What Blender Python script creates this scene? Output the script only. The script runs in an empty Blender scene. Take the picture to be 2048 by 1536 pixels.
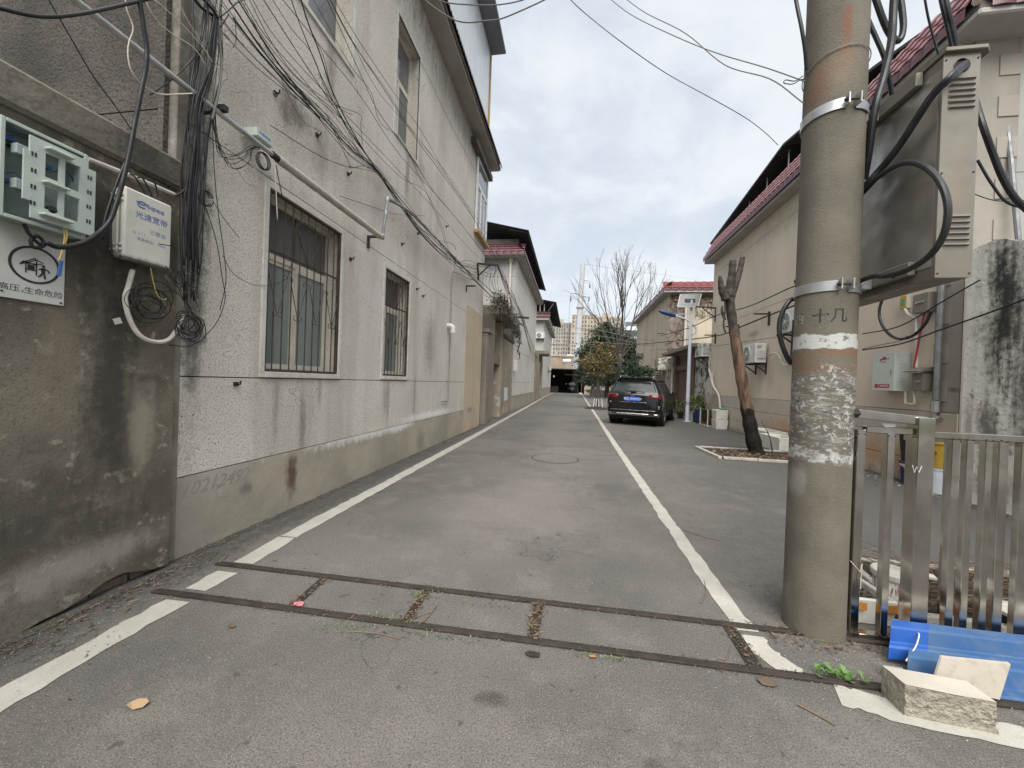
import bpy, bmesh, math, random
import numpy as np
from mathutils import Vector, Matrix
random.seed(7); rng=np.random.default_rng(7)
sc=bpy.context.scene; COL=sc.collection
pi=math.pi
# ---------------------------------------------------------------- camera, sky, sun, exposure
F=750.; CH=1.4; ROLL=.036; YAW=math.atan(121/750.); PITCH=math.atan(-4/750.)
_f=Vector((-math.sin(YAW)*math.cos(PITCH),math.cos(YAW)*math.cos(PITCH),math.sin(PITCH)))
_r=Vector((math.cos(YAW),math.sin(YAW),0)); _u=_r.cross(_f)
_R=_r*math.cos(ROLL)+_u*math.sin(ROLL); _U=-_r*math.sin(ROLL)+_u*math.cos(ROLL)
cd=bpy.data.cameras.new('camera'); cam=bpy.data.objects.new('camera',cd); COL.objects.link(cam)
cd.sensor_width=36; cd.lens=F/2048*36; cd.clip_start=.05; cd.clip_end=2000
cam.matrix_world=Matrix(((_R.x,_U.x,-_f.x,0),(_R.y,_U.y,-_f.y,0),(_R.z,_U.z,-_f.z,CH),(0,0,0,1)))
sc.camera=cam
SUN_EL,SUN_AZ=math.radians(54),math.radians(174)      # azimuth clockwise from +Y: high, behind the viewer
w=bpy.data.worlds.new('World'); sc.world=w; w.use_nodes=True
nt=w.node_tree; nt.nodes.clear()
o=nt.nodes.new('ShaderNodeOutputWorld'); bg=nt.nodes.new('ShaderNodeBackground')
sky=nt.nodes.new('ShaderNodeTexSky'); sky.sky_type='NISHITA'; sky.sun_disc=False
sky.sun_elevation=SUN_EL; sky.sun_rotation=SUN_AZ; sky.dust_density=2
tc=nt.nodes.new('ShaderNodeTexCoord'); mp=nt.nodes.new('ShaderNodeMapping'); mp.inputs['Scale'].default_value=(1,1,1.9)
mp.inputs['Location'].default_value=(.3,.1,.2)
n1=nt.nodes.new('ShaderNodeTexNoise'); n1.inputs['Scale'].default_value=3.1; n1.inputs['Detail'].default_value=9; n1.inputs['Roughness'].default_value=.58
n1.inputs['Distortion'].default_value=.25
r1=nt.nodes.new('ShaderNodeMapRange'); r1.interpolation_type='SMOOTHSTEP'; r1.inputs['From Min'].default_value=.36; r1.inputs['From Max'].default_value=.66
mixc=nt.nodes.new('ShaderNodeMix'); mixc.data_type='RGBA'
mixc.inputs[6].default_value=(4.2,4.65,5.15,1); mixc.inputs[7].default_value=(5.55,5.75,5.9,1)
mixs=nt.nodes.new('ShaderNodeMix'); mixs.data_type='RGBA'; mixs.inputs[0].default_value=.88
L=nt.links.new
L(tc.outputs['Generated'],mp.inputs[0]); L(mp.outputs[0],n1.inputs['Vector']); L(n1.outputs[0],r1.inputs[0])
L(r1.outputs[0],mixc.inputs[0]); L(sky.outputs[0],mixs.inputs[6]); L(mixc.outputs[2],mixs.inputs[7])
L(mixs.outputs[2],bg.inputs[0]); L(bg.outputs[0],o.inputs[0]); bg.inputs[1].default_value=.05
sd=bpy.data.lights.new('sun','SUN'); sd.energy=1.5; sd.angle=math.radians(55); sd.color=(1,.965,.915)
so=bpy.data.objects.new('sun',sd); COL.objects.link(so)
sv=Vector((math.sin(SUN_AZ)*math.cos(SUN_EL),math.cos(SUN_AZ)*math.cos(SUN_EL),math.sin(SUN_EL)))
so.rotation_euler=sv.to_track_quat('Z','Y').to_euler()
vs=sc.view_settings; vs.view_transform='Standard'; vs.look='None'; vs.gamma=1; vs.use_curve_mapping=False; vs.exposure=1.8

# ---------------------------------------------------------------- helpers: survey points
O=Vector((0,0,CH))
def ray(u,v): return _f*F+_R*(u-1024)-_U*(v-768)
def onx(u,v,x): d=ray(u,v); return O+d*(x/d.x)
def ony(u,v,y): d=ray(u,v); return O+d*(y/d.y)
def onz(u,v,z=0.): d=ray(u,v); return O+d*((z-CH)/d.z)

# ---------------------------------------------------------------- helpers: meshes
class MB:
    def __init__(s): s.v=[]; s.f=[]
    def quad(s,*p):
        n=len(s.v); s.v+= [tuple(q) for q in p]; s.f.append(tuple(range(n,n+len(p)))); return s
    def box(s,x0,x1,y0,y1,z0,z1):
        n=len(s.v)
        s.v+=[(x,y,z) for z in (z0,z1) for y in (y0,y1) for x in (x0,x1)]
        for q in ((0,2,3,1),(4,5,7,6),(0,1,5,4),(2,6,7,3),(0,4,6,2),(1,3,7,5)): s.f.append(tuple(n+i for i in q))
        return s
    def obox(s,c,ax,ay,az):
        c,ax,ay,az=map(Vector,(c,ax,ay,az)); n=len(s.v)
        s.v+=[tuple(c+ax*i+ay*j+az*k) for k in (-1,1) for j in (-1,1) for i in (-1,1)]
        for q in ((0,2,3,1),(4,5,7,6),(0,1,5,4),(2,6,7,3),(0,4,6,2),(1,3,7,5)): s.f.append(tuple(n+i for i in q))
        return s
    def beam(s,a,b,w,h=None,up=(0,0,1)):
        a,b=Vector(a),Vector(b); h=h or w; d=(b-a); l=d.length; d.normalize(); up=Vector(up)
        if abs(d.dot(up))>.95: up=Vector((1,0,0))
        x=d.cross(up).normalized(); z=x.cross(d)
        return s.obox((a+b)/2,x*w/2,d*l/2,z*h/2)
    def tube(s,pts,r,n=6,cap=True):
        pts=[Vector(p) for p in pts]; m=len(pts)
        rr=r if hasattr(r,'__len__') else [r]*m
        t=(pts[1]-pts[0]).normalized(); up=Vector((0,0,1)) if abs(t.z)<.9 else Vector((1,0,0))
        x=t.cross(up).normalized(); base=len(s.v)
        for i,p in enumerate(pts):
            t2=(pts[min(i+1,m-1)]-pts[max(i-1,0)])
            if t2.length<1e-9: t2=t
            t2.normalize(); x=(x-t2*x.dot(t2))
            if x.length<1e-6: x=t2.orthogonal()
            x.normalize(); y=t2.cross(x); t=t2
            for k in range(n):
                a=2*pi*k/n; s.v.append(tuple(p+(x*math.cos(a)+y*math.sin(a))*rr[i]))
        for i in range(m-1):
            for k in range(n):
                a=base+i*n+k; b=base+i*n+(k+1)%n; s.f.append((a,b,b+n,a+n))
        if cap:
            s.f.append(tuple(base+k for k in range(n))[::-1]); s.f.append(tuple(base+(m-1)*n+k for k in range(n)))
        return s
    def cyl(s,a,b,r,n=20,r2=None): return s.tube([a,b],[r,r if r2 is None else r2],n)
    def lathe(s,c,prof,n=24,axis=(0,0,1)):
        c=Vector(c); ax=Vector(axis).normalized(); x=ax.orthogonal().normalized(); y=ax.cross(x); base=len(s.v)
        for (r,h) in prof:
            for k in range(n):
                a=2*pi*k/n; s.v.append(tuple(c+ax*h+(x*math.cos(a)+y*math.sin(a))*r))
        for i in range(len(prof)-1):
            for k in range(n):
                a=base+i*n+k; b=base+i*n+(k+1)%n; s.f.append((a,b,b+n,a+n))
        s.f.append(tuple(base+k for k in range(n))[::-1]); s.f.append(tuple(base+(len(prof)-1)*n+k for k in range(n)))
        return s
    def prism(s,poly,vec):
        vec=Vector(vec); n=len(poly); b=len(s.v); s.v+=[tuple(p) for p in poly]+[tuple(Vector(p)+vec) for p in poly]
        s.f.append(tuple(range(b,b+n))[::-1]); s.f.append(tuple(range(b+n,b+2*n)))
        for i in range(n): j=(i+1)%n; s.f.append((b+i,b+j,b+n+j,b+n+i))
        return s
    def mesh(s,name,mat,smooth=False):
        m=bpy.data.meshes.new(name); m.from_pydata(s.v,[],s.f); m.materials.append(mat)
        bm=bmesh.new(); bm.from_mesh(m); bmesh.ops.recalc_face_normals(bm,faces=bm.faces); bm.to_mesh(m); bm.free()
        if smooth: m.polygons.foreach_set('use_smooth',[True]*len(m.polygons))
        return m
    def build(s,name,mat,parent=None,smooth=False,bevel=0,label=None,auto=False):
        m=s.mesh(name,mat,smooth); o=bpy.data.objects.new(name,m); COL.objects.link(o)
        if auto: m.set_sharp_from_angle(angle=math.radians(35)) if smooth else None
        if bevel:
            b=o.modifiers.new('bevel','BEVEL'); b.width=bevel; b.segments=1; b.limit_method='ANGLE'
        if parent is not None: put(o,parent)
        if label: o['label']=label
        return o
def put(o,parent):
    o.parent=parent; o.matrix_parent_inverse=INV.get(parent.name,Matrix.Identity(4))
INV={}
def thing(name,label,cat,loc=(0,0,0),group=None):
    o=bpy.data.objects.new(name,None); COL.objects.link(o); o.location=loc; o.empty_display_size=.1
    o['label']=label; o['category']=cat
    if group: o['group']=group
    INV[o.name]=Matrix.Translation(-Vector(loc)); return o
def tag(o,label,cat,group=None,kind=None):
    if label: o['label']=label
    if cat: o['category']=cat
    if group: o['group']=group
    if kind: o['kind']=kind
    return o
def struct(o): o['kind']='structure'; return o
def dup(root,loc,rotz=0,label=None,group=None):
    def cp(x,par):
        c=x.copy(); COL.objects.link(c)
        if par is not None: c.parent=par
        for ch in kids.get(x.name,()): cp(ch,c)
        return c
    r=cp(root,None); r.location=loc; r.rotation_euler=(0,0,rotz)
    if label: r['label']=label
    if group: r['group']=group
    return r
kids={}
def index(root):
    for ch in root.children: kids.setdefault(root.name,[]).append(ch); index(ch)
def child(name,mesh,parent,mat4=None):
    """a part sharing mesh data, given by its world matrix"""
    o=bpy.data.objects.new(name,mesh); COL.objects.link(o); put(o,parent)
    if mat4 is not None: o.matrix_basis=mat4
    return o
def smooth_pts(P,n=6):
    P=[Vector(p) for p in P]; 
    if len(P)<3: return P
    out=[]; Q=[P[0]*2-P[1]]+P+[P[-1]*2-P[-2]]
    for i in range(1,len(Q)-2):
        a,b,c,d=Q[i-1:i+3]
        for k in range(n):
            t=k/n; out.append(.5*((2*b)+(c-a)*t+(2*a-5*b+4*c-d)*t*t+(3*b-a-3*c+d)*t**3))
    out.append(P[-1]); return out
def text_mesh(body,size,M4,mat,ex=.0006,shear=0,bend=None,space=1):
    c=bpy.data.curves.new('lettering','FONT'); c.body=body; c.size=size; c.extrude=ex; c.shear=shear; c.space_character=space
    c.align_x='CENTER'; c.align_y='CENTER'; c.resolution_u=2
    t=bpy.data.objects.new('tmp',c); COL.objects.link(t)
    dg=bpy.context.evaluated_depsgraph_get(); m=bpy.data.meshes.new_from_object(t.evaluated_get(dg))
    bpy.data.objects.remove(t); m.transform(M4); m.materials.clear(); m.materials.append(mat); m.name='lettering'; return m
def lettering(name,body,size,c,right,up,mat,parent,**k):
    right=Vector(right).normalized(); up=Vector(up).normalized(); n=right.cross(up); c=Vector(c)
    M4=Matrix(((right.x,up.x,n.x,c.x),(right.y,up.y,n.y,c.y),(right.z,up.z,n.z,c.z),(0,0,0,1)))
    o=bpy.data.objects.new(name,text_mesh(body,size,M4,mat,**k)); COL.objects.link(o); put(o,parent); return o

# ---------------------------------------------------------------- materials
class N:
    def __init__(s,name):
        s.m=bpy.data.materials.new(name); s.m.use_nodes=True; s.t=s.m.node_tree; s.t.nodes.clear()
        s.out=s.t.nodes.new('ShaderNodeOutputMaterial'); s.b=s.t.nodes.new('ShaderNodeBsdfPrincipled'); s.l(s.b.outputs[0],s.out.inputs[0])
        s.tc=s.t.nodes.new('ShaderNodeTexCoord').outputs['Object']
    def l(s,a,b): s.t.links.new(a,b)
    def n(s,t,**k):
        x=s.t.nodes.new(t)
        for a,v in k.items(): setattr(x,a,v)
        return x
    def mapv(s,scale,loc=(0,0,0)):
        x=s.n('ShaderNodeMapping'); x.inputs['Scale'].default_value=scale; x.inputs['Location'].default_value=loc; s.l(s.tc,x.inputs[0]); return x.outputs[0]
    def noise(s,scale,detail=4,rough=.55,vec=None,dist=0):
        x=s.n('ShaderNodeTexNoise'); x.inputs['Scale'].default_value=scale; x.inputs['Detail'].default_value=detail
        x.inputs['Roughness'].default_value=rough; x.inputs['Distortion'].default_value=dist
        s.l(vec or s.tc,x.inputs['Vector']); return x.outputs[0]
    def rng(s,v,a,b,c=0,d=1,smooth=True):
        x=s.n('ShaderNodeMapRange'); x.interpolation_type='SMOOTHSTEP' if smooth else 'LINEAR'
        for i,q in enumerate((a,b,c,d)): x.inputs[i+1].default_value=q
        s.l(v,x.inputs[0]); return x.outputs[0]
    def mix(s,fac,a,b,mode='MIX'):
        x=s.n('ShaderNodeMix',data_type='RGBA',blend_type=mode)
        for i,q in ((0,fac),(6,a),(7,b)):
            if isinstance(q,(tuple,list)): x.inputs[i].default_value=(*q[:3],1)
            elif isinstance(q,(int,float)): x.inputs[i].default_value=q
            else: s.l(q,x.inputs[i])
        return x.outputs[2]
    def math(s,op,a,b=0):
        x=s.n('ShaderNodeMath',operation=op)
        for i,q in enumerate((a,b)):
            if isinstance(q,(int,float)): x.inputs[i].default_value=q
            else: s.l(q,x.inputs[i])
        return x.outputs[0]
    def blob(s,c,r,noise,edge=.45):
        a=s.n('ShaderNodeVectorMath',operation='SUBTRACT'); s.l(s.tc,a.inputs[0]); a.inputs[1].default_value=tuple(c)
        b=s.n('ShaderNodeVectorMath',operation='DIVIDE'); s.l(a.outputs[0],b.inputs[0]); b.inputs[1].default_value=tuple(r)
        d=s.n('ShaderNodeVectorMath',operation='LENGTH'); s.l(b.outputs[0],d.inputs[0])
        if not hasattr(s,'n2'): s.n2=s.noise(13,6,.68); s.n3=s.noise(1,5,.6,s.mapv((16,16,2.2)))
        q=s.math('ADD',s.math('MULTIPLY',noise,.8),s.math('ADD',s.math('MULTIPLY',s.n2,1.0),s.math('MULTIPLY',s.n3,.9)))
        e=s.math('ADD',d.outputs['Value'],s.math('MULTIPLY',s.math('SUBTRACT',q,1.35),1.25))
        return s.rng(e,edge-.3,1.12,1,0)
def surf(name,c1,c2=None,sc_=3.,fine=None,streak=None,rough=.85,metal=0,bump=None,stains=(),peel=(),crack=0,spec=.3,coat=0):
    k=N(name); c2=c2 or tuple(x*.8 for x in c1)
    col=k.mix(k.rng(k.noise(sc_,5),.3,.7),c1,c2)
    if streak:   # (amount, colour, scale)
        v=k.mapv((streak[2],streak[2],streak[2]*.09)); m=k.math('MULTIPLY',k.rng(k.noise(1.,5,.6,v),.45,.72),streak[0]); col=k.mix(m,col,streak[1])
    if fine:     # (scale, amount, colour)
        m=k.math('MULTIPLY',k.rng(k.noise(fine[0],3,.6),.5,.68),fine[1]); col=k.mix(m,col,fine[2])
    nz=k.noise(2.2,6,.62)
    for p in peel:   # (threshold, width, scale, colour[, blob centre, blob radius])
        m=k.rng(k.noise(p[2],7,.65,dist=.3),p[0],p[0]+p[1])
        if len(p)>4: m=k.math('MULTIPLY',m,k.blob(p[4],p[5],nz,.6))
        col=k.mix(m,col,p[3])
    for st in stains:    # (centre, radii, colour, strength)
        col=k.mix(k.math('MULTIPLY',k.blob(st[0],st[1],nz),st[3]),col,st[2])
    if crack:
        v=k.n('ShaderNodeTexVoronoi',feature='DISTANCE_TO_EDGE'); v.inputs['Scale'].default_value=crack
        vv=k.n('ShaderNodeVectorMath',operation='ADD'); k.l(k.tc,vv.inputs[0]); nn=k.n('ShaderNodeTexNoise'); nn.inputs['Scale'].default_value=4; k.l(k.tc,nn.inputs[0]); k.l(nn.outputs[1],vv.inputs[1]); k.l(vv.outputs[0],v.inputs[0])
        m=k.math('MULTIPLY',k.rng(v.outputs[0],0,.006,1,0),k.rng(k.noise(.7,3),.52,.62)); col=k.mix(m,col,tuple(x*.35 for x in c1))
    if isinstance(col,tuple): k.b.inputs['Base Color'].default_value=(*col,1)
    else: k.l(col,k.b.inputs['Base Color'])
    k.b.inputs['Roughness'].default_value=rough; k.b.inputs['Metallic'].default_value=metal; k.b.inputs['Specular IOR Level'].default_value=spec
    if coat: k.b.inputs['Coat Weight'].default_value=coat; k.b.inputs['Coat Roughness'].default_value=.05
    if rough<.6:
        k.l(k.rng(k.noise(9,4),.3,.7,rough*.7,min(1,rough*1.4)),k.b.inputs['Roughness'])
    if bump:     # list of (scale, distance)
        h=None
        for (s_,d_) in bump:
            q=k.math('MULTIPLY',k.noise(s_,4,.6),d_); h=q if h is None else k.math('ADD',h,q)
        b=k.n('ShaderNodeBump'); b.inputs['Strength'].default_value=1; b.inputs['Distance'].default_value=1; k.l(h,b.inputs['Height']); k.l(b.outputs[0],k.b.inputs['Normal'])
    return k.m
def flat(name,c,rough=.6,metal=0,var=.12,spec=.4,sc_=6): return surf(name,c,tuple(x*(1-var) for x in c),sc_,rough=rough,metal=metal,spec=spec)
XL=-2.85; XN=-2.78; XR=5.5
DK=(.05,.046,.04)
M={}
def asphalt_mat():
    k=N('asphalt'); n1=k.noise(.55,5); col=k.mix(k.rng(n1,.34,.66),(.175,.163,.148),(.118,.112,.104))
    col=k.mix(k.math('MULTIPLY',k.rng(k.noise(2.6,6,.65),.46,.72),.5),col,(.245,.225,.195))
    nz=k.noise(2.2,6,.62)
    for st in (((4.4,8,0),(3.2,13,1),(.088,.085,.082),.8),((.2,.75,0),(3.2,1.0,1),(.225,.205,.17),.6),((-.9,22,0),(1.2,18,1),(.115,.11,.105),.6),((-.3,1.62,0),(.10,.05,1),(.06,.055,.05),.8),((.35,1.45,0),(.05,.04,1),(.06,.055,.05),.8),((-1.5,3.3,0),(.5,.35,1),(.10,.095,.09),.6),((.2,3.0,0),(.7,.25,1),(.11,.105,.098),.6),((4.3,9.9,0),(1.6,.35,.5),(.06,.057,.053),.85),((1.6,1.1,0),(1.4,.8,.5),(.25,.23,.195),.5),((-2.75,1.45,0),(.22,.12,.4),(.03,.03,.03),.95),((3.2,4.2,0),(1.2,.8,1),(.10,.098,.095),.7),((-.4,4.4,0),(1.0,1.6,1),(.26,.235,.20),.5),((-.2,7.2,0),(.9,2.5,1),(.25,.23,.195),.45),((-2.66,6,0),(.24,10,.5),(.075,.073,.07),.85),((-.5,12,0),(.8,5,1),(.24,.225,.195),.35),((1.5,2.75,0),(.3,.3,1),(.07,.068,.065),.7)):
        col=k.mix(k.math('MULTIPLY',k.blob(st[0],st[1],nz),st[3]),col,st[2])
    for sc_,a,b,c,am in ((120,.5,.64,(.06,.057,.053),.62),(210,.5,.64,(.07,.066,.06),.6),(150,.62,.67,(.38,.36,.32),.7),(60,.66,.70,(.07,.065,.058),.55),(24,.72,.74,(.06,.055,.05),.7),(9,.70,.72,(.075,.07,.063),.75)):
        col=k.mix(k.math('MULTIPLY',k.rng(k.noise(sc_,2,.6),a,b),am),col,c)
    v=k.n('ShaderNodeTexVoronoi',feature='DISTANCE_TO_EDGE'); v.inputs['Scale'].default_value=.5
    vv=k.n('ShaderNodeVectorMath',operation='ADD'); k.l(k.tc,vv.inputs[0]); nn=k.n('ShaderNodeTexNoise'); nn.inputs['Scale'].default_value=3.5; nn.inputs['Detail'].default_value=6; k.l(k.tc,nn.inputs[0]); k.l(nn.outputs[1],vv.inputs[1]); k.l(vv.outputs[0],v.inputs[0])
    col=k.mix(k.math('MULTIPLY',k.math('MULTIPLY',k.rng(v.outputs[0],0,.006,1,0),k.rng(k.noise(.6,3),.50,.55)),.85),col,(.05,.048,.045))
    k.l(col,k.b.inputs['Base Color']); k.b.inputs['Roughness'].default_value=.85; k.b.inputs['Specular IOR Level'].default_value=.25
    h=k.math('ADD',k.math('MULTIPLY',k.noise(200,3,.6),.004),k.math('MULTIPLY',k.noise(40,4,.6),.002)); b=k.n('ShaderNodeBump'); b.inputs['Strength'].default_value=1; b.inputs['Distance'].default_value=1; k.l(h,b.inputs['Height']); k.l(b.outputs[0],k.b.inputs['Normal']); return k.m
M['asphalt']=asphalt_mat()
M['line_paint']=surf('line_paint',(.47,.45,.395),(.385,.37,.325),5,fine=(70,.35,(.29,.275,.245)),rough=.7,bump=[(90,.003)],peel=[(.70,.04,24,(.2,.19,.17))])
M['pebble']=surf('pebble_dash',(.72,.68,.605),(.63,.59,.52),1.1,fine=(95,.75,(.34,.305,.26)),streak=(.42,(.33,.285,.22),2.2),bump=[(70,.010),(150,.003)],peel=[(.57,.06,80,(.16,.14,.115)),(.65,.04,38,(.18,.155,.13))],
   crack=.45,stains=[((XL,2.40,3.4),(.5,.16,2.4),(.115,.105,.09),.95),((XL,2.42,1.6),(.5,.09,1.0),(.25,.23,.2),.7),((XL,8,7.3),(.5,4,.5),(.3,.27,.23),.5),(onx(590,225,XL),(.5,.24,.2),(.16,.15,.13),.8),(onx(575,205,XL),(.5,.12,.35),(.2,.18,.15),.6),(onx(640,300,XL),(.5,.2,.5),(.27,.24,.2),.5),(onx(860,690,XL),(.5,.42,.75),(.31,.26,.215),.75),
           ((XL,9,7.75),(.5,5,.55),(.2,.18,.15),.8),((XL,3.9,4.9),(.5,.12,.6),(.22,.195,.16),.7),((XL,5.9,4.8),(.5,.10,.6),(.22,.195,.16),.7),((XL,6.5,1.1),(.5,.06,.6),(.25,.22,.18),.6),((XL,5.5,1.05),(.5,.05,.5),(.25,.22,.18),.6),((XL,3.25,1.1),(.5,.05,.4),(.25,.22,.18),.5),((XL,7.4,.68),(.5,1.7,.09),(.78,.77,.76),1.),(onx(605,850,XL),(.5,.07,.5),(.25,.22,.185),.8),(onx(640,780,XL),(.5,.05,.3),(.27,.24,.2),.6),(onx(385,600,XL),(.5,.13,.9),(.12,.11,.1),.75),(onx(365,250,XL),(.5,.1,.9),(.13,.115,.1),.8),  # long upper entries fade the wall darker below the eaves
           (onx(770,800,XL),(.5,.12,.35),(.3,.27,.23),.6),(onx(835,330,XL),(.5,.6,.3),(.33,.29,.23),.6),(onx(900,690,XL),(.5,.07,.35),(.24,.19,.15),.7),(onx(760,360,XL),(.5,.5,.3),(.33,.29,.24),.5),(onx(470,200,XL),(.5,.3,.6),(.31,.28,.23),.5)])
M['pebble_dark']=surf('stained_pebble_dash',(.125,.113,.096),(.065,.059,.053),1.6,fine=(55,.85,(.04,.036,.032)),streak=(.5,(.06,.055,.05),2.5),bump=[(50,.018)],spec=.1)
M['plinth']=surf('plinth_render',(.42,.38,.30),(.31,.285,.23),1.5,fine=(60,.2,(.2,.19,.16)),rough=.85,bump=[(9,.006),(60,.002)],crack=.8,
   stains=[(onx(583,950,XL),(.5,.10,.32),(.115,.062,.045),.92),(onx(440,950,XL),(.5,.35,.2),(.45,.43,.39),.45),(onx(490,975,XL),(.5,.1,.08),(.14,.12,.1),.6),(onx(740,866,XL),(.5,1.6,.10),(.70,.69,.66),.85),(onx(800,850,XL),(.5,.6,.12),(.74,.73,.71),.9),(onx(840,880,XL),(.5,.25,.3),(.2,.19,.15),.6)])
M['old_render']=surf('old_grey_render',(.215,.192,.148),(.112,.101,.079),2.1,fine=(60,.55,(.10,.093,.076)),streak=(.35,(.09,.083,.07),2.),rough=.95,spec=.06,bump=[(9,.006),(130,.004)],peel=[(.56,.12,9,(.33,.305,.245)),(.60,.10,4,(.10,.094,.078))],
   stains=[(onx(225,760,XN),(.5,.17,1.0),(.055,.053,.047),.85),(onx(140,1060,XN),(.5,.7,.16),(.065,.062,.054),.7),(onx(190,450,XN),(.5,.45,.6),(.045,.044,.04),.8),(onx(60,1010,XN),(.5,.45,.2),(.07,.067,.06),.6),(onx(285,850,XN),(.5,.09,.4),(.3,.28,.215),.8),(onx(120,720,XN),(.5,.1,.5),(.2,.165,.12),.6),(onx(150,1130,XN),(.5,.6,.12),(.36,.34,.29),.6)])
M['coping']=surf('coping_concrete',(.24,.215,.165),(.13,.118,.093),3,fine=(38,.5,(.1,.09,.075)),streak=(.3,(.07,.065,.055),3),bump=[(22,.009)],stains=[(onx(290,320,XN),(.5,.25,.3),(.05,.048,.045),.8)])
M['corner_trim']=surf('corner_trim',(.30,.275,.24),(.17,.155,.13),3,streak=(.6,(.12,.1,.085),5),bump=[(12,.006)],stains=[((XL,2.25,5.2),(.5,.6,3.),(.085,.075,.062),.95)])
M['beige']=surf('beige_render',(.54,.445,.33),(.47,.385,.28),1.2,streak=(.3,(.3,.25,.18),1.5),bump=[(25,.003)],stains=[(onx(935,825,XL),(.6,.9,.3),(.42,.39,.33),.8),(onx(939,820,XL),(.5,.3,.1),(.33,.2,.12),.8)])
M['beige_dirty']=surf('weathered_beige_render',(.40,.335,.25),(.3,.26,.2),.9,streak=(.65,(.12,.11,.09),1.6),bump=[(20,.006)],peel=[(.6,.03,2.6,(.5,.48,.43))])
M['gate_concrete']=surf('gate_pillar_render',(.27,.235,.19),(.19,.17,.14),1.2,streak=(.4,(.1,.09,.08),1.6),bump=[(20,.006)])
M['white_wall']=surf('pale_render',(.68,.65,.585),(.60,.575,.51),.8,streak=(.2,(.4,.37,.32),1.),bump=[(30,.004)])
M['grey_render']=surf('grey_render',(.40,.395,.37),(.33,.325,.305),.8,streak=(.2,(.25,.24,.22),1.),bump=[(30,.004)])
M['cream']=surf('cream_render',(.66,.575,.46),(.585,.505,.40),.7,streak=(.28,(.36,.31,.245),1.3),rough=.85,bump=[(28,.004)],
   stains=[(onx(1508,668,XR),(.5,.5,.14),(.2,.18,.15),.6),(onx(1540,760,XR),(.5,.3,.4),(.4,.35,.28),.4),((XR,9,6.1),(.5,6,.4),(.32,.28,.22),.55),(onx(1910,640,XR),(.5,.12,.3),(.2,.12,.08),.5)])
M['cream2']=surf('old_cream_render',(.55,.475,.37),(.46,.40,.31),.7,streak=(.5,(.25,.21,.17),1.2),bump=[(28,.005)])
M['quoin']=surf('quoin_render',(.36,.33,.28),(.32,.29,.25),2,bump=[(30,.003)])
M['band_render']=surf('grey_corner_render',(.34,.31,.265),(.28,.255,.22),2,streak=(.3,(.15,.13,.11),2),bump=[(30,.003)],stains=[(onx(1908,780,XR),(.5,.14,.06),(.1,.09,.08),.8)])
M['slab']=surf('plinth_stone',(.50,.44,.36),(.43,.38,.315),1.5,bump=[(40,.002)],stains=[((XR-.03,10.6,.35),(.5,1.6,.42),(.42,.26,.155),.85),((XR-.03,7.6,.35),(.5,1.0,.45),(.42,.26,.155),.9),((XR-.03,11,.05),(.5,6,.12),(.22,.2,.17),.7)])
M['mould_wall']=surf('mouldy_white_wall',(.72,.70,.62),(.60,.575,.50),2.5,streak=(.12,(.40,.37,.31),4.),rough=.9,bump=[(16,.010),(60,.003)],
   peel=[(.60,.05,6.,(.36,.31,.24)),(.62,.06,17,(.14,.13,.115)),(.64,.04,30,(.30,.27,.22))],
   stains=[((5.3,5.62,2.5),(.5,.26,1.4),(.04,.04,.037),1.),((5.3,5.3,1.7),(.5,.35,1.2),(.07,.07,.062),.9),((5.3,5.75,.9),(.5,.16,.8),(.10,.10,.085),.85),((5.3,4.9,2.6),(.5,.25,1.),(.07,.07,.065),.8),((5.3,6.0,.9),(.5,.08,.6),(.3,.27,.22),.7),((5.3,4.0,.3),(.5,2.5,.3),(.13,.14,.10),.7)])
M['mould_wall2']=surf('peeling_white_wall',(.56,.54,.48),(.45,.43,.37),2.5,rough=.9,bump=[(16,.01)],peel=[(.52,.05,2.2,(.33,.28,.22)),(.52,.05,2.4,(.06,.065,.06))],streak=(.5,(.1,.11,.09),2.))
M['concrete_pole']=None
M['brick']=surf('old_brick',(.23,.17,.135),(.16,.14,.12),6,bump=[(40,.006)],fine=(30,.4,(.1,.09,.08)))
M['metal_roof']=surf('grey_metal_sheet',(.20,.19,.18),(.13,.125,.12),2,rough=.6,metal=.2,streak=(.3,(.15,.1,.07),3))
M['dark_roof']=surf('dark_metal_roof',(.055,.054,.055),(.035,.035,.036),2,rough=.6)
M['soffit']=surf('soffit_render',(.40,.385,.355),(.33,.315,.29),2,bump=[(20,.003)])
M['fascia_dark']=surf('rusty_dark_fascia',(.13,.11,.095),(.08,.07,.06),3,rough=.7)
M['red_tile']=surf('red_glazed_tile',(.115,.030,.034),(.08,.021,.025),4,fine=(30,.3,(.15,.06,.06)),rough=.38,spec=.6,bump=[(18,.003)])
M['brick_red_tile']=surf('brick_red_tile',(.24,.06,.06),(.17,.042,.045),4,fine=(30,.3,(.28,.11,.11)),rough=.4,bump=[(18,.003)])
M['tile_pale']=surf('pink_faded_tile',(.36,.145,.15),(.27,.10,.108),5,fine=(30,.4,(.45,.26,.255)),rough=.4,spec=.6,bump=[(18,.003)])  # paler and pinker than the skirt tiles of the same roof
M['panel_white']=surf('white_sandwich_panel',(.72,.75,.78),(.66,.69,.72),1,rough=.4)
M['wood_edge']=flat('varnished_wood_edge',(.46,.29,.12),.5)
M['rust']=surf('rust_steel',(.060,.049,.041),(.036,.031,.027),9,rough=.75,metal=.2,fine=(40,.3,(.10,.065,.045)),bump=[(50,.002)])
M['grille']=surf('rusty_window_bars',(.085,.062,.047),(.055,.042,.034),8,rough=.65,metal=.2)
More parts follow.
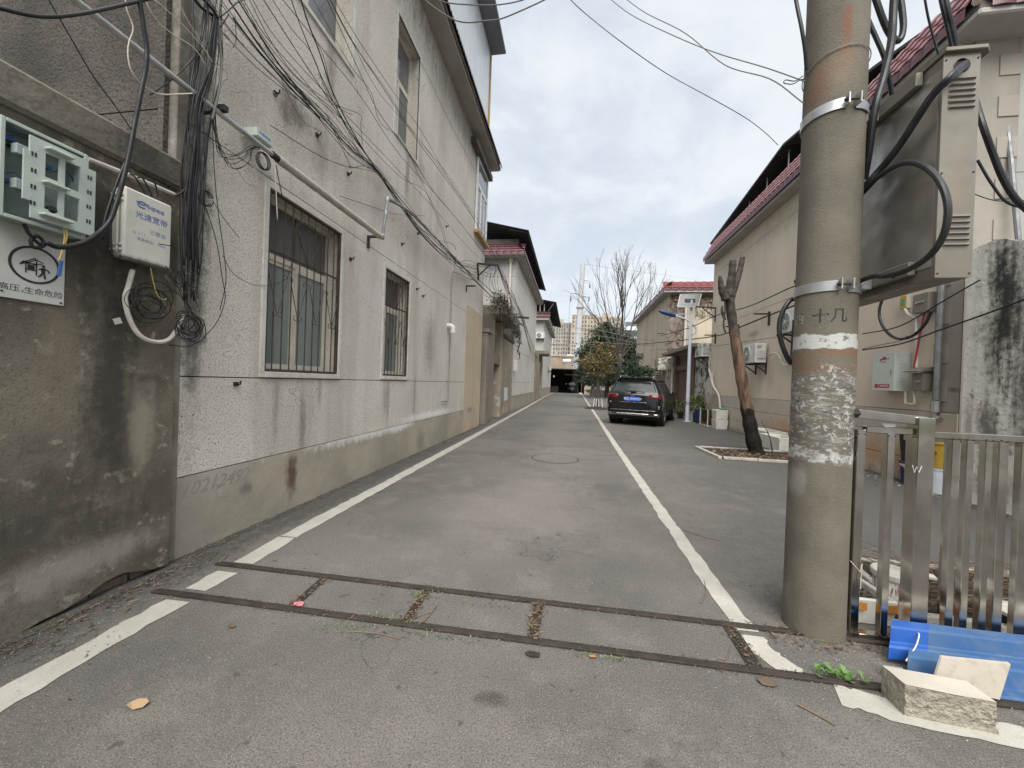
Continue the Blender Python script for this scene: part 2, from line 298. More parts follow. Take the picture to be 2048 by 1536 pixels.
M['steel']=surf('stainless_steel',(.66,.64,.60),(.46,.44,.40),5,rough=.16,metal=1,fine=(9,.35,(.32,.28,.23)),streak=(.4,(.34,.29,.23),4),stains=[((1.93,2.4,1.23),(.2,.2,.06),(.35,.36,.25),.8)])
M['galv']=surf('galvanised_steel',(.50,.505,.50),(.38,.385,.38),10,rough=.42,metal=.75,fine=(30,.4,(.33,.31,.28)))
M['galv_pipe']=surf('grey_painted_pipe',(.29,.30,.31),(.2,.2,.2),6,rough=.5,metal=.3,streak=(.3,(.16,.13,.1),6))
M['pvc']=surf('old_white_pvc',(.62,.59,.52),(.5,.47,.41),5,rough=.5,fine=(16,.4,(.36,.33,.28)))
M['pvc_new']=flat('white_pvc',(.68,.67,.64),.45)
M['wrap']=surf('pipe_insulation',(.50,.455,.38),(.38,.34,.285),6,rough=.75,bump=[(20,.006)],fine=(25,.45,(.24,.21,.175)))
M['cable']=flat('black_cable',(.012,.012,.013),.5)
M['cable_grey']=flat('grey_cable',(.17,.16,.15),.55)
M['cable_white']=flat('cream_cable',(.52,.48,.38),.55)
M['hose']=surf('thick_black_cable',(.014,.0145,.016),(.026,.027,.029),3,rough=.4,spec=.4,fine=(14,.4,(.05,.05,.05)))
M['window_cream']=surf('cream_window_frame',(.66,.62,.52),(.55,.51,.42),5,rough=.5)
M['upvc']=flat('white_upvc',(.74,.75,.74),.4)
M['trim']=surf('window_surround',(.60,.585,.54),(.5,.485,.44),4,fine=(14,.4,(.34,.31,.26)),bump=[(25,.004)])
def glass(name,c,rough=.08,c2=None):
    k=N(name); v=k.mapv((1.3,3.1,.25)); col=k.mix(k.rng(k.noise(1.6,3,.5,v),.35,.65),c,c2 or tuple(x*.7 for x in c))
    k.l(col,k.b.inputs['Base Color']); k.b.inputs['Roughness'].default_value=rough; k.b.inputs['Specular IOR Level'].default_value=.5; return k.m
M['glass_teal']=glass('frosted_teal_glass',(.25,.285,.275),.2,(.15,.185,.185))
M['glass_dark']=glass('dark_window_glass',(.03,.034,.036),.06)
M['glass_grey']=glass('dusty_grey_glass',(.12,.115,.11),.35,(.085,.08,.078))
M['glass_sky']=glass('reflective_glass',(.165,.175,.175),.08)
M['car_glass']=glass('car_glass',(.05,.06,.062),.12,(.03,.038,.04)); M['car_glass'].node_tree.nodes['Principled BSDF'].inputs['Specular IOR Level'].default_value=.22
M['mint']=surf('pale_green_plastic',(.47,.53,.475),(.41,.47,.42),3,rough=.5,fine=(12,.3,(.3,.34,.3)))
M['mint_in']=surf('box_inner_plastic',(.34,.41,.39),(.26,.32,.3),3,rough=.5,fine=(9,.4,(.15,.17,.16)))
M['sign']=surf('white_enamel_sign',(.56,.56,.53),(.48,.48,.455),3,rough=.4,fine=(5,.3,(.36,.35,.32)),spec=.5)
M['ink']=flat('black_ink',(.03,.03,.032),.6)
M['ink_blue']=flat('blue_ink',(.055,.12,.42),.6)
M['ink_blue_faded']=flat('faded_blue_ink',(.30,.36,.50),.6)
M['ink_red']=flat('red_ink',(.42,.03,.04),.6)
M['ink_white']=flat('white_ink',(.75,.75,.73),.6)
M['chalk']=flat('chalk_grey',(.31,.29,.275),.9)
M['box_white']=surf('cream_plastic',(.62,.60,.53),(.55,.53,.46),3,rough=.45,fine=(8,.35,(.42,.39,.33)),stains=[(onx(290,528,-2.66),(.5,.4,.035),(.1,.11,.09),.85)])
M['yellow_wire']=flat('yellow_fibre',(.55,.40,.12),.5)
M['blue_plastic']=flat('blue_plastic',(.05,.14,.38),.45)
M['gcab']=surf('grey_painted_cabinet',(.22,.203,.168),(.18,.166,.136),2,rough=.42,metal=.25,streak=(.45,(.2,.165,.12),6),fine=(22,.3,(.2,.16,.12)),spec=.6,stains=[((1.78,2.1,2.42),(.03,.1,.2),(.24,.18,.12),.5)])
def dent():
    k=N('dented_galvanised_sheet'); k.l(k.mix(k.rng(k.noise(3,4),.3,.7),(.42,.41,.38),(.30,.285,.26)),k.b.inputs['Base Color'])
    k.b.inputs['Metallic'].default_value=.7; k.b.inputs['Roughness'].default_value=.3
    h=k.math('ADD',k.math('MULTIPLY',k.noise(2.6,2,.4),.07),k.math('MULTIPLY',k.noise(30,3),.0008)); b=k.n('ShaderNodeBump'); b.inputs['Strength'].default_value=.8; b.inputs['Distance'].default_value=1
    k.l(h,b.inputs['Height']); k.l(b.outputs[0],k.b.inputs['Normal']); return k.m
M['dent']=dent()
M['ecab']=flat('pale_green_cabinet',(.50,.545,.50),.4,var=.05)
M['ecab_side']=flat('light_grey_cabinet',(.48,.49,.46),.4,var=.05)
M['smallcab']=surf('taupe_meter_box',(.26,.235,.2),(.21,.19,.16),4,rough=.4,metal=.3)
M['paint_black']=surf('black_car_paint',(.007,.007,.008),(.009,.009,.009),3,rough=.14,spec=.4,coat=.25)
M['chrome']=flat('satin_silver',(.42,.41,.4),.3,.9)
M['roofrail']=flat('polished_rail',(.6,.61,.62),.25,.9)
M['rubber']=flat('tyre_rubber',(.018,.018,.018),.85)
M['alloy']=flat('alloy_wheel',(.30,.30,.31),.35,.9)
M['tail']=surf('red_lamp_lens',(.16,.006,.012),(.07,.004,.007),9,rough=.15,spec=.5,coat=.3)
M['plate']=flat('blue_plate',(.035,.10,.50),.4)
M['plastic_black']=flat('black_plastic',(.02,.02,.021),.5)
M['bark']=surf('grey_brown_bark',(.10,.085,.073),(.06,.052,.046),9,rough=.9,bump=[(30,.01)])
M['deadwood']=surf('stripped_trunk',(.27,.155,.095),(.18,.10,.065),4,streak=(.6,(.10,.06,.04),9),rough=.8,bump=[(14,.012)])
M['charred']=surf('wet_black_bark',(.010,.009,.008),(.018,.016,.014),7,rough=.75,bump=[(18,.02)])
M['dark_bark']=surf('dark_peeling_bark',(.075,.06,.05),(.038,.032,.027),6,rough=.9,bump=[(14,.02)])
def leafm(name,a,b):
    k=N(name); r=k.n('ShaderNodeNewGeometry'); k.l(k.mix(r.outputs['Random Per Island'],a,b),k.b.inputs['Base Color']); k.b.inputs['Roughness'].default_value=.5
    return k.m
M['leaf_dark']=leafm('dark_evergreen_leaf',(.018,.033,.015),(.042,.066,.028))
M['leaf_mix']=leafm('yellowing_leaf',(.075,.095,.028),(.21,.125,.05))
M['leaf_green']=leafm('green_leaf',(.06,.11,.03),(.13,.17,.05))
M['leaf_dry']=leafm('dry_leaf',(.045,.034,.024),(.17,.125,.08))
M['chips']=leafm('wood_chip',(.08,.05,.03),(.36,.25,.14))
M['twig_dry']=leafm('dry_twig',(.09,.06,.04),(.26,.17,.10))
M['leaf_shrub']=leafm('shrub_leaf',(.02,.04,.02),(.045,.075,.03))
M['soil']=surf('dark_soil',(.050,.042,.033),(.028,.024,.02),8,bump=[(30,.02)])
M['soil_dust']=surf('grey_road_dirt',(.085,.078,.066),(.06,.056,.048),7,fine=(60,.5,(.16,.145,.12)),bump=[(60,.008)])
M['kerb']=surf('concrete_edging',(.47,.44,.38),(.36,.335,.29),5,fine=(40,.3,(.22,.2,.17)),bump=[(30,.004)])
M['foam']=surf('dirty_polystyrene',(.70,.685,.62),(.6,.58,.52),4,fine=(14,.4,(.4,.36,.28)),rough=.7,bump=[(120,.0015)])
M['tape']=flat('orange_tape',(.50,.23,.05),.4)
M['blue_sheet']=surf('blue_painted_sheet',(.035,.095,.235),(.05,.12,.25),3,rough=.45,fine=(12,.45,(.10,.14,.21)),streak=(.3,(.12,.15,.18),6),spec=.35)
M['blue_bright']=surf('bright_blue_sheet_end',(.012,.075,.33),(.018,.09,.35),3,rough=.4,spec=.5)
M['block']=surf('rough_concrete_block',(.39,.355,.285),(.25,.23,.185),11,fine=(45,.4,(.14,.12,.09)),rough=.95,bump=[(38,.022),(110,.006)])
M['block_top']=surf('smooth_block_top',(.50,.47,.40),(.42,.39,.33),6,bump=[(60,.002)])
M['board']=surf('beige_tile_offcut',(.42,.385,.315),(.38,.345,.285),6,rough=.5,fine=(25,.3,(.22,.18,.13)))
M['lamp_white']=flat('white_lamp_paint',(.58,.62,.68),.35)
M['lamp_blue']=flat('blue_lamp_head',(.03,.05,.15),.3)
M['solar']=flat('solar_panel_back',(.25,.25,.25),.5)
M['ac']=surf('ac_white',(.62,.62,.585),(.54,.54,.51),5,rough=.5,fine=(18,.25,(.4,.38,.33)))
M['ac_dark']=flat('ac_fan_dark',(.09,.09,.09),.5)
M['black_iron']=flat('black_iron_bracket',(.03,.028,.027),.6)
M['tank']=surf('algae_glass_tank',(.045,.055,.025),(.07,.045,.02),3,rough=.1,spec=.6)
M['teal']=flat('teal_plastic',(.05,.36,.31),.4)
M['yellow']=surf('yellow_plastic',(.55,.34,.05),(.48,.29,.04),5,rough=.45)
M['navy']=flat('navy_bucket',(.02,.03,.11),.5)
M['bin_black']=flat('black_bin',(.02,.02,.02),.6)
M['red_cable']=flat('red_conduit',(.42,.04,.06),.45)
M['door_brown']=surf('brown_gate',(.17,.10,.075),(.12,.075,.06),4,rough=.6)
M['shed_dark']=surf('shed_wall',(.075,.068,.06),(.05,.045,.04),2)
M['rust_post']=flat('rust_post',(.14,.05,.04),.7)
M['tower']=surf('tower_render',(.46,.40,.30),(.42,.365,.28),.05)
M['tower2']=surf('tower_grey_render',(.40,.37,.31),(.36,.335,.285),.05)
M['tower_dark']=flat('tower_window',(.13,.14,.15),.3)
M['pylon']=surf('white_monopole',(.50,.51,.52),(.42,.43,.44),1,rough=.5,streak=(.4,(.4,.39,.37),1))
M['brown_bldg']=surf('brown_stained_building',(.36,.28,.2),(.27,.2,.15),.5,streak=(.6,(.16,.11,.085),.5))
M['bluewhite_bldg']=surf('pale_far_building',(.50,.55,.6),(.45,.5,.54),.3)
M['light_roof']=flat('pale_roof_sheet',(.6,.6,.58),.5)
def pole_mat():
    k=N('pole_concrete'); z=k.n('ShaderNodeSeparateXYZ'); k.l(k.tc,z.inputs[0]); Z=z.outputs['Z']; X=z.outputs['X']
    col=k.mix(k.rng(k.noise(3.5,5),.3,.7),(.165,.147,.112),(.115,.103,.078))
    col=k.mix(k.math('MULTIPLY',k.rng(k.noise(60,3),.5,.7),.4),col,(.16,.15,.125))
    col=k.mix(k.math('MULTIPLY',k.rng(k.noise(1,5,.6,k.mapv((9,9,.8))),.52,.72),.45),col,(.17,.15,.115))
    wob=k.math('MULTIPLY',k.math('SUBTRACT',k.noise(14,3),.5),.07)
    zz=k.math('ADD',Z,wob)
    def band(a,b,e=.01): return k.math('MULTIPLY',k.rng(zz,a-e,a+e),k.rng(zz,b-e,b+e,1,0))
    # rust patches high on the pole, rusty band under the painted stripe
    def op(u,v): d=ray(u,v); return tuple(O+d*(2.76/math.hypot(d.x,d.y)))
    for c,r,cc,s in ((op(1695,60),(.035,.3,.20),(.19,.075,.04),.85),(op(1640,165),(.05,.3,.16),(.18,.08,.045),.6),(op(1680,130),(.12,.3,.16),(.25,.17,.11),.5),(op(1600,960),(.03,.3,.1),(.4,.4,.38),.4),(op(1575,1180),(.04,.3,.1),(.4,.37,.3),.4)):
        col=k.mix(k.math('MULTIPLY',k.blob(c,r,k.noise(5,5)),s),col,cc)
    rustm=k.math('MULTIPLY',band(1.52,1.655,.02),k.rng(k.noise(1,4,.6,k.mapv((3,3,14))),.38,.6))
    col=k.mix(k.math('MULTIPLY',rustm,.8),col,(.20,.105,.055))
    pl=k.math('MULTIPLY',band(1.02,1.56,.02),k.rng(k.noise(1,8,.72,k.mapv((26,26,42)),.5),.525,.545)); pl=k.math('MULTIPLY',pl,k.rng(k.noise(1,4,.6,k.mapv((6,6,14),(1,2,3))),.38,.5)); col=k.mix(k.math('MULTIPLY',pl,.8),col,(.46,.45,.42)); gr=k.math('MULTIPLY',band(1.0,1.5,.04),k.rng(k.noise(1,6,.7,k.mapv((10,10,40),(5,1,2))),.5,.62)); col=k.mix(k.math('MULTIPLY',gr,.5),col,(.40,.39,.36))
    dk=k.math('MULTIPLY',band(1.08,1.46,.03),k.rng(k.noise(1,6,.65,k.mapv((9,9,22),(3,1,2))),.55,.58)); col=k.mix(dk,col,(.11,.11,.108))
    col=k.mix(k.math('MULTIPLY',band(1.655,1.735,.004),k.rng(k.noise(18,5),.32,.46)),col,(.50,.50,.475))
    col=k.mix(k.math('MULTIPLY',band(1.01,1.065,.008),k.rng(k.noise(22,5),.42,.55)),col,(.44,.44,.42))
    k.l(col,k.b.inputs['Base Color']); k.b.inputs['Roughness'].default_value=.85
    h=k.math('ADD',k.math('ADD',k.math('MULTIPLY',k.noise(110,4),.003),k.math('MULTIPLY',k.noise(12,4),.0025)),k.math('MULTIPLY',pl,.002))
    b=k.n('ShaderNodeBump'); b.inputs['Strength'].default_value=1; b.inputs['Distance'].default_value=1; k.l(h,b.inputs['Height']); k.l(b.outputs[0],k.b.inputs['Normal']); return k.m
M['concrete_pole']=pole_mat()

# ---------------------------------------------------------------- ground and road
g=MB(); 
g.quad((-400,-400,0),(400,-400,0),(400,700,0),(-400,700,0)); struct(g.build('asphalt_ground',M['asphalt']))
def ragged(cl,wd,z=.004,jit=.006,step=.07):
    """flat painted strip along a centre line with slightly rough edges"""
    P=[Vector((x,y,0)) for x,y in cl]; pts=[P[0]]
    for a,b in zip(P,P[1:]):
        n=max(1,min(160,int((b-a).length/step))); pts+= [a.lerp(b,(i+1)/n) for i in range(n)]
    m=MB(); n=len(pts)
    for i,p in enumerate(pts):
        d=(pts[min(i+1,n-1)]-pts[max(i-1,0)]).normalized(); s=Vector((-d.y,d.x,0))
        for sg in (-1,1):
            q=p+s*sg*(wd/2+random.gauss(0,jit)); m.v.append((q.x,q.y,z))
    for i in range(n-1): m.f.append((2*i,2*i+1,2*i+3,2*i+2))
    return m
def rail_y(k,x): return (2.345+.0165*(x+2.42)) if k==0 else (1.968+.019*(x+2.42))
for cl in ([(-2.33,2.40),(-2.36,2.86)],[(-2.36,2.875),(-2.40,9),(-2.52,20),(-2.75,36),(-2.9,57)],[(-2.325,2.04),(-2.33,2.27)],[(-2.28,.2),(-2.30,1.2),(-2.32,1.92)]):
    struct(ragged(cl,.155).build('painted_edge_line',M['line_paint']))
for cl in ([(1.055,2.37),(1.04,3.2),(1.05,9),(1.14,20),(1.25,36),(1.38,56)],[(1.06,2.33),(1.065,2.2),(1.12,2.10),(1.155,2.055)],[(1.27,1.97),(1.38,1.935),(1.6,1.90),(1.9,1.875),(2.4,1.85),(3.4,1.84)]):
    cl2=[(p.x,p.y) for p in smooth_pts([(x,y,0) for x,y in cl],5)]
    struct(ragged(cl2,.125 if cl[0][1]>2 else .14).build('painted_edge_line',M['line_paint']))
# far painted crossing line
struct(ragged([(-2.6,31),(3.2,30.4)],.12).build('painted_cross_line',M['line_paint']))
# two old angle-iron tracks embedded across the lane
for k_,(xa,xb) in enumerate(((-2.5,6.0),(-2.55,3.6))):
    t=thing('embedded_track_rail',('farther' if k_==0 else 'nearer')+' rusty brown steel rail sunk in the asphalt across the lane','rail',(xa,rail_y(k_,xa),0))
    a,b=(xa,rail_y(k_,xa)),(xb,rail_y(k_,xb))
    m=MB(); m.beam((*a,.007),(*b,.007),.030,.014); m.build('rail_web',M['rust'],t,bevel=.002)
    m=MB(); m.beam((a[0],a[1]+.027,.0045),(b[0],b[1]+.027,.0045),.022,.004); m.build('dirt_filled_gap',M['soil'],t)
def litter(n,region,zs=.012,leaf=.35,ls=.022,seed=1,twl=.06):
    r=random.Random(seed); a=MB(); b=MB()
    for i in range(n):
        x,y=region(r); z=r.uniform(.004,zs)
        if r.random()<leaf:
            an=r.uniform(0,6.3); l=r.uniform(.3,1)*ls; w_=l*.45; d=Vector((math.cos(an),math.sin(an),r.uniform(-.2,.5)))*l; s=Vector((-math.sin(an),math.cos(an),r.uniform(-.3,.5)))*w_
            c=Vector((x,y,z+.004)); a.quad(c-d,c-s,c+d,c+s)
        else:
            an=r.uniform(0,6.3); l=r.uniform(.2,1)*twl; d=Vector((math.cos(an)*l,math.sin(an)*l,r.uniform(0,.25)*l)); c=Vector((x,y,z+.003))
            q=c+d*.5+Vector((r.uniform(-1,1),r.uniform(-1,1),0))*l*.12; b.tube([c,q,c+d],r.uniform(.0012,.0028),3,False)
    return a,b
# debris-filled joints between the tracks
for jx,jx2,wd in ((-1.61,-1.64,.05),(-.9,-.9,.045),(-.165,-.16,.055),(.965,.965,.075)):
    ya,yb=rail_y(1,jx)+.035,rail_y(0,jx2)-.02
    m=MB(); m.quad((jx-wd/2,ya,.005),(jx+wd/2,ya,.005),(jx2+wd/2,yb,.005),(jx2-wd/2,yb,.005)); o=m.build('joint_gap',M['soil']); struct(o)
A,B=litter(520,lambda r:(lambda j,t:(j[0]+(j[1])*r.gauss(0,.4)*1, rail_y(1,j[0])+.02+t*.34))(r.choice([(-1.62,.05),(-.9,.05),(-.16,.05),(-.16,.05),(.965,.07)]),r.random()),leaf=.6,ls=.014,twl=.035)
tag(A.build('fallen_leaves',M['leaf_dry']),'small dry leaf scraps caught in the joints between the two rails','litter',kind='stuff')
tag(B.build('fallen_twigs',M['twig_dry']),'short broken twigs caught in the joints between the two rails','litter',kind='stuff')
def near_rail(r):
    k=r.randint(0,1); x=r.uniform(-2.4,1.5); return x,rail_y(k,x)+r.choice((-.026,.034))+r.gauss(0,.007)
A,B=litter(420,near_rail,leaf=.75,ls=.010,seed=3,twl=.03)
tag(A.build('fallen_leaves',M['leaf_dry']),'tiny leaf scraps strewn along the edges of both rails','litter',kind='stuff')
tag(B.build('fallen_twigs',M['twig_dry']),'tiny twigs strewn along the edges of both rails','litter',kind='stuff')
m=MB(); r=random.Random(5)
for i in range(620):
    cx,cy,sx,sy=r.choice([(-.6,1.945,.25,.012),(-1.0,2.03,.1,.02),(-.92,2.30,.05,.03),(-1.2,1.9,.08,.03),(-.55,2.29,.2,.015),(-.86,2.38,.04,.02),(.2,1.97,.1,.008),(-2.5,1.55,.2,.06),(-2.65,2.42,.1,.03)])
    x,y=r.gauss(cx,sx),r.gauss(cy,sy); an=r.uniform(0,6.3); l=r.uniform(.006,.016); d=Vector((math.cos(an)*l,math.sin(an)*l,r.uniform(.2,1)*l)); s=Vector((-d.y,d.x,0))*.3; c=Vector((x,y,.005)); m.quad(c,c+d*.6+s,c+d,c+d*.6-s)
tag(m.build('moss_and_grass',M['leaf_green']),'low green moss and grass tufts growing along the rails','grass',kind='stuff')
m=MB()
for i in range(150):
    x,y=r.uniform(-2.6,2.5),r.uniform(1.1,9); an=r.uniform(0,6.3); l=r.uniform(.003,.009); c=Vector((x,y,.005)); d=Vector((math.cos(an)*l,math.sin(an)*l,.002)); s=Vector((-d.y,d.x,.003))*.6; m.quad(c-d,c-s,c+d,c+s)
tag(m.build('scattered_crumbs',M['leaf_dry']),'scattered dry crumbs and bits lying over the asphalt lane','litter',kind='stuff')
A,B=litter(260,lambda r:(-2.66+abs(r.gauss(0,.08)),r.uniform(1.2,9)),leaf=.5,ls=.014,seed=9)
tag(A.build('fallen_leaves',M['leaf_dry']),'dry leaf scraps along the foot of the left wall','litter',kind='stuff')
tag(B.build('fallen_twigs',M['twig_dry']),'small twigs along the foot of the left wall','litter',kind='stuff')
def leafthing(u,v,s,mat,label,rot=0.4,name='fallen_leaf'):
    c=onz(u,v,.006); m=MB(); n=7; pts=[]
    for i in range(n):
        a=2*pi*i/n+rot; rr=s*(.75+.35*random.random()); pts.append(c+Vector((math.cos(a)*rr,math.sin(a)*rr*.6,random.uniform(.001,.010))))
    m.prism(pts,(0,0,.0015)); tag(m.build(name,mat),label,'leaf' if 'leaf' in name else 'scrap')
M['pink']=flat('pink_petal',(.6,.18,.22),.6)
leafthing(597,1209,.035,M['pink'],'pink faded leaf scrap in the leftmost joint between the rails')
leafthing(277,1408,.045,flat('tan_leaf',(.42,.29,.17),.6),'tan dry leaf lying on the asphalt near the bottom left corner')
leafthing(463,1254,.022,M['leaf_dry'],'small pale leaf on the asphalt just below the nearer rail at left')
leafthing(1185,1315,.02,M['tape'],'small orange cigarette end beside the nearer rail',name='paper_scrap')
leafthing(1072,1208,.028,M['leaf_dry'],'curled dry leaf lying on the farther rail by the third joint')
leafthing(1065,1310,.04,M['soil'],'clump of dark leaf mulch below the nearer rail at the third joint')
leafthing(1535,1365,.05,M['leaf_dry'],'clump of reddish leaf litter below the nearer rail at the painted line')
def twig(px,label,rad=.003,lift=.006,mat='twig_dry'):
    P=[onz(u,v,lift+.004*random.random()) for u,v in px]; m=MB(); m.tube(smooth_pts(P,4),rad,5); tag(m.build('fallen_twig',M[mat]),label,'twig')
twig([(1595,1408),(1640,1432),(1670,1450)],'straight brown twig on the asphalt left of the concrete block',.004)
twig([(1408,1160),(1412,1185),(1402,1207)],'short bent twig lying across the right painted line',.0025)
twig([(1435,1315),(1452,1318),(1463,1296)],'forked red twig lying above the nearer rail',.0025)
twig([(1368,1060),(1405,1072),(1442,1080)],'thin twig on the asphalt right of the painted line by the pole',.004)
twig([(808,1246),(838,1232),(866,1222)],'pale twig sticking out of the second joint between the rails',.003)
twig([(822,1254),(852,1238),(874,1210)],'long tan stalk lying on the slab right of the second joint',.003)
twig([(695,1262),(750,1266),(800,1277)],'thin red-brown twig curving below the nearer rail',.002)
m=MB(); r=random.Random(77)
def grit(x,y,s_):
    n=len(m.v); m.v+=[(x-s_,y,.005),(x,y-s_*.8,.005),(x+s_,y,.005),(x,y+s_*.7,.005),(x+s_*.2,y,.005+s_*.9)]; m.f+=[(n,n+1,n+4),(n+1,n+2,n+4),(n+2,n+3,n+4),(n+3,n,n+4)]
for i in range(2600):
    k_=r.random()
    if k_<.30: x,y=XL+.03+abs(r.gauss(0,.10)),r.uniform(2.3,9)
    elif k_<.45: x,y=XN+.03+abs(r.gauss(0,.12)),r.uniform(.6,2.3)
    elif k_<.75: kk_=r.randint(0,1); x=r.uniform(-2.5,1.6); y=rail_y(kk_,x)+r.gauss(.005,.035)
    elif k_<.88: x,y=r.uniform(1.1,2.2),r.gauss(2.2,.25)
    else: x,y=r.uniform(-2.3,1.0),r.uniform(1.0,5)
    grit(x,y,r.uniform(.0015,.0045))
tag(m.build('road_grit',leafm('grit_stone',(.10,.095,.085),(.42,.40,.36))),'fine stone grit gathered at the wall feet and along the rails','grit',kind='stuff')
A,B=litter(240,lambda r:(XN+.05+abs(r.gauss(0,.10)),r.uniform(1.3,2.5)),leaf=.6,ls=.018,seed=91,twl=.05)
tag(A.build('fallen_leaves',M['leaf_dry']),'drift of dry leaf scraps at the foot of the stained near wall','litter',kind='stuff')
tag(B.build('fallen_twigs',M['twig_dry']),'small twigs at the foot of the stained near wall','litter',kind='stuff')
A,B=litter(200,lambda r:(r.uniform(1.15,1.75),2.36+r.gauss(0,.05)),leaf=.6,ls=.014,seed=92,twl=.05)
tag(A.build('fallen_leaves',M['leaf_dry']),'leaf scraps caught round the foot of the concrete pole','litter',kind='stuff')
tag(B.build('fallen_twigs',M['twig_dry']),'small twigs caught round the foot of the concrete pole','litter',kind='stuff')
# dirt line along the wall feet, darkened to double as contact shadow
for (cl,wd,jt) in (([(XL+.05,2.3),(XL+.045,9.6),(XL+.05,11.6)],.09,.018),([(XN+.03,.2),(XN+.035,2.25)],.09,.016),([(XR-.07,6.4),(XR-.06,16.3)],.10,.02),([(5.24,1.5),(5.22,6.1)],.16,.03)):
    struct(ragged(cl,wd,.004,jt,.05).build('dirt_strip',M['soil_dust']))
# flush manhole
cy=onz(1110,917,0); t=thing('manhole_cover','round flush manhole cover outlined in the lane asphalt','manhole cover',(cy.x,cy.y,0))
m=MB(); n=48
for i in range(n):
    a=2*pi*i/n
    for rr in (.422,.440): m.v.append((cy.x+rr*math.cos(a),cy.y+rr*math.sin(a),.004))
for i in range(n): j=(i+1)%n; m.f.append((2*i,2*i+1,2*j+1,2*j))
m.build('cover_joint',M['soil'],t)
m=MB(); m.cyl((cy.x,cy.y,-.01),(cy.x,cy.y,.0035),.424,48); m.build('cover_plate',M['asphalt'],t)
# weed by the rail
t=thing('weed_plant','small bright green weed sprouting beside the nearer rail at right','weed',tuple(onz(1675,1358,0)))
wc=onz(1672,1358,0); leafm_=MB(); leafm_.quad((0,-.011,0),(.03,-.004,.012),(.06,0,.012),(.03,.004,.010)); leafm_.quad((.03,-.004,.012),(.045,-.018,.018),(.06,0,.012)); leafm_.quad((.03,.004,.012),(.045,.018,.018),(.06,0,.012))
lm=leafm_.mesh('leaf',leafm('weed_leaf',(.07,.16,.03),(.13,.24,.05)))
for i in range(34):
    child('leaf',lm,t,Matrix.Translation(wc+Vector((random.gauss(0,.05),random.gauss(0,.018),.004)))@Matrix.Rotation(random.uniform(0,6.3),4,'Z')@Matrix.Rotation(-random.uniform(.1,.9),4,'Y')@Matrix.Scale(random.uniform(.5,1.1),4))

# ---------------------------------------------------------------- wall builder (in the plane X = const, facing +X if s=1 or -X if s=-1)
def wall_x(name,mat,parent,x,s,y0,y1,z0,z1,holes=(),th=.25,**k):
    ys=sorted({y0,y1,*[h[0] for h in holes],*[h[1] for h in holes]}); zs=sorted({z0,z1,*[h[2] for h in holes],*[h[3] for h in holes]})
    ys=[y for y in ys if y0<=y<=y1]; zs=[z for z in zs if z0<=z<=z1]
    m=MB(); inh=lambda y,z:any(h[0]<y<h[1] and h[2]<z<h[3] for h in holes); xb=x-s*th
    for i in range(len(ys)-1):
        for j in range(len(zs)-1):
            a,b,c,d=ys[i],ys[i+1],zs[j],zs[j+1]
            if inh((a+b)/2,(c+d)/2): continue
            for xx in (x,xb): m.quad((xx,a,c),(xx,b,c),(xx,b,d),(xx,a,d))
            if i==0 or inh((ys[i-1]+a)/2,(c+d)/2): m.quad((x,a,c),(xb,a,c),(xb,a,d),(x,a,d))
            if i==len(ys)-2 or inh((ys[i+1]+ys[i+2])/2,(c+d)/2): m.quad((x,b,c),(xb,b,c),(xb,b,d),(x,b,d))
            if j==0 or inh((a+b)/2,(zs[j-1]+c)/2): m.quad((x,a,c),(xb,a,c),(xb,b,c),(x,b,c))
            if j==len(zs)-2 or inh((a+b)/2,(zs[j+1]+zs[j+2])/2): m.quad((x,a,d),(xb,a,d),(xb,b,d),(x,b,d))
    return m.build(name,mat,parent,**k)
class Fr:
    """a wall frame: s along the wall, t up, n outwards"""
    def __init__(q,o,sx,n): q.o=Vector(o); q.s=Vector(sx).normalized(); q.n=Vector(n).normalized()
    def p(q,s,t,n=0): return q.o+q.s*s+Vector((0,0,t))+q.n*n
    def box(q,m,s0,s1,t0,t1,n0,n1): return m.obox(q.p((s0+s1)/2,(t0+t1)/2,(n0+n1)/2),q.s*(s1-s0)/2,Vector((0,0,(t1-t0)/2)),q.n*(n1-n0)/2)
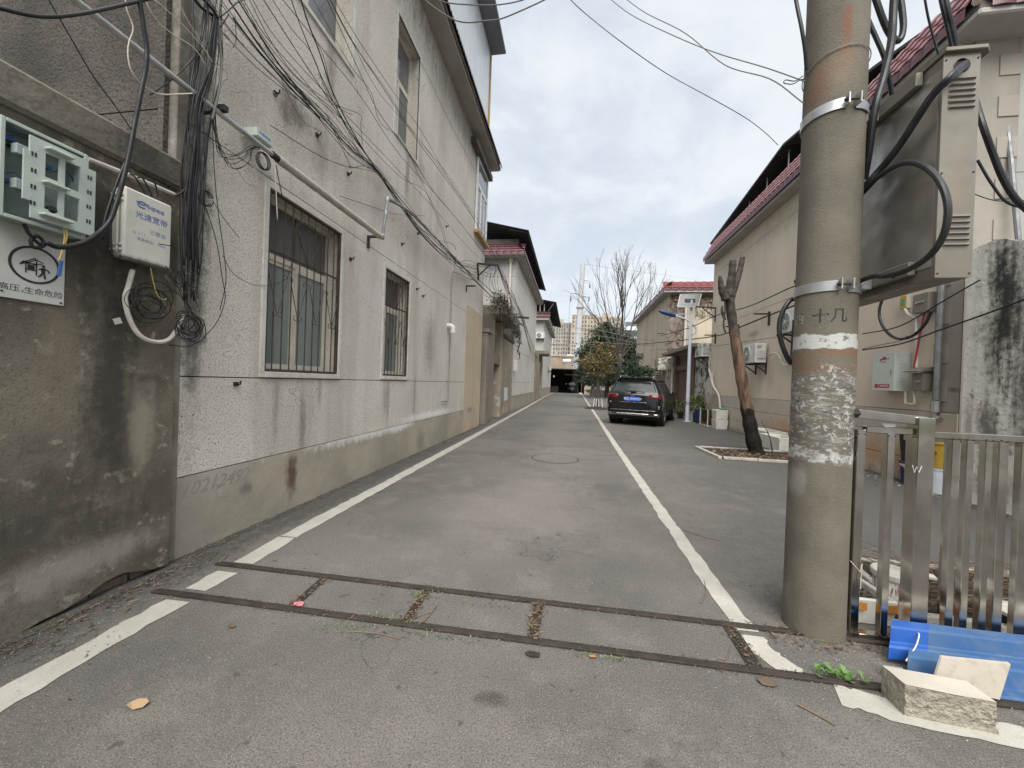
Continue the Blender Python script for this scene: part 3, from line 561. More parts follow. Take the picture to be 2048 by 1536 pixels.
def window(fr,th,w_,h_,rec=.16,fm='window_cream',gm='glass_teal',gtop='glass_grey',transom=.34,splits=(0,.5,1),fw=.05,trim=None,sill=True,top_splits=None,label=None):
    """window part with panes, sashes and surround; w_,h_ opening size"""
    m=MB(); B=lambda *a:fr.box(m,*a)
    B(0,fw,0,h_,-rec-.05,-rec); B(w_-fw,w_,0,h_,-rec-.05,-rec); B(fw,w_-fw,0,fw,-rec-.05,-rec); B(fw,w_-fw,h_-fw,h_,-rec-.05,-rec)
    zt=h_*(1-transom)
    if transom: B(fw,w_-fw,zt-fw*.6,zt+fw*.6,-rec-.05,-rec)
    W=m.build('window',M[fm],th,label=label)
    g0,g1=fw,(zt-fw*.6 if transom else h_-fw)
    for i in range(len(splits)-1):
        a=fw+(w_-2*fw)*splits[i]; b=fw+(w_-2*fw)*splits[i+1]; dn=.012 if i%2 else .0
        m=MB(); B=lambda *q:fr.box(m,*q); sw=.038
        B(a,a+sw,g0,g1,-rec-.045+dn,-rec-.012+dn); B(b-sw,b,g0,g1,-rec-.045+dn,-rec-.012+dn); B(a+sw,b-sw,g0,g0+sw,-rec-.045+dn,-rec-.012+dn); B(a+sw,b-sw,g1-sw,g1,-rec-.045+dn,-rec-.012+dn)
        m.build('sash',M[fm],W)
        m=MB(); fr.box(m,a+sw,b-sw,g0+sw,g1-sw,-rec-.034+dn,-rec-.028+dn); m.build('pane',M[gm],W)
    if transom:
        ts=top_splits or (0,1)
        for i in range(len(ts)-1):
            m=MB(); fr.box(m,fw+(w_-2*fw)*ts[i]+.006,fw+(w_-2*fw)*ts[i+1]-.006,zt+fw*.6,h_-fw,-rec-.034,-rec-.028); m.build('pane',M[gtop],W)
    if trim:
        t=trim; m=MB(); B=lambda *a:fr.box(m,*a)
        B(-t,0,-t,h_+t,-.02,.014); B(w_,w_+t,-t,h_+t,-.02,.014); B(0,w_,h_,h_+t,-.02,.014); m.build('window_surround',M['trim'],W,bevel=.004)
        m=MB(); fr.box(m,0,w_,-t,0,-rec,.022); m.build('sill',M['trim'],W,bevel=.004)
    return W
def grille(fr,th,w_,h_,nb,rail_t,arch=True,vs=4):
    m=MB(); f=.028
    fr.box(m,0,f,0,h_,-.03,-.002); fr.box(m,w_-f,w_,0,h_,-.03,-.002); fr.box(m,f,w_-f,0,f,-.03,-.002); fr.box(m,f,w_-f,h_-f*.7,h_,-.03,-.002)
    G=m.build('window_grille',M['grille'],th)
    m=MB(); fr.box(m,f,w_-f,rail_t,rail_t+.018,-.026,-.006); m.build('cross_bar',M['grille'],G)
    for i in range(1,nb+1):
        s=w_*i/(nb+1); m=MB(); m.tube([fr.p(s,f,-.016),fr.p(s,h_-f*.7,-.016)],.0065,6); m.build('bar',M['grille'],G)
    def curl(m,s,t,dr,up):
        pts=[fr.p(s+dr*(.030-.030*math.cos(a)*(1-.08*a)),t+up*(.028*math.sin(a)*(1-.05*a)),-.006) for a in np.linspace(0,4.6,12)]; m.tube(pts,.0045,4)
    za,zb=h_*.33,h_*.545
    for i in range(vs):
        a=w_*(i)/vs+.02; b=w_*(i+1)/vs-.0
        m=MB(); mid=(a+b)/2
        m.tube([fr.p(a+.01,zb,-.006),fr.p(mid-.008,za,-.006)],.005,4); m.tube([fr.p(mid+.008,za,-.006),fr.p(b-.01,zb,-.006)],.005,4)
        curl(m,mid-.008,za,-1,-1); curl(m,mid+.008,za,1,-1); curl(m,b-.01,zb,-1,1)
        if i<vs-1: curl(m,b+.01,zb,1,1)
        m.build('scroll',M['grille'],G)
    if arch:
        m=MB(); c=w_*.5; R_=w_*.20
        pts=[fr.p(c-R_,rail_t,-.004)]+[fr.p(c-R_*math.cos(a),h_-.12-R_*.9+R_*.9*math.sin(a),-.004) for a in np.linspace(0,pi,14)]+[fr.p(c+R_,rail_t+.12,-.004)]
        m.tube(pts,.0065,5); m.tube([fr.p(c-R_*.8,h_-.26,-.004),fr.p(c,rail_t,-.004),fr.p(c+R_*.8,h_-.26,-.004)],.0055,5); m.build('arch_bar',M['grille'],G)
    return G

# ---------------------------------------------------------------- LEFT: near boundary wall
t=thing('boundary_wall','dark stained rendered wall with a concrete coping at far left','wall',(XN,1.0,0))
wall_x('wall_body',M['old_render'],t,XN,1,-3.2,2.235,.16,2.655,th=.3)
mm=MB()
ys=np.linspace(-3.2,2.235,60)
prev=None
for y in ys:      # ragged lower edge of the render, broken away near the corner
    hole=.12*math.exp(-((y-1.93)/.17)**2)*1.0+.02*math.sin(y*9)
    zb=max(.0,hole) if 1.55<y<2.24 else 0
    if prev is not None: mm.quad((XN,prev[0],prev[1]),(XN,y,zb),(XN,y,.16),(XN,prev[0],.16)); mm.quad((XN,prev[0],prev[1]),(XN,y,zb),(XN-.07,y,zb),(XN-.07,prev[0],prev[1]))
    prev=(y,zb)
mm.build('render_skirt',M['old_render'],t)
for j in range(3):
    y=1.62+(j%2)*.06
    while y<2.2:
        l=.2; m=MB(); m.box(XN-.16,XN-.045+random.uniform(-.012,.012),y,min(y+l,2.225),.002+j*.064,.058+j*.064); m.build('brick',M['brick'],t,bevel=.006); y+=l+.012
m=MB(); m.box(XN-.30,XN-.162,-3.2,2.235,0,.16); m.build('wall_core',M['old_render'],t)
m=MB(); m.box(XN-.33,XN+.035,-3.2,2.235,2.656,2.862); m.build('coping',M['coping'],t,bevel=.02)

# ---------------------------------------------------------------- LEFT: house 1
H1=thing('rendered_house','two-storey pebble-dashed house with barred windows along the left kerb','house',(XL,6.8,0))
W1=(3.085,4.19,1.415,3.13); W2=(5.285,6.13,1.425,3.06); U1=(3.05,4.28,5.21,7.0); U2=(5.42,6.25,5.21,7.02)
c0=onx(946,420,XL).y; BAY=(10.1,11.34,5.6,7.62)
wall_x('wall_backing',flat('dark_joint',(.09,.085,.075),.9),H1,XL-.022,1,2.34,11.40,.02,7.9,[(a-.012,b+.012,c-.012,d+.012) for a,b,c,d in (W1,W2,U1,U2,BAY)],th=.22)
wall_x('plinth',M['plinth'],H1,XL+.004,1,2.33,9.652,0,.598,th=.3)
g_=.009
wall_x('wall_panel',M['pebble'],H1,XL,1,2.33,9.65,.598+g_,1.349,(),th=.2)
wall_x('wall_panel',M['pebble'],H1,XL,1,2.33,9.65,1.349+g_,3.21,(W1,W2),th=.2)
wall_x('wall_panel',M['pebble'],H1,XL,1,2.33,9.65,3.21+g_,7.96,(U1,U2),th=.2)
wall_x('wall_panel',M['pebble'],H1,XL-.001,1,9.65,11.42,3.42,7.96,(BAY,),th=.2)
wall_x('smooth_patch',M['beige'],H1,XL+.006,1,9.66,11.42,0,3.412,(),th=.2)
m=MB(); m.box(XL-.1,XL+.012,2.245,2.328,0,7.96); m.build('corner_trim',M['corner_trim'],H1,bevel=.006)
# end wall facing the viewer
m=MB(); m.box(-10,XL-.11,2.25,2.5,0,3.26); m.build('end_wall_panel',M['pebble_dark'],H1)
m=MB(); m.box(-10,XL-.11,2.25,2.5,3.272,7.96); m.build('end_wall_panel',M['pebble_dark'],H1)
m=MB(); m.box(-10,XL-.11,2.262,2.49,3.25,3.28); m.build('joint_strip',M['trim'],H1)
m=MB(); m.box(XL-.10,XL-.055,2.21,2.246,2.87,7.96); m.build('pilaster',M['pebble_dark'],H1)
m=MB(); m.box(-10,XL-.26,2.55,11.3,.01,7.9); m.build('building_core',M['old_render'],H1)
m=MB(); m.box(XL-.26,XL-.02,11.3,11.44,.01,7.9); m.build('far_end_wall',M['grey_render'],H1)
for (a,b,c,d),nm,nb,vs_,sp,tp in ((W1,'w',9,4,(0,.49,1),(0,.5,1)),(W2,'w',7,3,(0,.36,1),(0,1)) ):
    fr=Fr((XL,a,c),(0,1,0),(1,0,0)); window(fr,H1,b-a,d-c,rec=.15,trim=.055,splits=sp,transom=.33,fw=.045,gm='glass_teal',gtop='glass_grey',top_splits=tp)
    grille(fr,H1,b-a,d-c,nb,(d-c)*.67,True,vs_)
for (a,b,c,d),sp in ((U1,(0,.5,1)),(U2,(0,.45,1))):
    fr=Fr((XL,a,c),(0,1,0),(1,0,0)); window(fr,H1,b-a,d-c,rec=.16,trim=.05,splits=sp,transom=.40,fw=.045,gm='glass_sky',gtop='glass_sky')
a,b,c,d=BAY; fr=Fr((XL+.06,a,c),(0,1,0),(1,0,0)); window(fr,H1,b-a,d-c,rec=0,fm='upvc',gm='glass_sky',gtop='glass_sky',splits=(0,.34,.67,1),transom=.36,fw=.06)
m=MB(); fr.box(m,-.05,b-a+.1,-.09,-.005,-.1,.08); m.build('bay_sill',M['wood_edge'],H1)
m=MB(); fr.box(m,-.6,b-a+.12,d-c+.01,d-c+.16,-.1,.10); m.build('bay_head',M['fascia_dark'],H1)
# eaves: soffit slab, corrugated edge, rooftop extension of white panels
xo=onx(1000,343,XL).x
E1=onz(1000,343,7.96).x
m=MB(); m.box(XL-3,E1-.02,2.1,11.52,7.965,8.06); m.build('eaves_soffit',M['soffit'],H1,bevel=.01)
def corr(x0,z0,x1,z1,y0,y1,pitch,amp,th_=.012):
    m=MB(); n=int((y1-y0)/pitch*6); base=len(m.v)
    for i in range(n+1):
        y=y0+(y1-y0)*i/n; dz=amp*math.sin(2*pi*(y-y0)/pitch)
        for x,z in ((x0,z0),(x1,z1)): m.v.append((x,y,z+dz)); m.v.append((x,y,z+dz-th_))
    for i in range(n):
        k=base+i*4
        m.f+=[(k,k+4,k+6,k+2),(k+1,k+3,k+7,k+5),(k,k+1,k+5,k+4),(k+2,k+6,k+7,k+3)]
    return m
m=MB(); m.box(E1-.03,E1+.01,2.1,11.54,8.0,8.09); m.build('eaves_edge',M['fascia_dark'],H1)
corr(E1+.06,8.10,E1-.22,8.62,2.1,11.56,.12,.028,.02).build('corrugated_sheet',M['metal_roof'],H1)
m=MB(); m.box(E1-.20,E1-.02,2.1,11.5,8.062,8.2); m.build('fascia_board',M['fascia_dark'],H1)
XE=-2.62
zt=onx(982,112,XE).z; ye=onx(978,180,XE).y
y=2.3; k=0
while y<ye-.02:
    y2=min(y+.82,ye-.0); m=MB(); m.box(XE-.07,XE,y,y2-.012,8.2,zt+.5); m.build('wall_sheet',M['panel_white'],H1); y=y2
m=MB(); m.box(XE-3,XE-.075,2.3,ye,8.2,zt+.4); m.build('extension_core',M['panel_white'],H1)
m=MB(); m.box(XE-.07,XE+.03,ye+.002,ye+.10,8.1,zt+.5); m.build('corner_post',M['wood_edge'],H1)
eo=onz(1012,110,zt).x
m=MB(); m.box(XE-3,eo,2.0,onz(1012,110,zt).y,zt+.02,zt+.10); m.build('roof_overhang',surf('blue_grey_sheet',(.19,.21,.24),(.15,.165,.19),1,rough=.5,fine=(3,.4,(.13,.13,.12))),H1,bevel=.01)
# small things on the wall of house 1
p=onx(895,655,XL); t=thing('vent_pipe','short white plastic elbow vent poking from the left house wall','vent pipe',tuple(p))
m=MB(); R_=.055; cx=p+Vector((.0,.0,.04)); pts=[cx+Vector((.0,0,0)),cx+Vector((.06,0,0))]+[cx+Vector((.06+.07*math.sin(a),0,-.07+.07*math.cos(a))) for a in np.linspace(.3,pi/2,6)]+[cx+Vector((.13,0,-.14))]
m.tube(pts,R_,16); m.build('elbow',M['pvc_new'],t,smooth=True,auto=True)
m=MB(); m.tube([cx+Vector((.13,0,-.12)),cx+Vector((.13,0,-.165))],R_+.008,16); m.build('collar',M['pvc_new'],t,smooth=True,auto=True)
def gpipe(name,label,cat,px,x,r,mat,group=None,n=8,kk=4,smooth=True):
    pts=[onx(u,v,x if len(q)==0 else q[0]) for u,v,*q in px]; m=MB(); m.tube(smooth_pts(pts,kk) if smooth else pts,r,n); o=m.build(name,M[mat],None,smooth=True,auto=True); return tag(o,label,cat,group)
gpipe('thin_pipe','thin grey vertical pipe down the far part of the left house wall','pipe',[(945,560),(906,543),(904,560),(897,798),(896,803),(884,803)],XL+.035,.012,'galv_pipe',smooth=False)
# big diagonal steel pipe with insulated part, elbow and clamp brackets
t=thing('wall_pipe','long steel pipe running high along the left wall into a cloth-wrapped length','pipe',tuple(onx(560,320,XL+.2)))
XP_=XL+.2
a=onx(150,0,XP_); b=onx(556,318,XP_); d=(b-a).normalized(); a2=a-d*2.2
m=MB(); m.tube([a2,b],.020,14); m.build('steel_pipe',M['galv'],t,smooth=True,auto=True)
e=onx(762,474,XP_); m=MB(); n=26; pts=[b.lerp(e,i/n) for i in range(n+1)]; m.tube(pts,[.036+.0025*math.sin(i*2.1)+.0015*random.random() for i in range(n+1)],14); m.build('insulated_pipe',M['wrap'],t,smooth=True,auto=True)
m=MB(); m.tube([b-d*.07,b+d*.005],.029,12); m.build('black_sleeve',M['plastic_black'],t,smooth=True,auto=True)
up=onx(775,398,XP_); bn=onx(812,418,XP_)
m=MB(); m.tube([e,e+d*.05,e+d*.05+Vector((0,0,.05)),up,up+Vector((0,.04,.02)),bn],.020,12); m.build('elbow_pipe',M['galv_pipe'],t,smooth=True,auto=True)
for q in (e+d*.05+Vector((0,0,.03)),up.lerp(e+d*.05,.35),up): 
    m=MB(); m.tube([q-Vector((0,0,.028)),q+Vector((0,0,.028))],.026,12); m.build('coupling',M['galv'],t)
for (u,v) in ((735,486),):
    q=onx(u,v,XL); m=MB(); m.box(XL+.006,XL+.02,q.y-.025,q.y+.025,q.z-.07,q.z+.1); m.box(XL+.02,XP_+.03,q.y-.015,q.y+.015,q.z+.07,q.z+.1); m.build('bracket',M['rust'],t)
q=onx(395,222,XL); m=MB(); m.box(XL+.006,XP_+.05,q.y-.02,q.y+.02,q.z-.02,q.z+.02); m.build('bracket',M['black_iron'],t)
# small iron hooks left in the wall
hk=MB(); hk.tube([(0,0,0),(.05,0,0),(.055,0,.03)],.008,5); hk.box(.0,.02,-.018,.018,-.018,.018)
hm=hk.mesh('wall_hook',M['black_iron'])
for i,(u,v,l) in enumerate(((549,187,'below the dark smudge'),(695,348,'above the gap between the two barred windows'),(633,270,'right of the dark smudge under the cables'),(835,467,'small, left of the far window group'),(803,488,'just above the second barred window'),(700,518,'between the two barred windows'),(833,578,'right of the second barred window'),(845,592,'above the brown patch on the wall'),(470,768,'below and left of the first barred window'),(892,453,'high beside the cable bundle'))):
    o=bpy.data.objects.new('wall_hook',hm); COL.objects.link(o); o.location=onx(u,v,XL); tag(o,'rusty iron hook, '+l,'hook','iron hooks in the left wall')
# cable bracket at the far end of house 1
p=onx(955,525,XL); t=thing('cable_bracket','black angle-iron cable bracket at the far end of the left house','bracket',tuple(p))
P0=onx(957,560,XL+.02); P1=onx(955,527,XL+.02); tip=ony(997,531,P1.y)
m=MB(); m.beam(P0,P1,.05); m.build('upright',M['black_iron'],t); m=MB(); m.beam(P1,tip,.05); m.build('arm',M['black_iron'],t); m=MB(); m.beam(P0+(P1-P0)*.25,P1.lerp(tip,.6),.025); m.build('brace',M['black_iron'],t)
p=onx(932,577,XL); t=thing('cable_bracket','small rusty pipe bracket on the left wall below the cable bundle','bracket',tuple(p)); m=MB(); m.box(XL,XL+.02,p.y-.03,p.y+.03,p.z-.08,p.z+.08); m.box(XL+.02,XL+.26,p.y-.02,p.y+.02,p.z+.05,p.z+.08); m.build('arm',M['rust'],t)

# ---------------------------------------------------------------- LEFT: open splitter box, sign, telecom box
XB=-2.66
q0,q1=onx(4,228,XB),onx(168,478,XB); q2=onx(176,318,XB)
y0,y1,z1,z0=q0.y,q1.y,q0.z-.01,q1.z
t=thing('open_wiring_box','open pale green plastic wiring box with its inner tray hanging out','wiring box',(XN,y0,z0))
m=MB(); th=.012
m.box(XN+.002,XN+.012,y0,y1,z0,z1); m.box(XN+.012,XB,y0,y0+th,z0,z1); m.box(XN+.012,XB,y1-th,y1,z0,z1); m.box(XN+.012,XB,y0+th,y1-th,z0,z0+th); m.box(XN+.012,XB,y0+th,y1-th,z1-th,z1)
m.build('box_shell',M['mint_in'],t,bevel=.004)
m=MB(); e_=.006
for (a,b,c,d) in ((y0-e_,y0+th,z0-e_,z1+e_),(y1-th,y1+e_,z0-e_,z1+e_),(y0+th,y1-th,z0-e_,z0+th),(y0+th,y1-th,z1-th,z1+e_)): m.box(XB-.01,XB+.004,a,b,c,d)
m.build('box_rim',M['mint'],t,bevel=.003)
def plate_y(m,x,pts,th_): m.prism([(x,p[0],p[1]) for p in pts],(th_,0,0))
XT=XB+.035
TP=lambda u,v:(lambda q:(q.y,q.z))(onx(u,v,XT))
def rc(a,b,c,d): A_=TP(a,b); B_=TP(c,d); return (A_[0],B_[0],B_[1],A_[1])
tr=rc(44,300,192,440); Wt=tr[1]-tr[0]; Ht=tr[3]-tr[2]
ty0,ty1,tz0,tz1=onx(47,350,XT).y,onx(192,350,XT).y,onx(120,452,XT).z,onx(120,296,XT).z
HO=[]
for (a,b,c,d) in ((.27,.46,.56,.86),(.54,.76,.53,.87),(.27,.46,.16,.44),(.54,.76,.13,.44)): HO.append((ty0+(ty1-ty0)*a,ty0+(ty1-ty0)*b,tz0+(tz1-tz0)*c,tz0+(tz1-tz0)*d))
wall_x('inner_tray',M['mint'],t,XT,1,ty0,ty1,tz0,tz1,HO+[(ty0,ty0+.07*(ty1-ty0),tz0+.80*(tz1-tz0),tz1),(ty0,ty0+.10*(ty1-ty0),tz0,tz0+.2*(tz1-tz0)),(ty1-.12*(ty1-ty0),ty1,tz1-.10*(tz1-tz0),tz1)],th=.010,bevel=.004)
for (f,gx,gw) in ((.90,.25,.36),(.47,.22,.34),(.06,.2,.42)):
    m=MB(); zz=tz0+(tz1-tz0)*f; m.box(XT-.02,XT+.035,ty0+(ty1-ty0)*gx,ty0+(ty1-ty0)*(gx+gw),zz,zz+.012); m.build('tray_ledge',M['mint'],t,bevel=.003)
sm=MB(); sm.box(0,.002,-.003,.003,-.01,.01); sm.box(0,.002,.009,.015,-.01,.01); smm=sm.mesh('slot_mark',M['ink'])
for fy in (.12,.90):
    for fz in (.18,.38,.58,.78): child('slot_mark',smm,t,Matrix.Translation((XT+.0005,ty0+(ty1-ty0)*fy-.006,tz0+(tz1-tz0)*fz)))
m=MB(); m.cyl((XT-.02,ty0+(ty1-ty0)*.38,tz0+.07),(XT-.0,ty0+(ty1-ty0)*.38,tz0+.07),.018,12); m.build('round_knob',M['plastic_black'],t)
for (a,b) in ((.03,.72),(.03,.30)):
    m=MB(); m.box(XT-.05,XT-.012,ty0-.02,ty0+.035,tz0+(tz1-tz0)*b,tz0+(tz1-tz0)*b+.05); m.build('clip_block',M['mint_in'],t,bevel=.004)
for k_,(a,b) in enumerate(((.25,.75),(.1,.45),(.55,.2),(.2,.9),(.7,.7))):
    yy=y0+(y1-y0)*a; zz=z0+(z1-z0)*b; m=MB(); m.tube(smooth_pts([(XN+.03,yy,zz),(XN+.06,yy+.05,zz+.03),(XN+.05,yy+.10,zz-.04),(XN+.03,yy+.13,zz-.10)],5),.002,5); m.build('inner_wire',M['blue_plastic' if k_%2 else 'plastic_black'],t)
for (a,b,c_) in ((.06,.85,'blue_plastic'),(.03,.4,'blue_plastic'),(.5,.72,'blue_plastic'),(.15,.8,'plastic_black')):
    yy=y0+(y1-y0)*a; zz=z0+(z1-z0)*b; m=MB(); m.box(XN+.02,XN+.05,yy,yy+.06,zz,zz+.018); m.build('connector',M[c_],t)
m=MB(); m.tube(smooth_pts([onx(128,445,XT-.02),onx(134,470,XT),onx(126,500,XT),onx(118,520,XT)],5),.003,5); m.tube(smooth_pts([onx(126,445,XT-.02),onx(129,475,XT),onx(123,505,XT),onx(119,520,XT)],5),.003,5); m.build('fibre_lead',M['yellow_wire'],t)
m=MB(); a,b=onx(123,522,XT-.02),onx(118,552,XT-.02); m.beam(a,b,.012,.008); m.build('plug',M['blue_plastic'],t)
# warning sign
XS=XN+.012
sa,sb=onx(-42,470,XS),onx(129,608,XS); sy1=onx(130,550,XS).y; sy0=onx(-60,540,XS).y; sz0=onx(125,611,XS).z; sz1=onx(130,500,XS).z+.09
sz0=onx(125,612,XS).z; 
t=thing('warning_sign','white high voltage warning sign with black ring, under the open box','sign',(XN,sy1,sz0))
m=MB(); m.box(XN+.004,XS,sy0,sy1,sz0,sz1); m.build('sign_plate',M['sign'],t,bevel=.002)
rc_=onx(68,530,XS+.001)
m=MB(); n=40; R1,R2=.118,.134
R1=(onx(115,530,XS).y-onx(22,530,XS).y)/2; R2=R1*1.13; cyy=(onx(115,530,XS).y+onx(22,530,XS).y)/2; czz=rc_.z-.0
pts=[]
for i in range(n):
    a=2*pi*i/n
    for rr in (R1,R2):
        for x in (XS+.0002,XS+.0015): m.v.append((x,cyy+rr*math.cos(a),czz+rr*math.sin(a)))
for i in range(n):
    a=i*4; b=((i+1)%n)*4; m.f+=[(a+1,a+3,b+3,b+1),(a,a+1,b+1,b),(a+2,b+2,b+3,a+3)]
m.build('ring',M['ink'],t)
def ln(m,a,b,w_): m.beam((XS+.001,cyy+a[0]*R1,czz+a[1]*R1),(XS+.001,cyy+b[0]*R1,czz+b[1]*R1),w_*R1,.0015,up=(1,0,0))
m=MB()
for a,b in (((-.62,-.02),(.0,.42)),((-.66,-.12),(.1,.36)),((-.66,-.02),(.3,.12)),((-.1,.4),(.35,.2)),((-.55,.12),(.1,.0))): ln(m,a,b,.05)
for a,b in (((-.40,.08),(-.40,-.55)),((.05,.25),(.05,-.6)),((-.4,-.34),(.05,-.34))): ln(m,a,b,.055)
m.box(XS+.0005,XS+.0018,cyy-.33*R1,cyy-.03*R1,czz-.32*R1,czz-.02*R1); m.build('transformer_symbol',M['ink'],t)
m=MB(); m.cyl((XS+.0003,cyy+.36*R1,czz+.03*R1),(XS+.0018,cyy+.36*R1,czz+.03*R1),.075*R1,14)
for a,b,w_ in (((.34,-.08),(.36,-.36),.17),((.34,-.10),(.15,-.22),.07),((.36,-.08),(.6,-.2),.07),((.6,-.2),(.62,-.34),.07),((.34,-.36),(.22,-.62),.09),((.22,-.6),(.12,-.66),.08),((.38,-.36),(.45,-.74),.09)): ln(m,a,b,w_)
m.build('running_figure',M['ink'],t)
def st(name,body,u,v,size,x,mat,par,**k): return lettering(name,body,size,onx(u,v,x),(0,1,0),(0,0,1),M[mat],par,**k)
sx=onx(36,578,XS).y
lettering('lettering','高压，',.037,onx(29,576,XS),(0,1,0),(0,0,1),M['ink'],t)
lettering('lettering','生命危险',.037,onx(88,587,XS),(0,1,0),(0,0,1),M['ink'],t)
m=MB(); 
for (yy,zz) in ((sy1-.014,sz0+.014),(sy0+.02,sz0+.014),(onx(3,585,XS).y,sz0+.03)): m.cyl((XS,yy,zz),(XS+.003,yy,zz),.005,8)
m.build('screw',M['rust'],t)
# white telecom box
XF=-2.66; bx=XN+.02
a,b=onx(252,382,XF),onx(349,414,XF); c_=onx(341,541,XF)
y0,y1,z1,z0=onx(247,450,XF).y,onx(345,450,XF).y,b.z,c_.z
t=thing('telecom_box','white plastic broadband junction box with blue lettering, mounted beside the wall corner','junction box',(XN,y0,z0))
m=MB(); m.box(bx,XF-.035,y0+.004,y1-.004,z0+.004,z1-.004); m.build('box_base',M['box_white'],t,bevel=.012)
m=MB(); m.box(XF-.034,XF,y0,y1,z0,z1); m.build('box_lid',M['box_white'],t,bevel=.012)
for zz in (z0+.04,z0+.07,z1-.09,z1-.06): 
    m=MB(); m.box(bx+.02,XF-.005,y0-.014,y0-.001,zz,zz+.012); m.build('hinge_lug',M['box_white'],t,bevel=.002)
m=MB(); m.cyl((XF-.03,y0-.009,z0+.03),(XF-.03,y0-.009,z1-.05),.005,8); m.build('hinge_rod',M['box_white'],t)
def bt(body,fy,fz,size,mat,**k): return lettering('lettering',body,size,(XF+.0004,y0+(y1-y0)*fy,z0+(z1-z0)*fz),(0,1,0),(0,0,1),M[mat],t,**k)
bt('中国电信',.62,.82,.026,'ink_blue'); bt('光速宽带',.55,.665,.046,'ink_blue'); bt('已覆盖',.68,.475,.032,'ink_blue_faded'); bt('G ! ! ! .  . . . .',.45,.40,.030,'ink_blue_faded'); bt('安装电话：10000',.56,.325,.022,'ink_blue_faded'); bt('.........',.8,.13,.014,'ink_blue_faded')
bt('! ! ! !',.78,.57,.02,'ink_blue_faded')
lc=Vector((XF+.001,y0+(y1-y0)*.34,z0+(z1-z0)*.825)); m=MB()
m.tube([lc+Vector((0,.024*math.cos(a),.018*math.sin(a))) for a in np.linspace(.6,5.4,14)],.0035,4); m.tube([lc+Vector((0,-.03,.012)),lc+Vector((0,0,.0)),lc+Vector((0,.034,.016))],.003,4); m.build('company_emblem',M['ink_blue'],t)
# conduits beside the boxes
t=gpipe('conduit_pipe','cream plastic conduit under the wall coping between the two boxes','conduit',[(176,318),(258,350),(349,389)],XN+.05,.0135,'pvc',smooth=False)
t=gpipe('conduit_pipe','bent cream plastic conduit looping from under the telecom box','conduit',[(265,540),(256,575),(250,600),(262,645),(285,675),(320,684),(345,672),(368,630)],XN+.07,.0135,'pvc')
p=onx(235,642,XN+.05); t=thing('paper_tag','white paper cable tag hanging in the coil below the telecom box','tag',tuple(p)); m=MB(); m.obox(p,(.002,0,0),(0,.018,.008),(0,-.007,.016)); m.build('tag_sheet',M['sign'],t)
# small meter box on the pipe
p=onx(527,270,XL+.17); t=thing('small_terminal_box','small pale plastic box sitting on the steel pipe above the first window','junction box',tuple(p))
a,b=onx(513,252,XL+.17),onx(546,290,XL+.17); m=MB(); m.box(XL+.03,XL+.17,a.y,b.y,b.z-.03,a.z); m.build('box_body',M['mint'],t,bevel=.006)
lettering('lettering','中国电信',.03,(XL+.1704,(a.y+b.y)/2,a.z-.03),(0,1,0),(0,0,1),M['ink_blue'],t)
m=MB(); m.box(XL+.165,XL+.174,a.y+.01,b.y-.01,b.z-.02,b.z-.012); m.build('box_lip',M['mint'],t)
# graffiti on plinth
o=lettering('chalk_number','110212492',.15,onx(425,966,XL+.006),(0,1,0),(0,0,1),M['chalk'],None or H1,shear=.35,ex=.0004)

# ---------------------------------------------------------------- LEFT: yard wall and gateway between house 1 and house 2
XG=-2.82
t=thing('yard_gateway','recessed yard gateway with beige render under a concrete canopy, left side','gateway',(XG,14,0))
def bx(name,mat,x0,x1,y0,y1,z0,z1,par=None,bevel=0,label=None):
    m=MB(); m.box(x0,x1,y0,y1,z0,z1); return m.build(name,M[mat] if isinstance(mat,str) else mat,par if par is not None else t,bevel=bevel,label=label)
bx('pillar','gate_concrete',XG-.5,XG+.10,11.62,12.12,0,2.95,bevel=.015)
bx('pillar_cap','gate_concrete',XG-.5,XG+.16,11.58,12.2,2.952,3.08,bevel=.01)
bx('pillar','gate_concrete',XG-.5,XG+.02,12.45,13.15,0,3.72,bevel=.015)
bx('reveal_wall','gate_concrete',XG-.8,XG-.52,11.6,12.8,0,3.7)
bx('lintel','gate_concrete',XG-.45,XG+.0,13.152,14.35,2.05,2.35)
bx('fanlight_panel','beige_dirty',XG-.3,XG-.25,13.152,14.35,2.352,3.72)
bx('gate_door','shed_dark',XG-.42,XG-.36,13.152,14.35,0,2.049)
bx('pillar','beige_dirty',XG-.5,XG+.03,14.352,14.72,0,3.72,bevel=.015)
bx('yard_wall','beige_dirty',XG-.3,XG-.0,14.722,17.45,0,3.2,bevel=.02)
bx('wall_coping','fascia_dark',XG-.34,XG+.06,14.75,17.5,3.202,3.34,bevel=.01)
bx('dark_slot','shed_dark',XG-.6,XG-.08,17.452,17.9,0,4.3)
bx('patch','panel_white',XG+.001,XG+.006,15.5,16.3,.6,1.15,label='whitewashed patch on the render')
t=thing('canopy_slab','grey concrete canopy slab over the left yard gateway','canopy',(-2.6,14.5,3.75))
m=MB(); m.box(-5,-2.4,12.95,16.46,3.76,4.10); m.build('slab',M['gate_concrete'],t,bevel=.02)
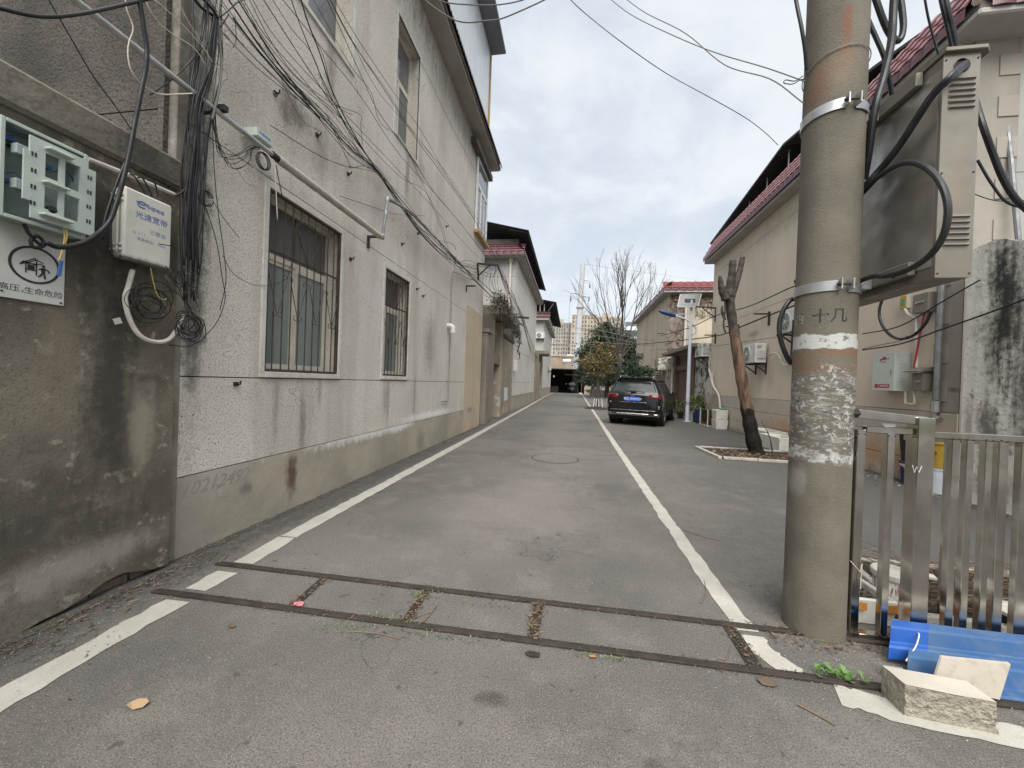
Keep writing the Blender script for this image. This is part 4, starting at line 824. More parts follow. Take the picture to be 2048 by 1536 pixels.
# dead creeper and tangle over the slab edge
def cloud(n,c,r,size,seed,flatn=.6):
    r_=np.random.default_rng(seed); P=r_.normal(0,1,(n,3)); P/=np.linalg.norm(P,axis=1)[:,None]; P*=(r_.random((n,1))**.45); P=P*np.array(r)+np.array(c)
    return P
def leaves(P,size,seed,name,mat,parent=None,asp=.5,droop=0):
    r_=np.random.default_rng(seed); n=len(P); a=r_.normal(0,1,(n,3)); a[:,2]-=droop; a/=np.linalg.norm(a,axis=1)[:,None]; b=np.cross(a,r_.normal(0,1,(n,3))); b/=np.linalg.norm(b,axis=1)[:,None]
    s=(size*(.55+.8*r_.random((n,1)))); a=a*s; b=b*s*asp
    V=np.stack([P-a,P-b,P+a,P+b],1).reshape(-1,3); me=bpy.data.meshes.new(name); me.vertices.add(4*n); me.vertices.foreach_set('co',V.ravel()); me.loops.add(4*n); me.loops.foreach_set('vertex_index',np.arange(4*n,dtype=np.int32))
    me.polygons.add(n); me.polygons.foreach_set('loop_start',np.arange(0,4*n,4,dtype=np.int32)); me.update(calc_edges=True); me.materials.append(mat)
    o=bpy.data.objects.new(name,me); COL.objects.link(o)
    if parent is not None: put(o,parent)
    return o
def path3(px,xs): return [onx(u,v,x) for (u,v),x in zip(px,xs)]
cr=thing('dead_creeper','withered grey creeper draped along the edge of the left canopy slab','creeper',(-2.4,15,4.1))
ctr=smooth_pts([onx(*p_,x) for p_,x in (((985,606),-2.5),((1005,602),-2.42),((1018,622),-2.38),((1030,650),-2.32),((1036,672),-2.3))],12)
P=np.array([tuple(c) for c in ctr]); idx=rng.integers(0,len(P),1500); PP=P[idx]+rng.normal(0,1,(1500,3))*np.array([.10,.25,.16])*(.4+.6*rng.random((1500,1)))
leaves(PP,.045,4,'leaf',leafm('withered_leaf',(.07,.065,.05),(.17,.15,.115)),cr,droop=.8)
m=MB()
for i in range(26):
    c=Vector(P[random.randrange(len(P))]); pts=[c+Vector((random.gauss(0,.1),random.gauss(0,.3),random.gauss(0,.2)-.12*k)) for k in range(4)]; m.tube(smooth_pts(pts,4),.009,4)
m.build('stem',M['bark'],cr)

def tile_band(par,x_out,x_in,y0,y1,z0,zt,s,rows=3,n=None,pitch=.3,face='x',mat='red_tile',skirt=True,sub='tile'):
    """mansard band of tiles. runs along Y (face x) or X (face y, coordinates swapped)"""
    def T(a,b,c): return (a,b,c) if face=='x' else (b,a,c)
    L_=y1-y0; n=max(1,int(L_/pitch)); p=L_/n; sk=.16 if skirt else 0
    dx=(x_in-x_out)/rows; dz=(zt-z0-sk)/rows; m=MB(); K=6
    # one wavy tile, local
    def tile(): 
        mm=MB()
        for k in range(K+1):
            y=p*.985*k/K; w_=.022*math.sin(pi*k/K)+.006*math.sin(2*pi*k/K)
            for (a,zz,h) in ((-.015*math.copysign(1,dx),0,.030),(dx*1.02,dz*1.02,.004)):
                mm.v.append(T(a,y,zz+h+w_)); mm.v.append(T(a,y,zz+w_-.004))
        for k in range(K):
            q=k*4; mm.f+=[(q,q+4,q+6,q+2),(q,q+1,q+5,q+4),(q+1,q+3,q+7,q+5)]
        return mm.mesh(sub,M[mat],True)
    def skt():
        mm=MB(); 
        for k in range(K+1):
            y=p*.97*k/K; w_=.020*math.sin(pi*k/K); sg=-math.copysign(1,dx)
            mm.v.append(T(sg*(.012+w_),y,0)); mm.v.append(T(sg*(.012+w_)*.7,y,sk-.004))
        for k in range(K): q=k*2; mm.f.append((q,q+2,q+3,q+1))
        return mm.mesh('skirt_tile',M['red_tile'] ,True)
    tm=tile()
    for r in range(rows):
        for i in range(n):
            y=y0+i*p; child(sub,tm,par,Matrix.Translation(T(x_out+dx*r,y,z0+sk+dz*r+random.uniform(-.002,.002))))
    if skirt:
        sm_=skt()
        for i in range(n): child('skirt_tile',sm_,par,Matrix.Translation(T(x_out,y0+i*p,z0)))

def front_window(par,x0,x1,z0,z1,y,splits=(0,.45,1),tr=.38,gm='glass_dark',fm='upvc',**k):
    fr=Fr((x0,y,z0),(1,0,0),(0,-1,0)); return window(fr,par,x1-x0,z1-z0,rec=.08,fm=fm,gm=gm,gtop=gm,splits=splits,transom=tr,fw=.07,**k)

# ---------------------------------------------------------------- LEFT: house 2
YF=17.95; X2=-2.9
H=thing('rendered_house','pale rendered house with a red tile band and grey metal roof, second on the left','house',(X2,YF,0))
t=H
m=MB(); m.box(-9,X2-.06,YF+.02,28.45,0,7.45); m.build('building_core',M['grey_render'],H)
wall_x('plinth',M['plinth'],H,X2+.004,1,YF+.3,28.5,0,.70,th=.2)
wall_x('wall_panel',M['white_wall'],H,X2,1,YF+.02,28.5,.715,1.39,th=.05)
wall_x('wall_panel',M['white_wall'],H,X2,1,YF+.02,28.5,1.405,3.04,th=.05)
wall_x('wall_panel',M['white_wall'],H,X2,1,YF+.02,28.5,3.055,6.72,th=.05)
wall_x('wall_panel',M['white_wall'],H,X2,1,YF+.02,28.5,6.735,7.45,th=.05)
m=MB(); m.box(-9,X2+.002,YF-.03,YF+.018,0,6.5); m.build('front_wall',M['grey_render'],H); m=MB(); m.box(-9,X2+.002,YF-.03,YF+.018,6.512,7.45); m.build('front_wall_band',M['grey_render'],H)
a,b=ony(960,548,YF),ony(1000,612,YF); w_=front_window(H,-5.2,b.x,b.z,a.z+.1,YF-.035,(0,.70,1),.36); 
a,b=ony(1005,650,YF),ony(1026,690,YF); front_window(H,-4.0,-3.25,2.6,4.0,YF-.035,(0,.5,1),0)
a=ony(1022,530,YF); m=MB(); m.tube([(a.x,YF-.10,.3),(a.x,YF-.10,7.2)],.06,10); m.lathe((a.x,YF-.10,7.15),[(.06,0),(.11,.1),(.11,.22)],10); m.build('downpipe',M['pvc'],H)
m=MB(); m.box(-9,-2.46,YF-.46,28.6,7.36,7.45); m.build('eaves_soffit',M['soffit'],H,bevel=.01)
tile_band(H,-2.44,-2.80,YF-.50,28.6,7.40,8.05,1,rows=2,pitch=.55)
tile_band(H,YF-.50,YF-.10,-6.5,-2.44,7.40,8.05,1,rows=3,pitch=.32,face='y')
m=MB(); m.box(-9,-2.82,YF-.08,28.5,7.452,8.3); m.build('parapet',M['fascia_dark'],H)
corr(-2.25,8.42,-6,9.3,YF-.75,28.4,.25,.035).build('roof_sheet',M['dark_roof'],H)
mm=MB(); 
for i in range(36):
    y=YF-.6+i*.8
    if y>28.2: break
    mm.beam((-2.3,y,8.38),(-3.2,y,8.55),.05,.06)
mm.beam((-2.32,YF-.6,8.36),(-2.32,28.3,8.36),.05); mm.build('roof_purlins',M['dark_roof'],H)
# creeper stained boxes hanging on its corner
t=thing('wall_meter_box','small white meter box with dangling wires at the corner of the second left house','meter box',(X2+.1,18.4,2.0))
p=onx(1029,660+50,X2+.15); bx('box_body','pvc_new',X2+.01,X2+.2,18.2,18.45,1.95,2.5)
# yard between house 2 and 3
t=thing('yard_wall','lower beige yard wall between the second and third left houses','wall',(-2.92,31,0))
bx('wall_body','beige_dirty',-3.2,-2.93,28.52,32.2,0,3.9); bx('pillar','gate_concrete',-3.3,-2.85,32.202,33.0,0,3.2); bx('gate_door','shed_dark',-3.3,-3.2,33.002,35.2,0,3.0); bx('pillar','beige_dirty',-3.3,-2.9,35.202,35.95,0,3.9); bx('canopy','gate_concrete',-4.5,-2.2,32.3,35.3,3.902,4.2,bevel=.02)
# house 3
Y3=36.0
H=thing('rendered_house','white rendered house with small red tile band, farthest on the left','house',(X2,Y3,0)); t=H
m=MB(); m.box(-9,X2-.06,Y3+.02,50,0,7.4); m.build('building_core',M['grey_render'],H)
wall_x('plinth',M['plinth'],H,X2+.004,1,Y3+.1,50,0,.9,th=.1); wall_x('wall_panel',M['white_wall'],H,X2,1,Y3+.02,50,.92,3.2,th=.05); wall_x('wall_panel',M['white_wall'],H,X2,1,Y3+.02,50,3.22,7.4,th=.05)
m=MB(); m.box(-9,X2+.002,Y3-.03,Y3+.018,0,7.4); m.build('front_wall',M['grey_render'],H)
m=MB(); m.box(-9,-2.45,Y3-.5,50.1,7.402,7.55); m.build('eaves_soffit',M['soffit'],H)
tile_band(H,Y3-.5,Y3-.1,-6.5,-2.3,7.55,8.3,1,rows=2,pitch=.4,face='y'); m=MB(); m.box(-9,-2.6,Y3,50,7.552,8.3); m.build('parapet',M['red_tile'],H)
corr(-1.75,8.9,-6,9.7,Y3-1.2,50.5,.3,.04).build('roof_sheet',M['dark_roof'],H)
m=MB(); m.beam((-2.0,Y3-1,8.85),(-2.6,Y3,8.2),.06); m.beam((-2.9,Y3-.4,8.9),(-2.9,Y3-.4,8.2),.07); m.beam((-3.3,Y3-.4,8.9),(-3.3,Y3-.4,8.2),.07); m.build('roof_strut',M['galv'],H)
m=MB(); m.tube(smooth_pts([(-2.3,44,7.4),(-2.05,43,6.6),(-2.5,42.6,5.7),(-2.9,42.5,5.2)],5),.06,6); m.build('drain_pipe',M['pvc'],H)

# ---------------------------------------------------------------- air conditioners
def ac_unit(name,label,group,s=1,bl=.32):
    """front faces -X*s; origin on the wall face, under the unit"""
    t=thing(name,label,'air conditioner',(0,0,0),group)
    D,Wd,Hh=.30,.82,.56; x0,x1=(-s*(D+.06),-s*.06); xa,xb=min(x0,x1),max(x0,x1); xf=-s*(D+.06)
    m=MB(); m.box(xa,xb,-Wd/2,Wd/2,.0,Hh); m.build('casing',M['ac'],t,bevel=.012)
    cy_=.12; m=MB(); ax=(-s,0,0)
    m.lathe((xf,cy_,Hh/2),[(.235,.0),(.235,.012),(.215,.012),(.215,-.0)],24,ax); m.build('fan_ring',M['ac'],t)
    m=MB(); m.cyl((xf-s*.002,cy_,Hh/2),(xf-s*.005,cy_,Hh/2),.212,24); m.build('fan_opening',M['ac_dark'],t)
    for rr in (.06,.11,.16,.2):
        m=MB(); pts=[(xf-s*.012,cy_+rr*math.cos(a),Hh/2+rr*math.sin(a)) for a in np.linspace(0,2*pi,21)]; m.tube(pts,.0035,4); m.build('guard_ring',M['ac'],t)
    m=MB()
    for k in range(8): a=k*pi/4; m.beam((xf-s*.010,cy_,Hh/2),(xf-s*.010,cy_+.21*math.cos(a),Hh/2+.21*math.sin(a)),.006)
    m.cyl((xf-s*.004,cy_,Hh/2),(xf-s*.02,cy_,Hh/2),.035,12); m.build('guard_spokes',M['ac'],t)
    m=MB(); m.box(xf-.002,xf+.002,-Wd/2+.03,-Wd/2+.12,.05,Hh-.05); m.build('front_label',M['ecab_side'],t)
    m=MB(); m.box(xa+.05,xb-.03,-Wd/2-.03,-Wd/2-.001,.12,Hh-.2); m.build('valve_cover',M['ecab_side'],t,bevel=.006)
    for k in range(3):
        m=MB(); m.box(xa+.05,xa+.16,-Wd/2-.006,-Wd/2-.001,Hh-.08-.03*k,Hh-.07-.03*k); m.build('side_slot',M['ac_dark'],t)
    m=MB()
    for y in (-Wd/2+.1,Wd/2-.1):
        m.beam((0,y,-.02),(-s*(D+.15),y,-.02),.035); m.beam((-s*.015,y,-bl),(-s*.015,y,.2),.035); m.beam((-s*.02,y,-bl+.05),(-s*(D+.05),y,-.03),.028)
    m.beam((-s*.08,-Wd/2,-.02),(-s*.08,Wd/2,-.02),.03); m.beam((-s*(D+.1),-Wd/2,-.02),(-s*(D+.1),Wd/2,-.02),.03)
    m.build('bracket',M['black_iron'],t)
    return t
A0=ac_unit('air_conditioner','white outdoor air conditioner on a black bracket, right wall just past the leaning trunk','outdoor air conditioners')
A0.location=(XR,12.15,2.21); 
index(A0)
dup(A0,(XR,16.75,2.72),0,'white outdoor air conditioner beside the green streaked wall, right of the street lamp')
dup(A0,(XR,10.12,2.85),0,'outdoor air conditioner mostly hidden behind the big concrete pole')
dup(A0,(XR,25.2,2.15),0,'greyish outdoor air conditioner above the parked car on the far right house')
dup(A0,(-3.2,Y3-.02,5.65),math.pi/2,'outdoor air conditioner high on the front of the farthest left house')
dup(A0,(X2,44.6,2.9),math.pi,'outdoor air conditioner low on the side of the farthest left house')
o=gpipe('ac_hose','white wrapped hose looping from the air conditioner past the leaning trunk','hose',[(1536,712),(1548,706),(1558,712),(1566,728),(1578,730),(1590,722)],XR-.1,.022,'pvc')
t=thing('concrete_ledge','stained concrete ledge box above the car on the far right house wall','ledge',(5.45,23.6,2.4)); bx('ledge_box','mould_wall2',4.95,5.44,23.3,24.3,2.4,3.1,bevel=.02)

# ---------------------------------------------------------------- RIGHT: house R1
H=thing('rendered_house','cream rendered house with pink tile eaves and stone plinth along the right side','house',(XR,11,0)); RH=H
YA,YB=6.345,16.32
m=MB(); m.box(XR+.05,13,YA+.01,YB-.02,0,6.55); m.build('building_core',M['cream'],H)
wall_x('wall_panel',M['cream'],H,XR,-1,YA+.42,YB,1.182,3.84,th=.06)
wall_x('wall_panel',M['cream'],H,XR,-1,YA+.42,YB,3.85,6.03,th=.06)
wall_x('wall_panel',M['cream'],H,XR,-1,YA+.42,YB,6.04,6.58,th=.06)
wall_x('corner_band',M['band_render'],H,XR-.002,-1,YA,YA+.42,1.182,6.58,th=.06)
for k_ in range(9):
    z=1.34+k_*.58; m=MB(); m.box(XR-.012,XR+.02,YA+.18,YA+.419,z,z+.29); m.build('quoin',M['quoin'],H)
m=MB(); m.box(XR-.002,XR+.55,YA-.004,YA+.008,0,6.58); m.build('end_corner_band',M['band_render'],H)
for k_ in range(9):
    z=1.34+k_*.58; m=MB(); m.box(XR+.30,XR+.548,YA-.018,YA-.005,z,z+.29); m.build('quoin',M['quoin'],H)
m=MB(); m.box(XR+.552,13,YA-.004,YA+.008,0,4.6); m.build('end_wall_panel',M['grey_render'],H); m=MB(); m.box(XR+.552,13,YA-.004,YA+.008,4.612,6.58); m.build('end_wall_panel',M['grey_render'],H)
ro=random.Random(2)
for r_ in range(3):
    y=YA+(.0 if r_%2 else -.6); z=r_*.392
    while y<YB:
        a,b=max(y,YA),min(y+1.25,YB)
        if b-a>.05: m=MB(); m.box(XR-.022-ro.uniform(0,.003),XR+.048,a+.004,b-.004,z+.004,z+.387); m.build('plinth_stone',M['slab'],H,bevel=.004)
        y+=1.25
# eaves: sloped soffit, tile band with hip at the near corner
ex=5.12; ez=6.60; ch=.0
m=MB(); m.box(ex+.03,13,YA-.45,YB+.12,6.50,6.598); m.build('eaves_soffit',M['soffit'],H,bevel=.02)
tile_band(H,ex,ex+.38,YA-.30,YB+.15,6.58,7.44,-1,rows=4,pitch=.21,mat='tile_pale')
tile_band(H,YA-.46,YA-.08,ex+.15,10.5,6.58,7.44,-1,rows=3,pitch=.25,face='y')
m=MB(); m.prism([(ex+.03,YA-.44,6.60),(ex+.03,YB+.12,6.60),(ex+.43,YB+.12,7.43),(ex+.43,YA-.04,7.43)],(.02,0,-.01)); m.build('tile_backing',M['fascia_dark'],H)
m=MB(); m.prism([(ex+.06,YA-.43,6.60),(10.5,YA-.43,6.60),(10.5,YA-.03,7.43),(ex+.45,YA-.03,7.43)],(0,.02,-.01)); m.build('tile_backing',M['fascia_dark'],H)
m=MB(); m.tube([(ex+.02,YA-.42,6.70),(ex+.42,YA-.04,7.46)],.05,8); m.build('hip_cap',M['cream'],H)
m=MB(); m.box(ex+.47,12,YA+.0,YB,6.6,7.42); m.build('parapet',M['fascia_dark'],H)
# black metal canopy over the roof terrace, on slim posts
CX=5.60
pa,pk,pm,pn=onx(1420,486,CX),onx(1566,287,CX),onx(1745,133,CX),onx(1937,-5,CX)
m=MB()
pts=[(pa.y,pa.z),(pk.y,pk.z),(pm.y,pm.z),(pn.y,pn.z),(5.6,pn.z)]
for (a,b) in zip(pts,pts[1:]):
    m.quad((CX,a[0],a[1]),(CX,b[0],b[1]),(10.5,b[0],b[1]+.25),(10.5,a[0],a[1]+.25)); m.quad((CX,a[0],a[1]-.06),(CX,b[0],b[1]-.06),(10.5,b[0],b[1]+.19),(10.5,a[0],a[1]+.19)); m.quad((CX,a[0],a[1]),(CX,b[0],b[1]),(CX,b[0],b[1]-.06),(CX,a[0],a[1]-.06))
m.build('canopy_roof',M['dark_roof'],H)
for yy in (15.4,14.2,13.0,11.8,10.6):
    zt_=np.interp(yy,[pk.y,pa.y],[pk.z,pa.z])-.06+.12
    m=MB(); m.tube([(5.85,yy,7.3),(5.85,yy,zt_)],.022,6); m.build('post',M['galv'],H)
    m=MB(); m.beam((5.80,yy,zt_-.10),(8,yy,zt_+.0),.05); m.build('rafter',M['dark_roof'],H)
m=MB(); m.box(8.6,12,YA+.4,YB-.2,7.5,8.0); m.box(10.4,10.5,YA+.4,YB-.2,8.0,8.2); m.build('terrace_shade',M['dark_roof'],H)  # dark boxes added as the shade under the canopy
# ---------------------------------------------------------------- RIGHT: yard wall between R1 and R2 with gateway
XY=5.45
t=thing('yard_gateway','mould-streaked white yard wall with a brown gate, behind the street lamp','gateway',(XY,18.5,0))
YW=YB+.02
bx('yard_wall','mould_wall2',XY+.0,XY+.25,YW,18.6,0,3.15)
gy0=onx(1385,760,XY).y; gy1=onx(1352,760,XY).y
bx('gate_pillar','door_brown',XY-.06,XY+.25,gy0-.35,gy0,0,3.1) ; bx('gate_pillar','door_brown',XY-.06,XY+.25,gy1,gy1+.3,0,3.1)
bx('gate_leaf','door_brown',XY+.12,XY+.18,gy0+.002,gy1-.002,0,2.3); bx('gate_lintel','door_brown',XY+.0,XY+.2,gy0+.002,gy1-.002,2.302,2.55); bx('gate_fanlight','door_brown',XY+.14,XY+.18,gy0+.002,gy1-.002,2.552,3.1)
bx('yard_wall','mould_wall2',XY+.0,XY+.25,gy1+.302,23.2,0,3.1)
sl=onx(1338,706,5.1); sr=onx(1432,692,5.1)
bx('canopy_slab','gate_concrete',4.95,6.4,16.9,22.4,3.16,3.33,bevel=.015)
m=MB(); m.tube([(XY-.08,gy1+.5,0),(XY-.08,gy1+.5,3.1)],.05,8); m.build('drain_pipe',M['pvc'],t)
for (u,v0,v1) in ((1443,735,815),(1436,740,815)):
    pass
gpipe('drain_pipe','white crooked drain pipe running down to the foam boxes on the right','pipe',[(1418,738),(1426,770),(1437,790),(1441,822)],XY-.07,.035,'pvc')
gpipe('drain_pipe','second white drain pipe against the mouldy wall behind the foam boxes','pipe',[(1424,745),(1425,775),(1420,800),(1412,822)],XY-.05,.03,'pvc')
# ---------------------------------------------------------------- RIGHT: house R2
Y2=23.3; H=thing('rendered_house','old cream house with red tile roof edge and dead vines, behind the street lamp','house',(XY,Y2,0)); t=H
m=MB(); m.box(XY+.02,13,Y2+.02,34.4,0,6.9); m.build('building_core',M['cream2'],H)
wall_x('side_wall',M['cream2'],H,XY,-1,Y2+.02,34.45,0,6.92,th=.05)
m=MB(); m.box(XY+.0,13,Y2-.03,Y2+.018,0,6.92); m.build('front_wall',M['cream2'],H)
a,b=ony(1396,612,Y2),ony(1428,665,Y2); front_window(H,a.x,b.x+.6,b.z,a.z,Y2-.035,(0,.42,1),.40,gm='glass_grey')
m=MB(); m.box(XY-.40,13,Y2-.45,34.6,6.925,7.02); m.build('eaves_soffit',M['soffit'],H)
tile_band(H,XY-.42,XY+.1,Y2-.45,34.6,7.022,7.62,-1,rows=2,pitch=.8,mat='brick_red_tile'); tile_band(H,Y2-.45,Y2+.1,XY-.42,11,7.022,7.65,-1,rows=4,pitch=.4,face='y',mat='brick_red_tile')
m=MB(); m.box(XY+.1,12,Y2+.12,34.4,7.02,7.6); m.build('parapet',M['red_tile'],H)
m=MB(); c=ony(1362,660,Y2-.03); m.box(XY+.0,XY+.95,Y2-.036,Y2-.031,3.2,6.5); m.build('bare_brick_patch',surf('bare_brickwork',(.27,.215,.18),(.14,.115,.10),4,fine=(30,.5,(.09,.075,.065)),peel=[(.6,.06,3,(.4,.36,.3))]),H)
m=MB(); c=ony(1371,640,Y2-.1); m.tube([(c.x,Y2-.12,3.3),(c.x,Y2-.12,6.6)],.07,8); m.build('downpipe',M['pvc'],H)
v=thing('dead_vine','brown leafless vines under the eaves of the far right house','vine',(XY,Y2-.1,5)); m=MB()
for i in range(70):
    x=random.uniform(XY,XY+3.4); z=random.uniform(5.9,6.9) if random.random()<.75 else random.uniform(3.6,6.5); x=x if z>5.8 else XY+random.uniform(0,.9); pts=[Vector((x,Y2-.07,z))]
    for k in range(5): pts.append(pts[-1]+Vector((random.gauss(0,.14),random.gauss(0,.02),random.gauss(-.08,.13))))
    m.tube(smooth_pts(pts,3),.012,3,False)
m.build('stem',M['bark'],v)
P=np.column_stack([rng.uniform(XY,XY+3.3,900),rng.normal(Y2-.1,.05,900),6.85-np.abs(rng.normal(0,.35,900))]); leaves(P,.05,8,'leaf',leafm('vine_leaf',(.12,.07,.045),(.25,.13,.07)),v)

# ---------------------------------------------------------------- end of lane: open shed, low wall, tricycle
YS=57.
t=thing('open_shed','dark open-fronted shed with a thin sheet roof at the end of the lane','shed',(-1,YS,0)); 
bx('roof_sheet','dark_roof',-3.9,2.0,YS-.5,YS+7,3.55,3.68); bx('back_wall','shed_dark',-3.9,2.2,YS+6.5,YS+6.7,0,3.55); bx('side_wall','shed_dark',-3.9,-3.7,YS,YS+6.5,0,3.55); bx('side_wall','shed_dark',1.9,2.0,YS+1,YS+6.5,0,3.5)
for x in (-3.6,1.35): m=MB(); m.tube([(x,YS-.1,0),(x,YS-.1,3.54)],.07,8); m.build('post',M['rust_post'],t)
m=MB(); m.tube([(-1.2,YS-.1,3.5),(-1.2,YS-.1,2.8),(1.3,YS-.1,2.75)],.035,6); m.build('hanging_rail',M['rust_post'],t)
bx('paper_notice','panel_white',-2.95,-2.75,YS+.3,YS+.32,2.35,2.65); bx('workbench','shed_dark',-3.4,-2.2,YS+2,YS+3,0,1.0)
t=thing('open_shed','smaller darker lean-to shed right of the main shed','shed',(3.2,YS+1,0)); bx('roof_sheet','dark_roof',2.05,4.4,YS+.5,YS+6,3.2,3.3); bx('back_wall','shed_dark',2.05,6.,YS+5,YS+5.2,0,3.2); m=MB(); m.tube([(3.4,YS+.6,0),(3.4,YS+.6,3.2)],.06,8); m.build('post',M['rust_post'],t)
t=thing('low_wall','low grey rendered wall right of the shed mouth','wall',(3.2,55.8,0)); bx('wall_body','plinth',1.7,5.8,55.6,55.85,0,1.25,bevel=.02)
t=thing('cargo_tricycle','dark motor tricycle with lit glints, parked inside the shed','tricycle',(-.1,YS+1.6,0))
yy=YS+1.2
for x in (-.65,.65): m=MB(); m.cyl((x-.07,yy+1.6,.32),(x+.07,yy+1.6,.32),.32,16); m.build('wheel',M['rubber'],t)
m=MB(); m.cyl((-.05,yy,.32),(.05,yy,.32),.32,16); m.build('wheel',M['rubber'],t)
bx('cargo_bed','plastic_black',-.75,.75,yy+.9,yy+2.4,.55,.95,bevel=.03); bx('seat','plastic_black',-.25,.25,yy+.5,yy+.9,.7,.85,bevel=.03); bx('leg_shield','plastic_black',-.4,.4,yy+.02,yy+.12,.4,1.25,bevel=.04); bx('windscreen','glass_sky',-.38,.38,yy+.0,yy+.03,1.26,1.7)
m=MB(); m.tube([(-.42,yy+.15,1.2),(0,yy+.1,1.12),(.42,yy+.15,1.2)],.025,6); m.build('handlebar',M['chrome'],t)
for x in (-.5,-.95): m=MB(); m.lathe((x,yy-.02,1.42 if x<-.6 else 1.42),[(.0,0),(.08,.0),(.09,.05)],12,(0,1,0)); m.build('mirror',M['chrome'],t)
bx('number_plate','chrome',-.2,.2,yy-.01,yy+.01,.62,.8)
t=thing('rubble_pile','small white rubble heap at the right post of the shed','rubble',(1.1,56.4,0))
for i in range(6): m=MB(); c=(1.15+random.uniform(-.25,.25),56.4+random.uniform(-.1,.1),.07); m.obox(c,(random.uniform(.05,.12),.02,0),(0,.08,.02),(0,.01,.07)); m.build('rubble_lump',M['foam'],t)
# brown wall-like building, cabin lamp and roof behind the shed
t=thing('brown_building','low brown stained building behind the shed','building',(-2,90,0)); bx('wall','brown_bldg',-6,.9,90,98,0,7.9); bx('roof_edge','plinth',-6.2,1.1,89.8,98,7.9,8.15); bx('roof_unit','light_roof',-1.6,.2,92,94,8.15,8.6); 
t=thing('rooftop_tank','white rounded tank on legs behind the shed roof','tank',(-1.2,70,0)); m=MB(); m.tube([(-1.9,70,5.6),(-.5,70,5.6)],.35,12); m.build('tank_shell',M['panel_white'],t,smooth=True,auto=True)
for x in (-1.8,-.6): m=MB(); m.tube([(x,70,0),(x,70,5.3)],.05,6); m.build('leg',M['galv'],t)
def tower(name,label,x0,x1,y,z1,mat,cols,rows,label2=None,step=0):
    t=thing(name,label,'tower block',((x0+x1)/2,y,0)); D=14
    m=MB(); m.box(x0,x1,y,y+D,0,z1); m.build('wall',M[mat],t)
    m=MB(); m.box(x0-.3,x1+.3,y-.3,y+D,z1,z1+.8); m.build('parapet',M[mat],t)
    m=MB(); m.box(x0+(x1-x0)*.25,x0+(x1-x0)*.55,y+1,y+8,z1+.8,z1+3.6); m.build('stair_head',M[mat],t)
    wd=(x1-x0)/cols; wm=MB(); ww=wd*.5
    wm.box(0,ww,-.12,0,0,1.5); me=wm.mesh('window',M['tower_dark'])
    sm_=MB(); sm_.box(-.1,ww+.1,-.3,-.02,-.22,0); me2=sm_.mesh('window_sill',M[mat])
    for i in range(cols):
        for j in range(rows):
            if (i*7+j)%11==3: continue
            X_=x0+wd*(i+.25); Z_=z1-2.4-j*(2.95); 
            if Z_<6: continue
            child('window',me,t,Matrix.Translation((X_,y,Z_))@Matrix.Scale(1.25 if i%3==1 else 1,4,(0,0,1)))
    for i in range(0,cols+1,2):
        m=MB(); m.box(x0+wd*i-.35,x0+wd*i+.35,y-.9,y-.002,0,z1-.3); m.build('rib',M[mat],t)
    return t
tower('tower_block','grey-beige tower block at far left behind the shed roof',-16,-2.7,290,47.5,'tower2',7,14)
tower('tower_block','taller yellowish tower block behind the steel monopole',-2.0,15.5,280,52,'tower',8,15)
tower('tower_block','yellow tower block rising behind the bare tree',16.0,33,283,51,'tower',8,15)
t=thing('far_building','pale blue-white flats between the evergreen and the right roof','building',(15,100,0)); bx('wall','bluewhite_bldg',12.2,20,100,110,0,17)
for j in range(6): bx('balcony','panel_white',12.4,19.8,99.2,99.99,2.2+j*2.7,3.1+j*2.7); bx('window_strip','tower_dark',12.8,19.4,99.9,99.98,3.4+j*2.7,4.4+j*2.7)
t=thing('far_building','low white house glimpsed under the evergreen behind the car','building',(6,70,0)); bx('wall','white_wall',3.4,12,72,80,0,5.0); bx('roof','red_tile',3.,12.4,71.6,80,5.0,5.5)
for x in (4.3,6.2,8.1): bx('window','glass_sky',x,x+.9,71.93,71.995,2.4,3.7)
for x in (4.3,6.2,8.1): bx('window','glass_sky',x,x+.9,71.93,71.995,.6,1.7)
t=thing('garden_wall','low pale garden wall with white posts behind the yellowing tree','wall',(4,48,0)); bx('wall_body','white_wall',2.3,8,48,48.25,0,.8)
for x in (2.5,3.0,3.5,4.0): bx('post','pvc_new',x,x+.12,47.9,48.0,0,2.0)

# ---------------------------------------------------------------- steel monopole and its lines
s_=62/50.; t=thing('steel_monopole','tall white tapering steel power monopole behind the shed','power pole',(.40,62,0))
bt_=ony(1152,742,62); tp=ony(1166,527,62)
m=MB(); m.tube([(bt_.x-.05,62,0),tuple(bt_),tuple(tp)],[.66,.58,.34],16); m.build('shaft',M['pylon'],t,smooth=True,auto=True)
for (u,v) in ((1160,615),(1156,703)):
    q=ony(u,v,62); m=MB(); m.lathe(q,[(.5,-.12),(.66,-.1),(.66,.1),(.5,.12)],16); m.build('flange',M['pylon'],t)
q=ony(1162,592,62); l_=ony(1141,586,62); r_=ony(1181,594,62)
m=MB(); m.tube(smooth_pts([q,q.lerp(l_,.5)+Vector((0,0,.25)),l_],5),[.18,.17,.17,.16,.16,.15,.14,.12,.11,.1,.1],6); m.tube([q,r_],[.18,.09],6); m.tube([l_,l_-Vector((0,0,.5))],.09,6); m.build('cross_arm',M['pylon'],t)
q=ony(1165,560,62); r_=ony(1180,562,62); m=MB(); m.tube([q,r_],[.12,.06],6); m.tube([q+Vector((0,0,-.4)),r_-Vector((0,0,.3))],.05,5); m.build('cross_arm',M['pylon'],t)
for (u,v) in ((1180,565),(1178,592),(1142,592)):
    q=ony(u,v,62); m=MB(); m.lathe(q-Vector((0,0,.9)),[(.05,0),(.13,.1),(.05,.2),(.13,.3),(.05,.4),(.13,.5),(.05,.6),(.05,.9)],8); m.build('insulator',M['ac_dark'],t)

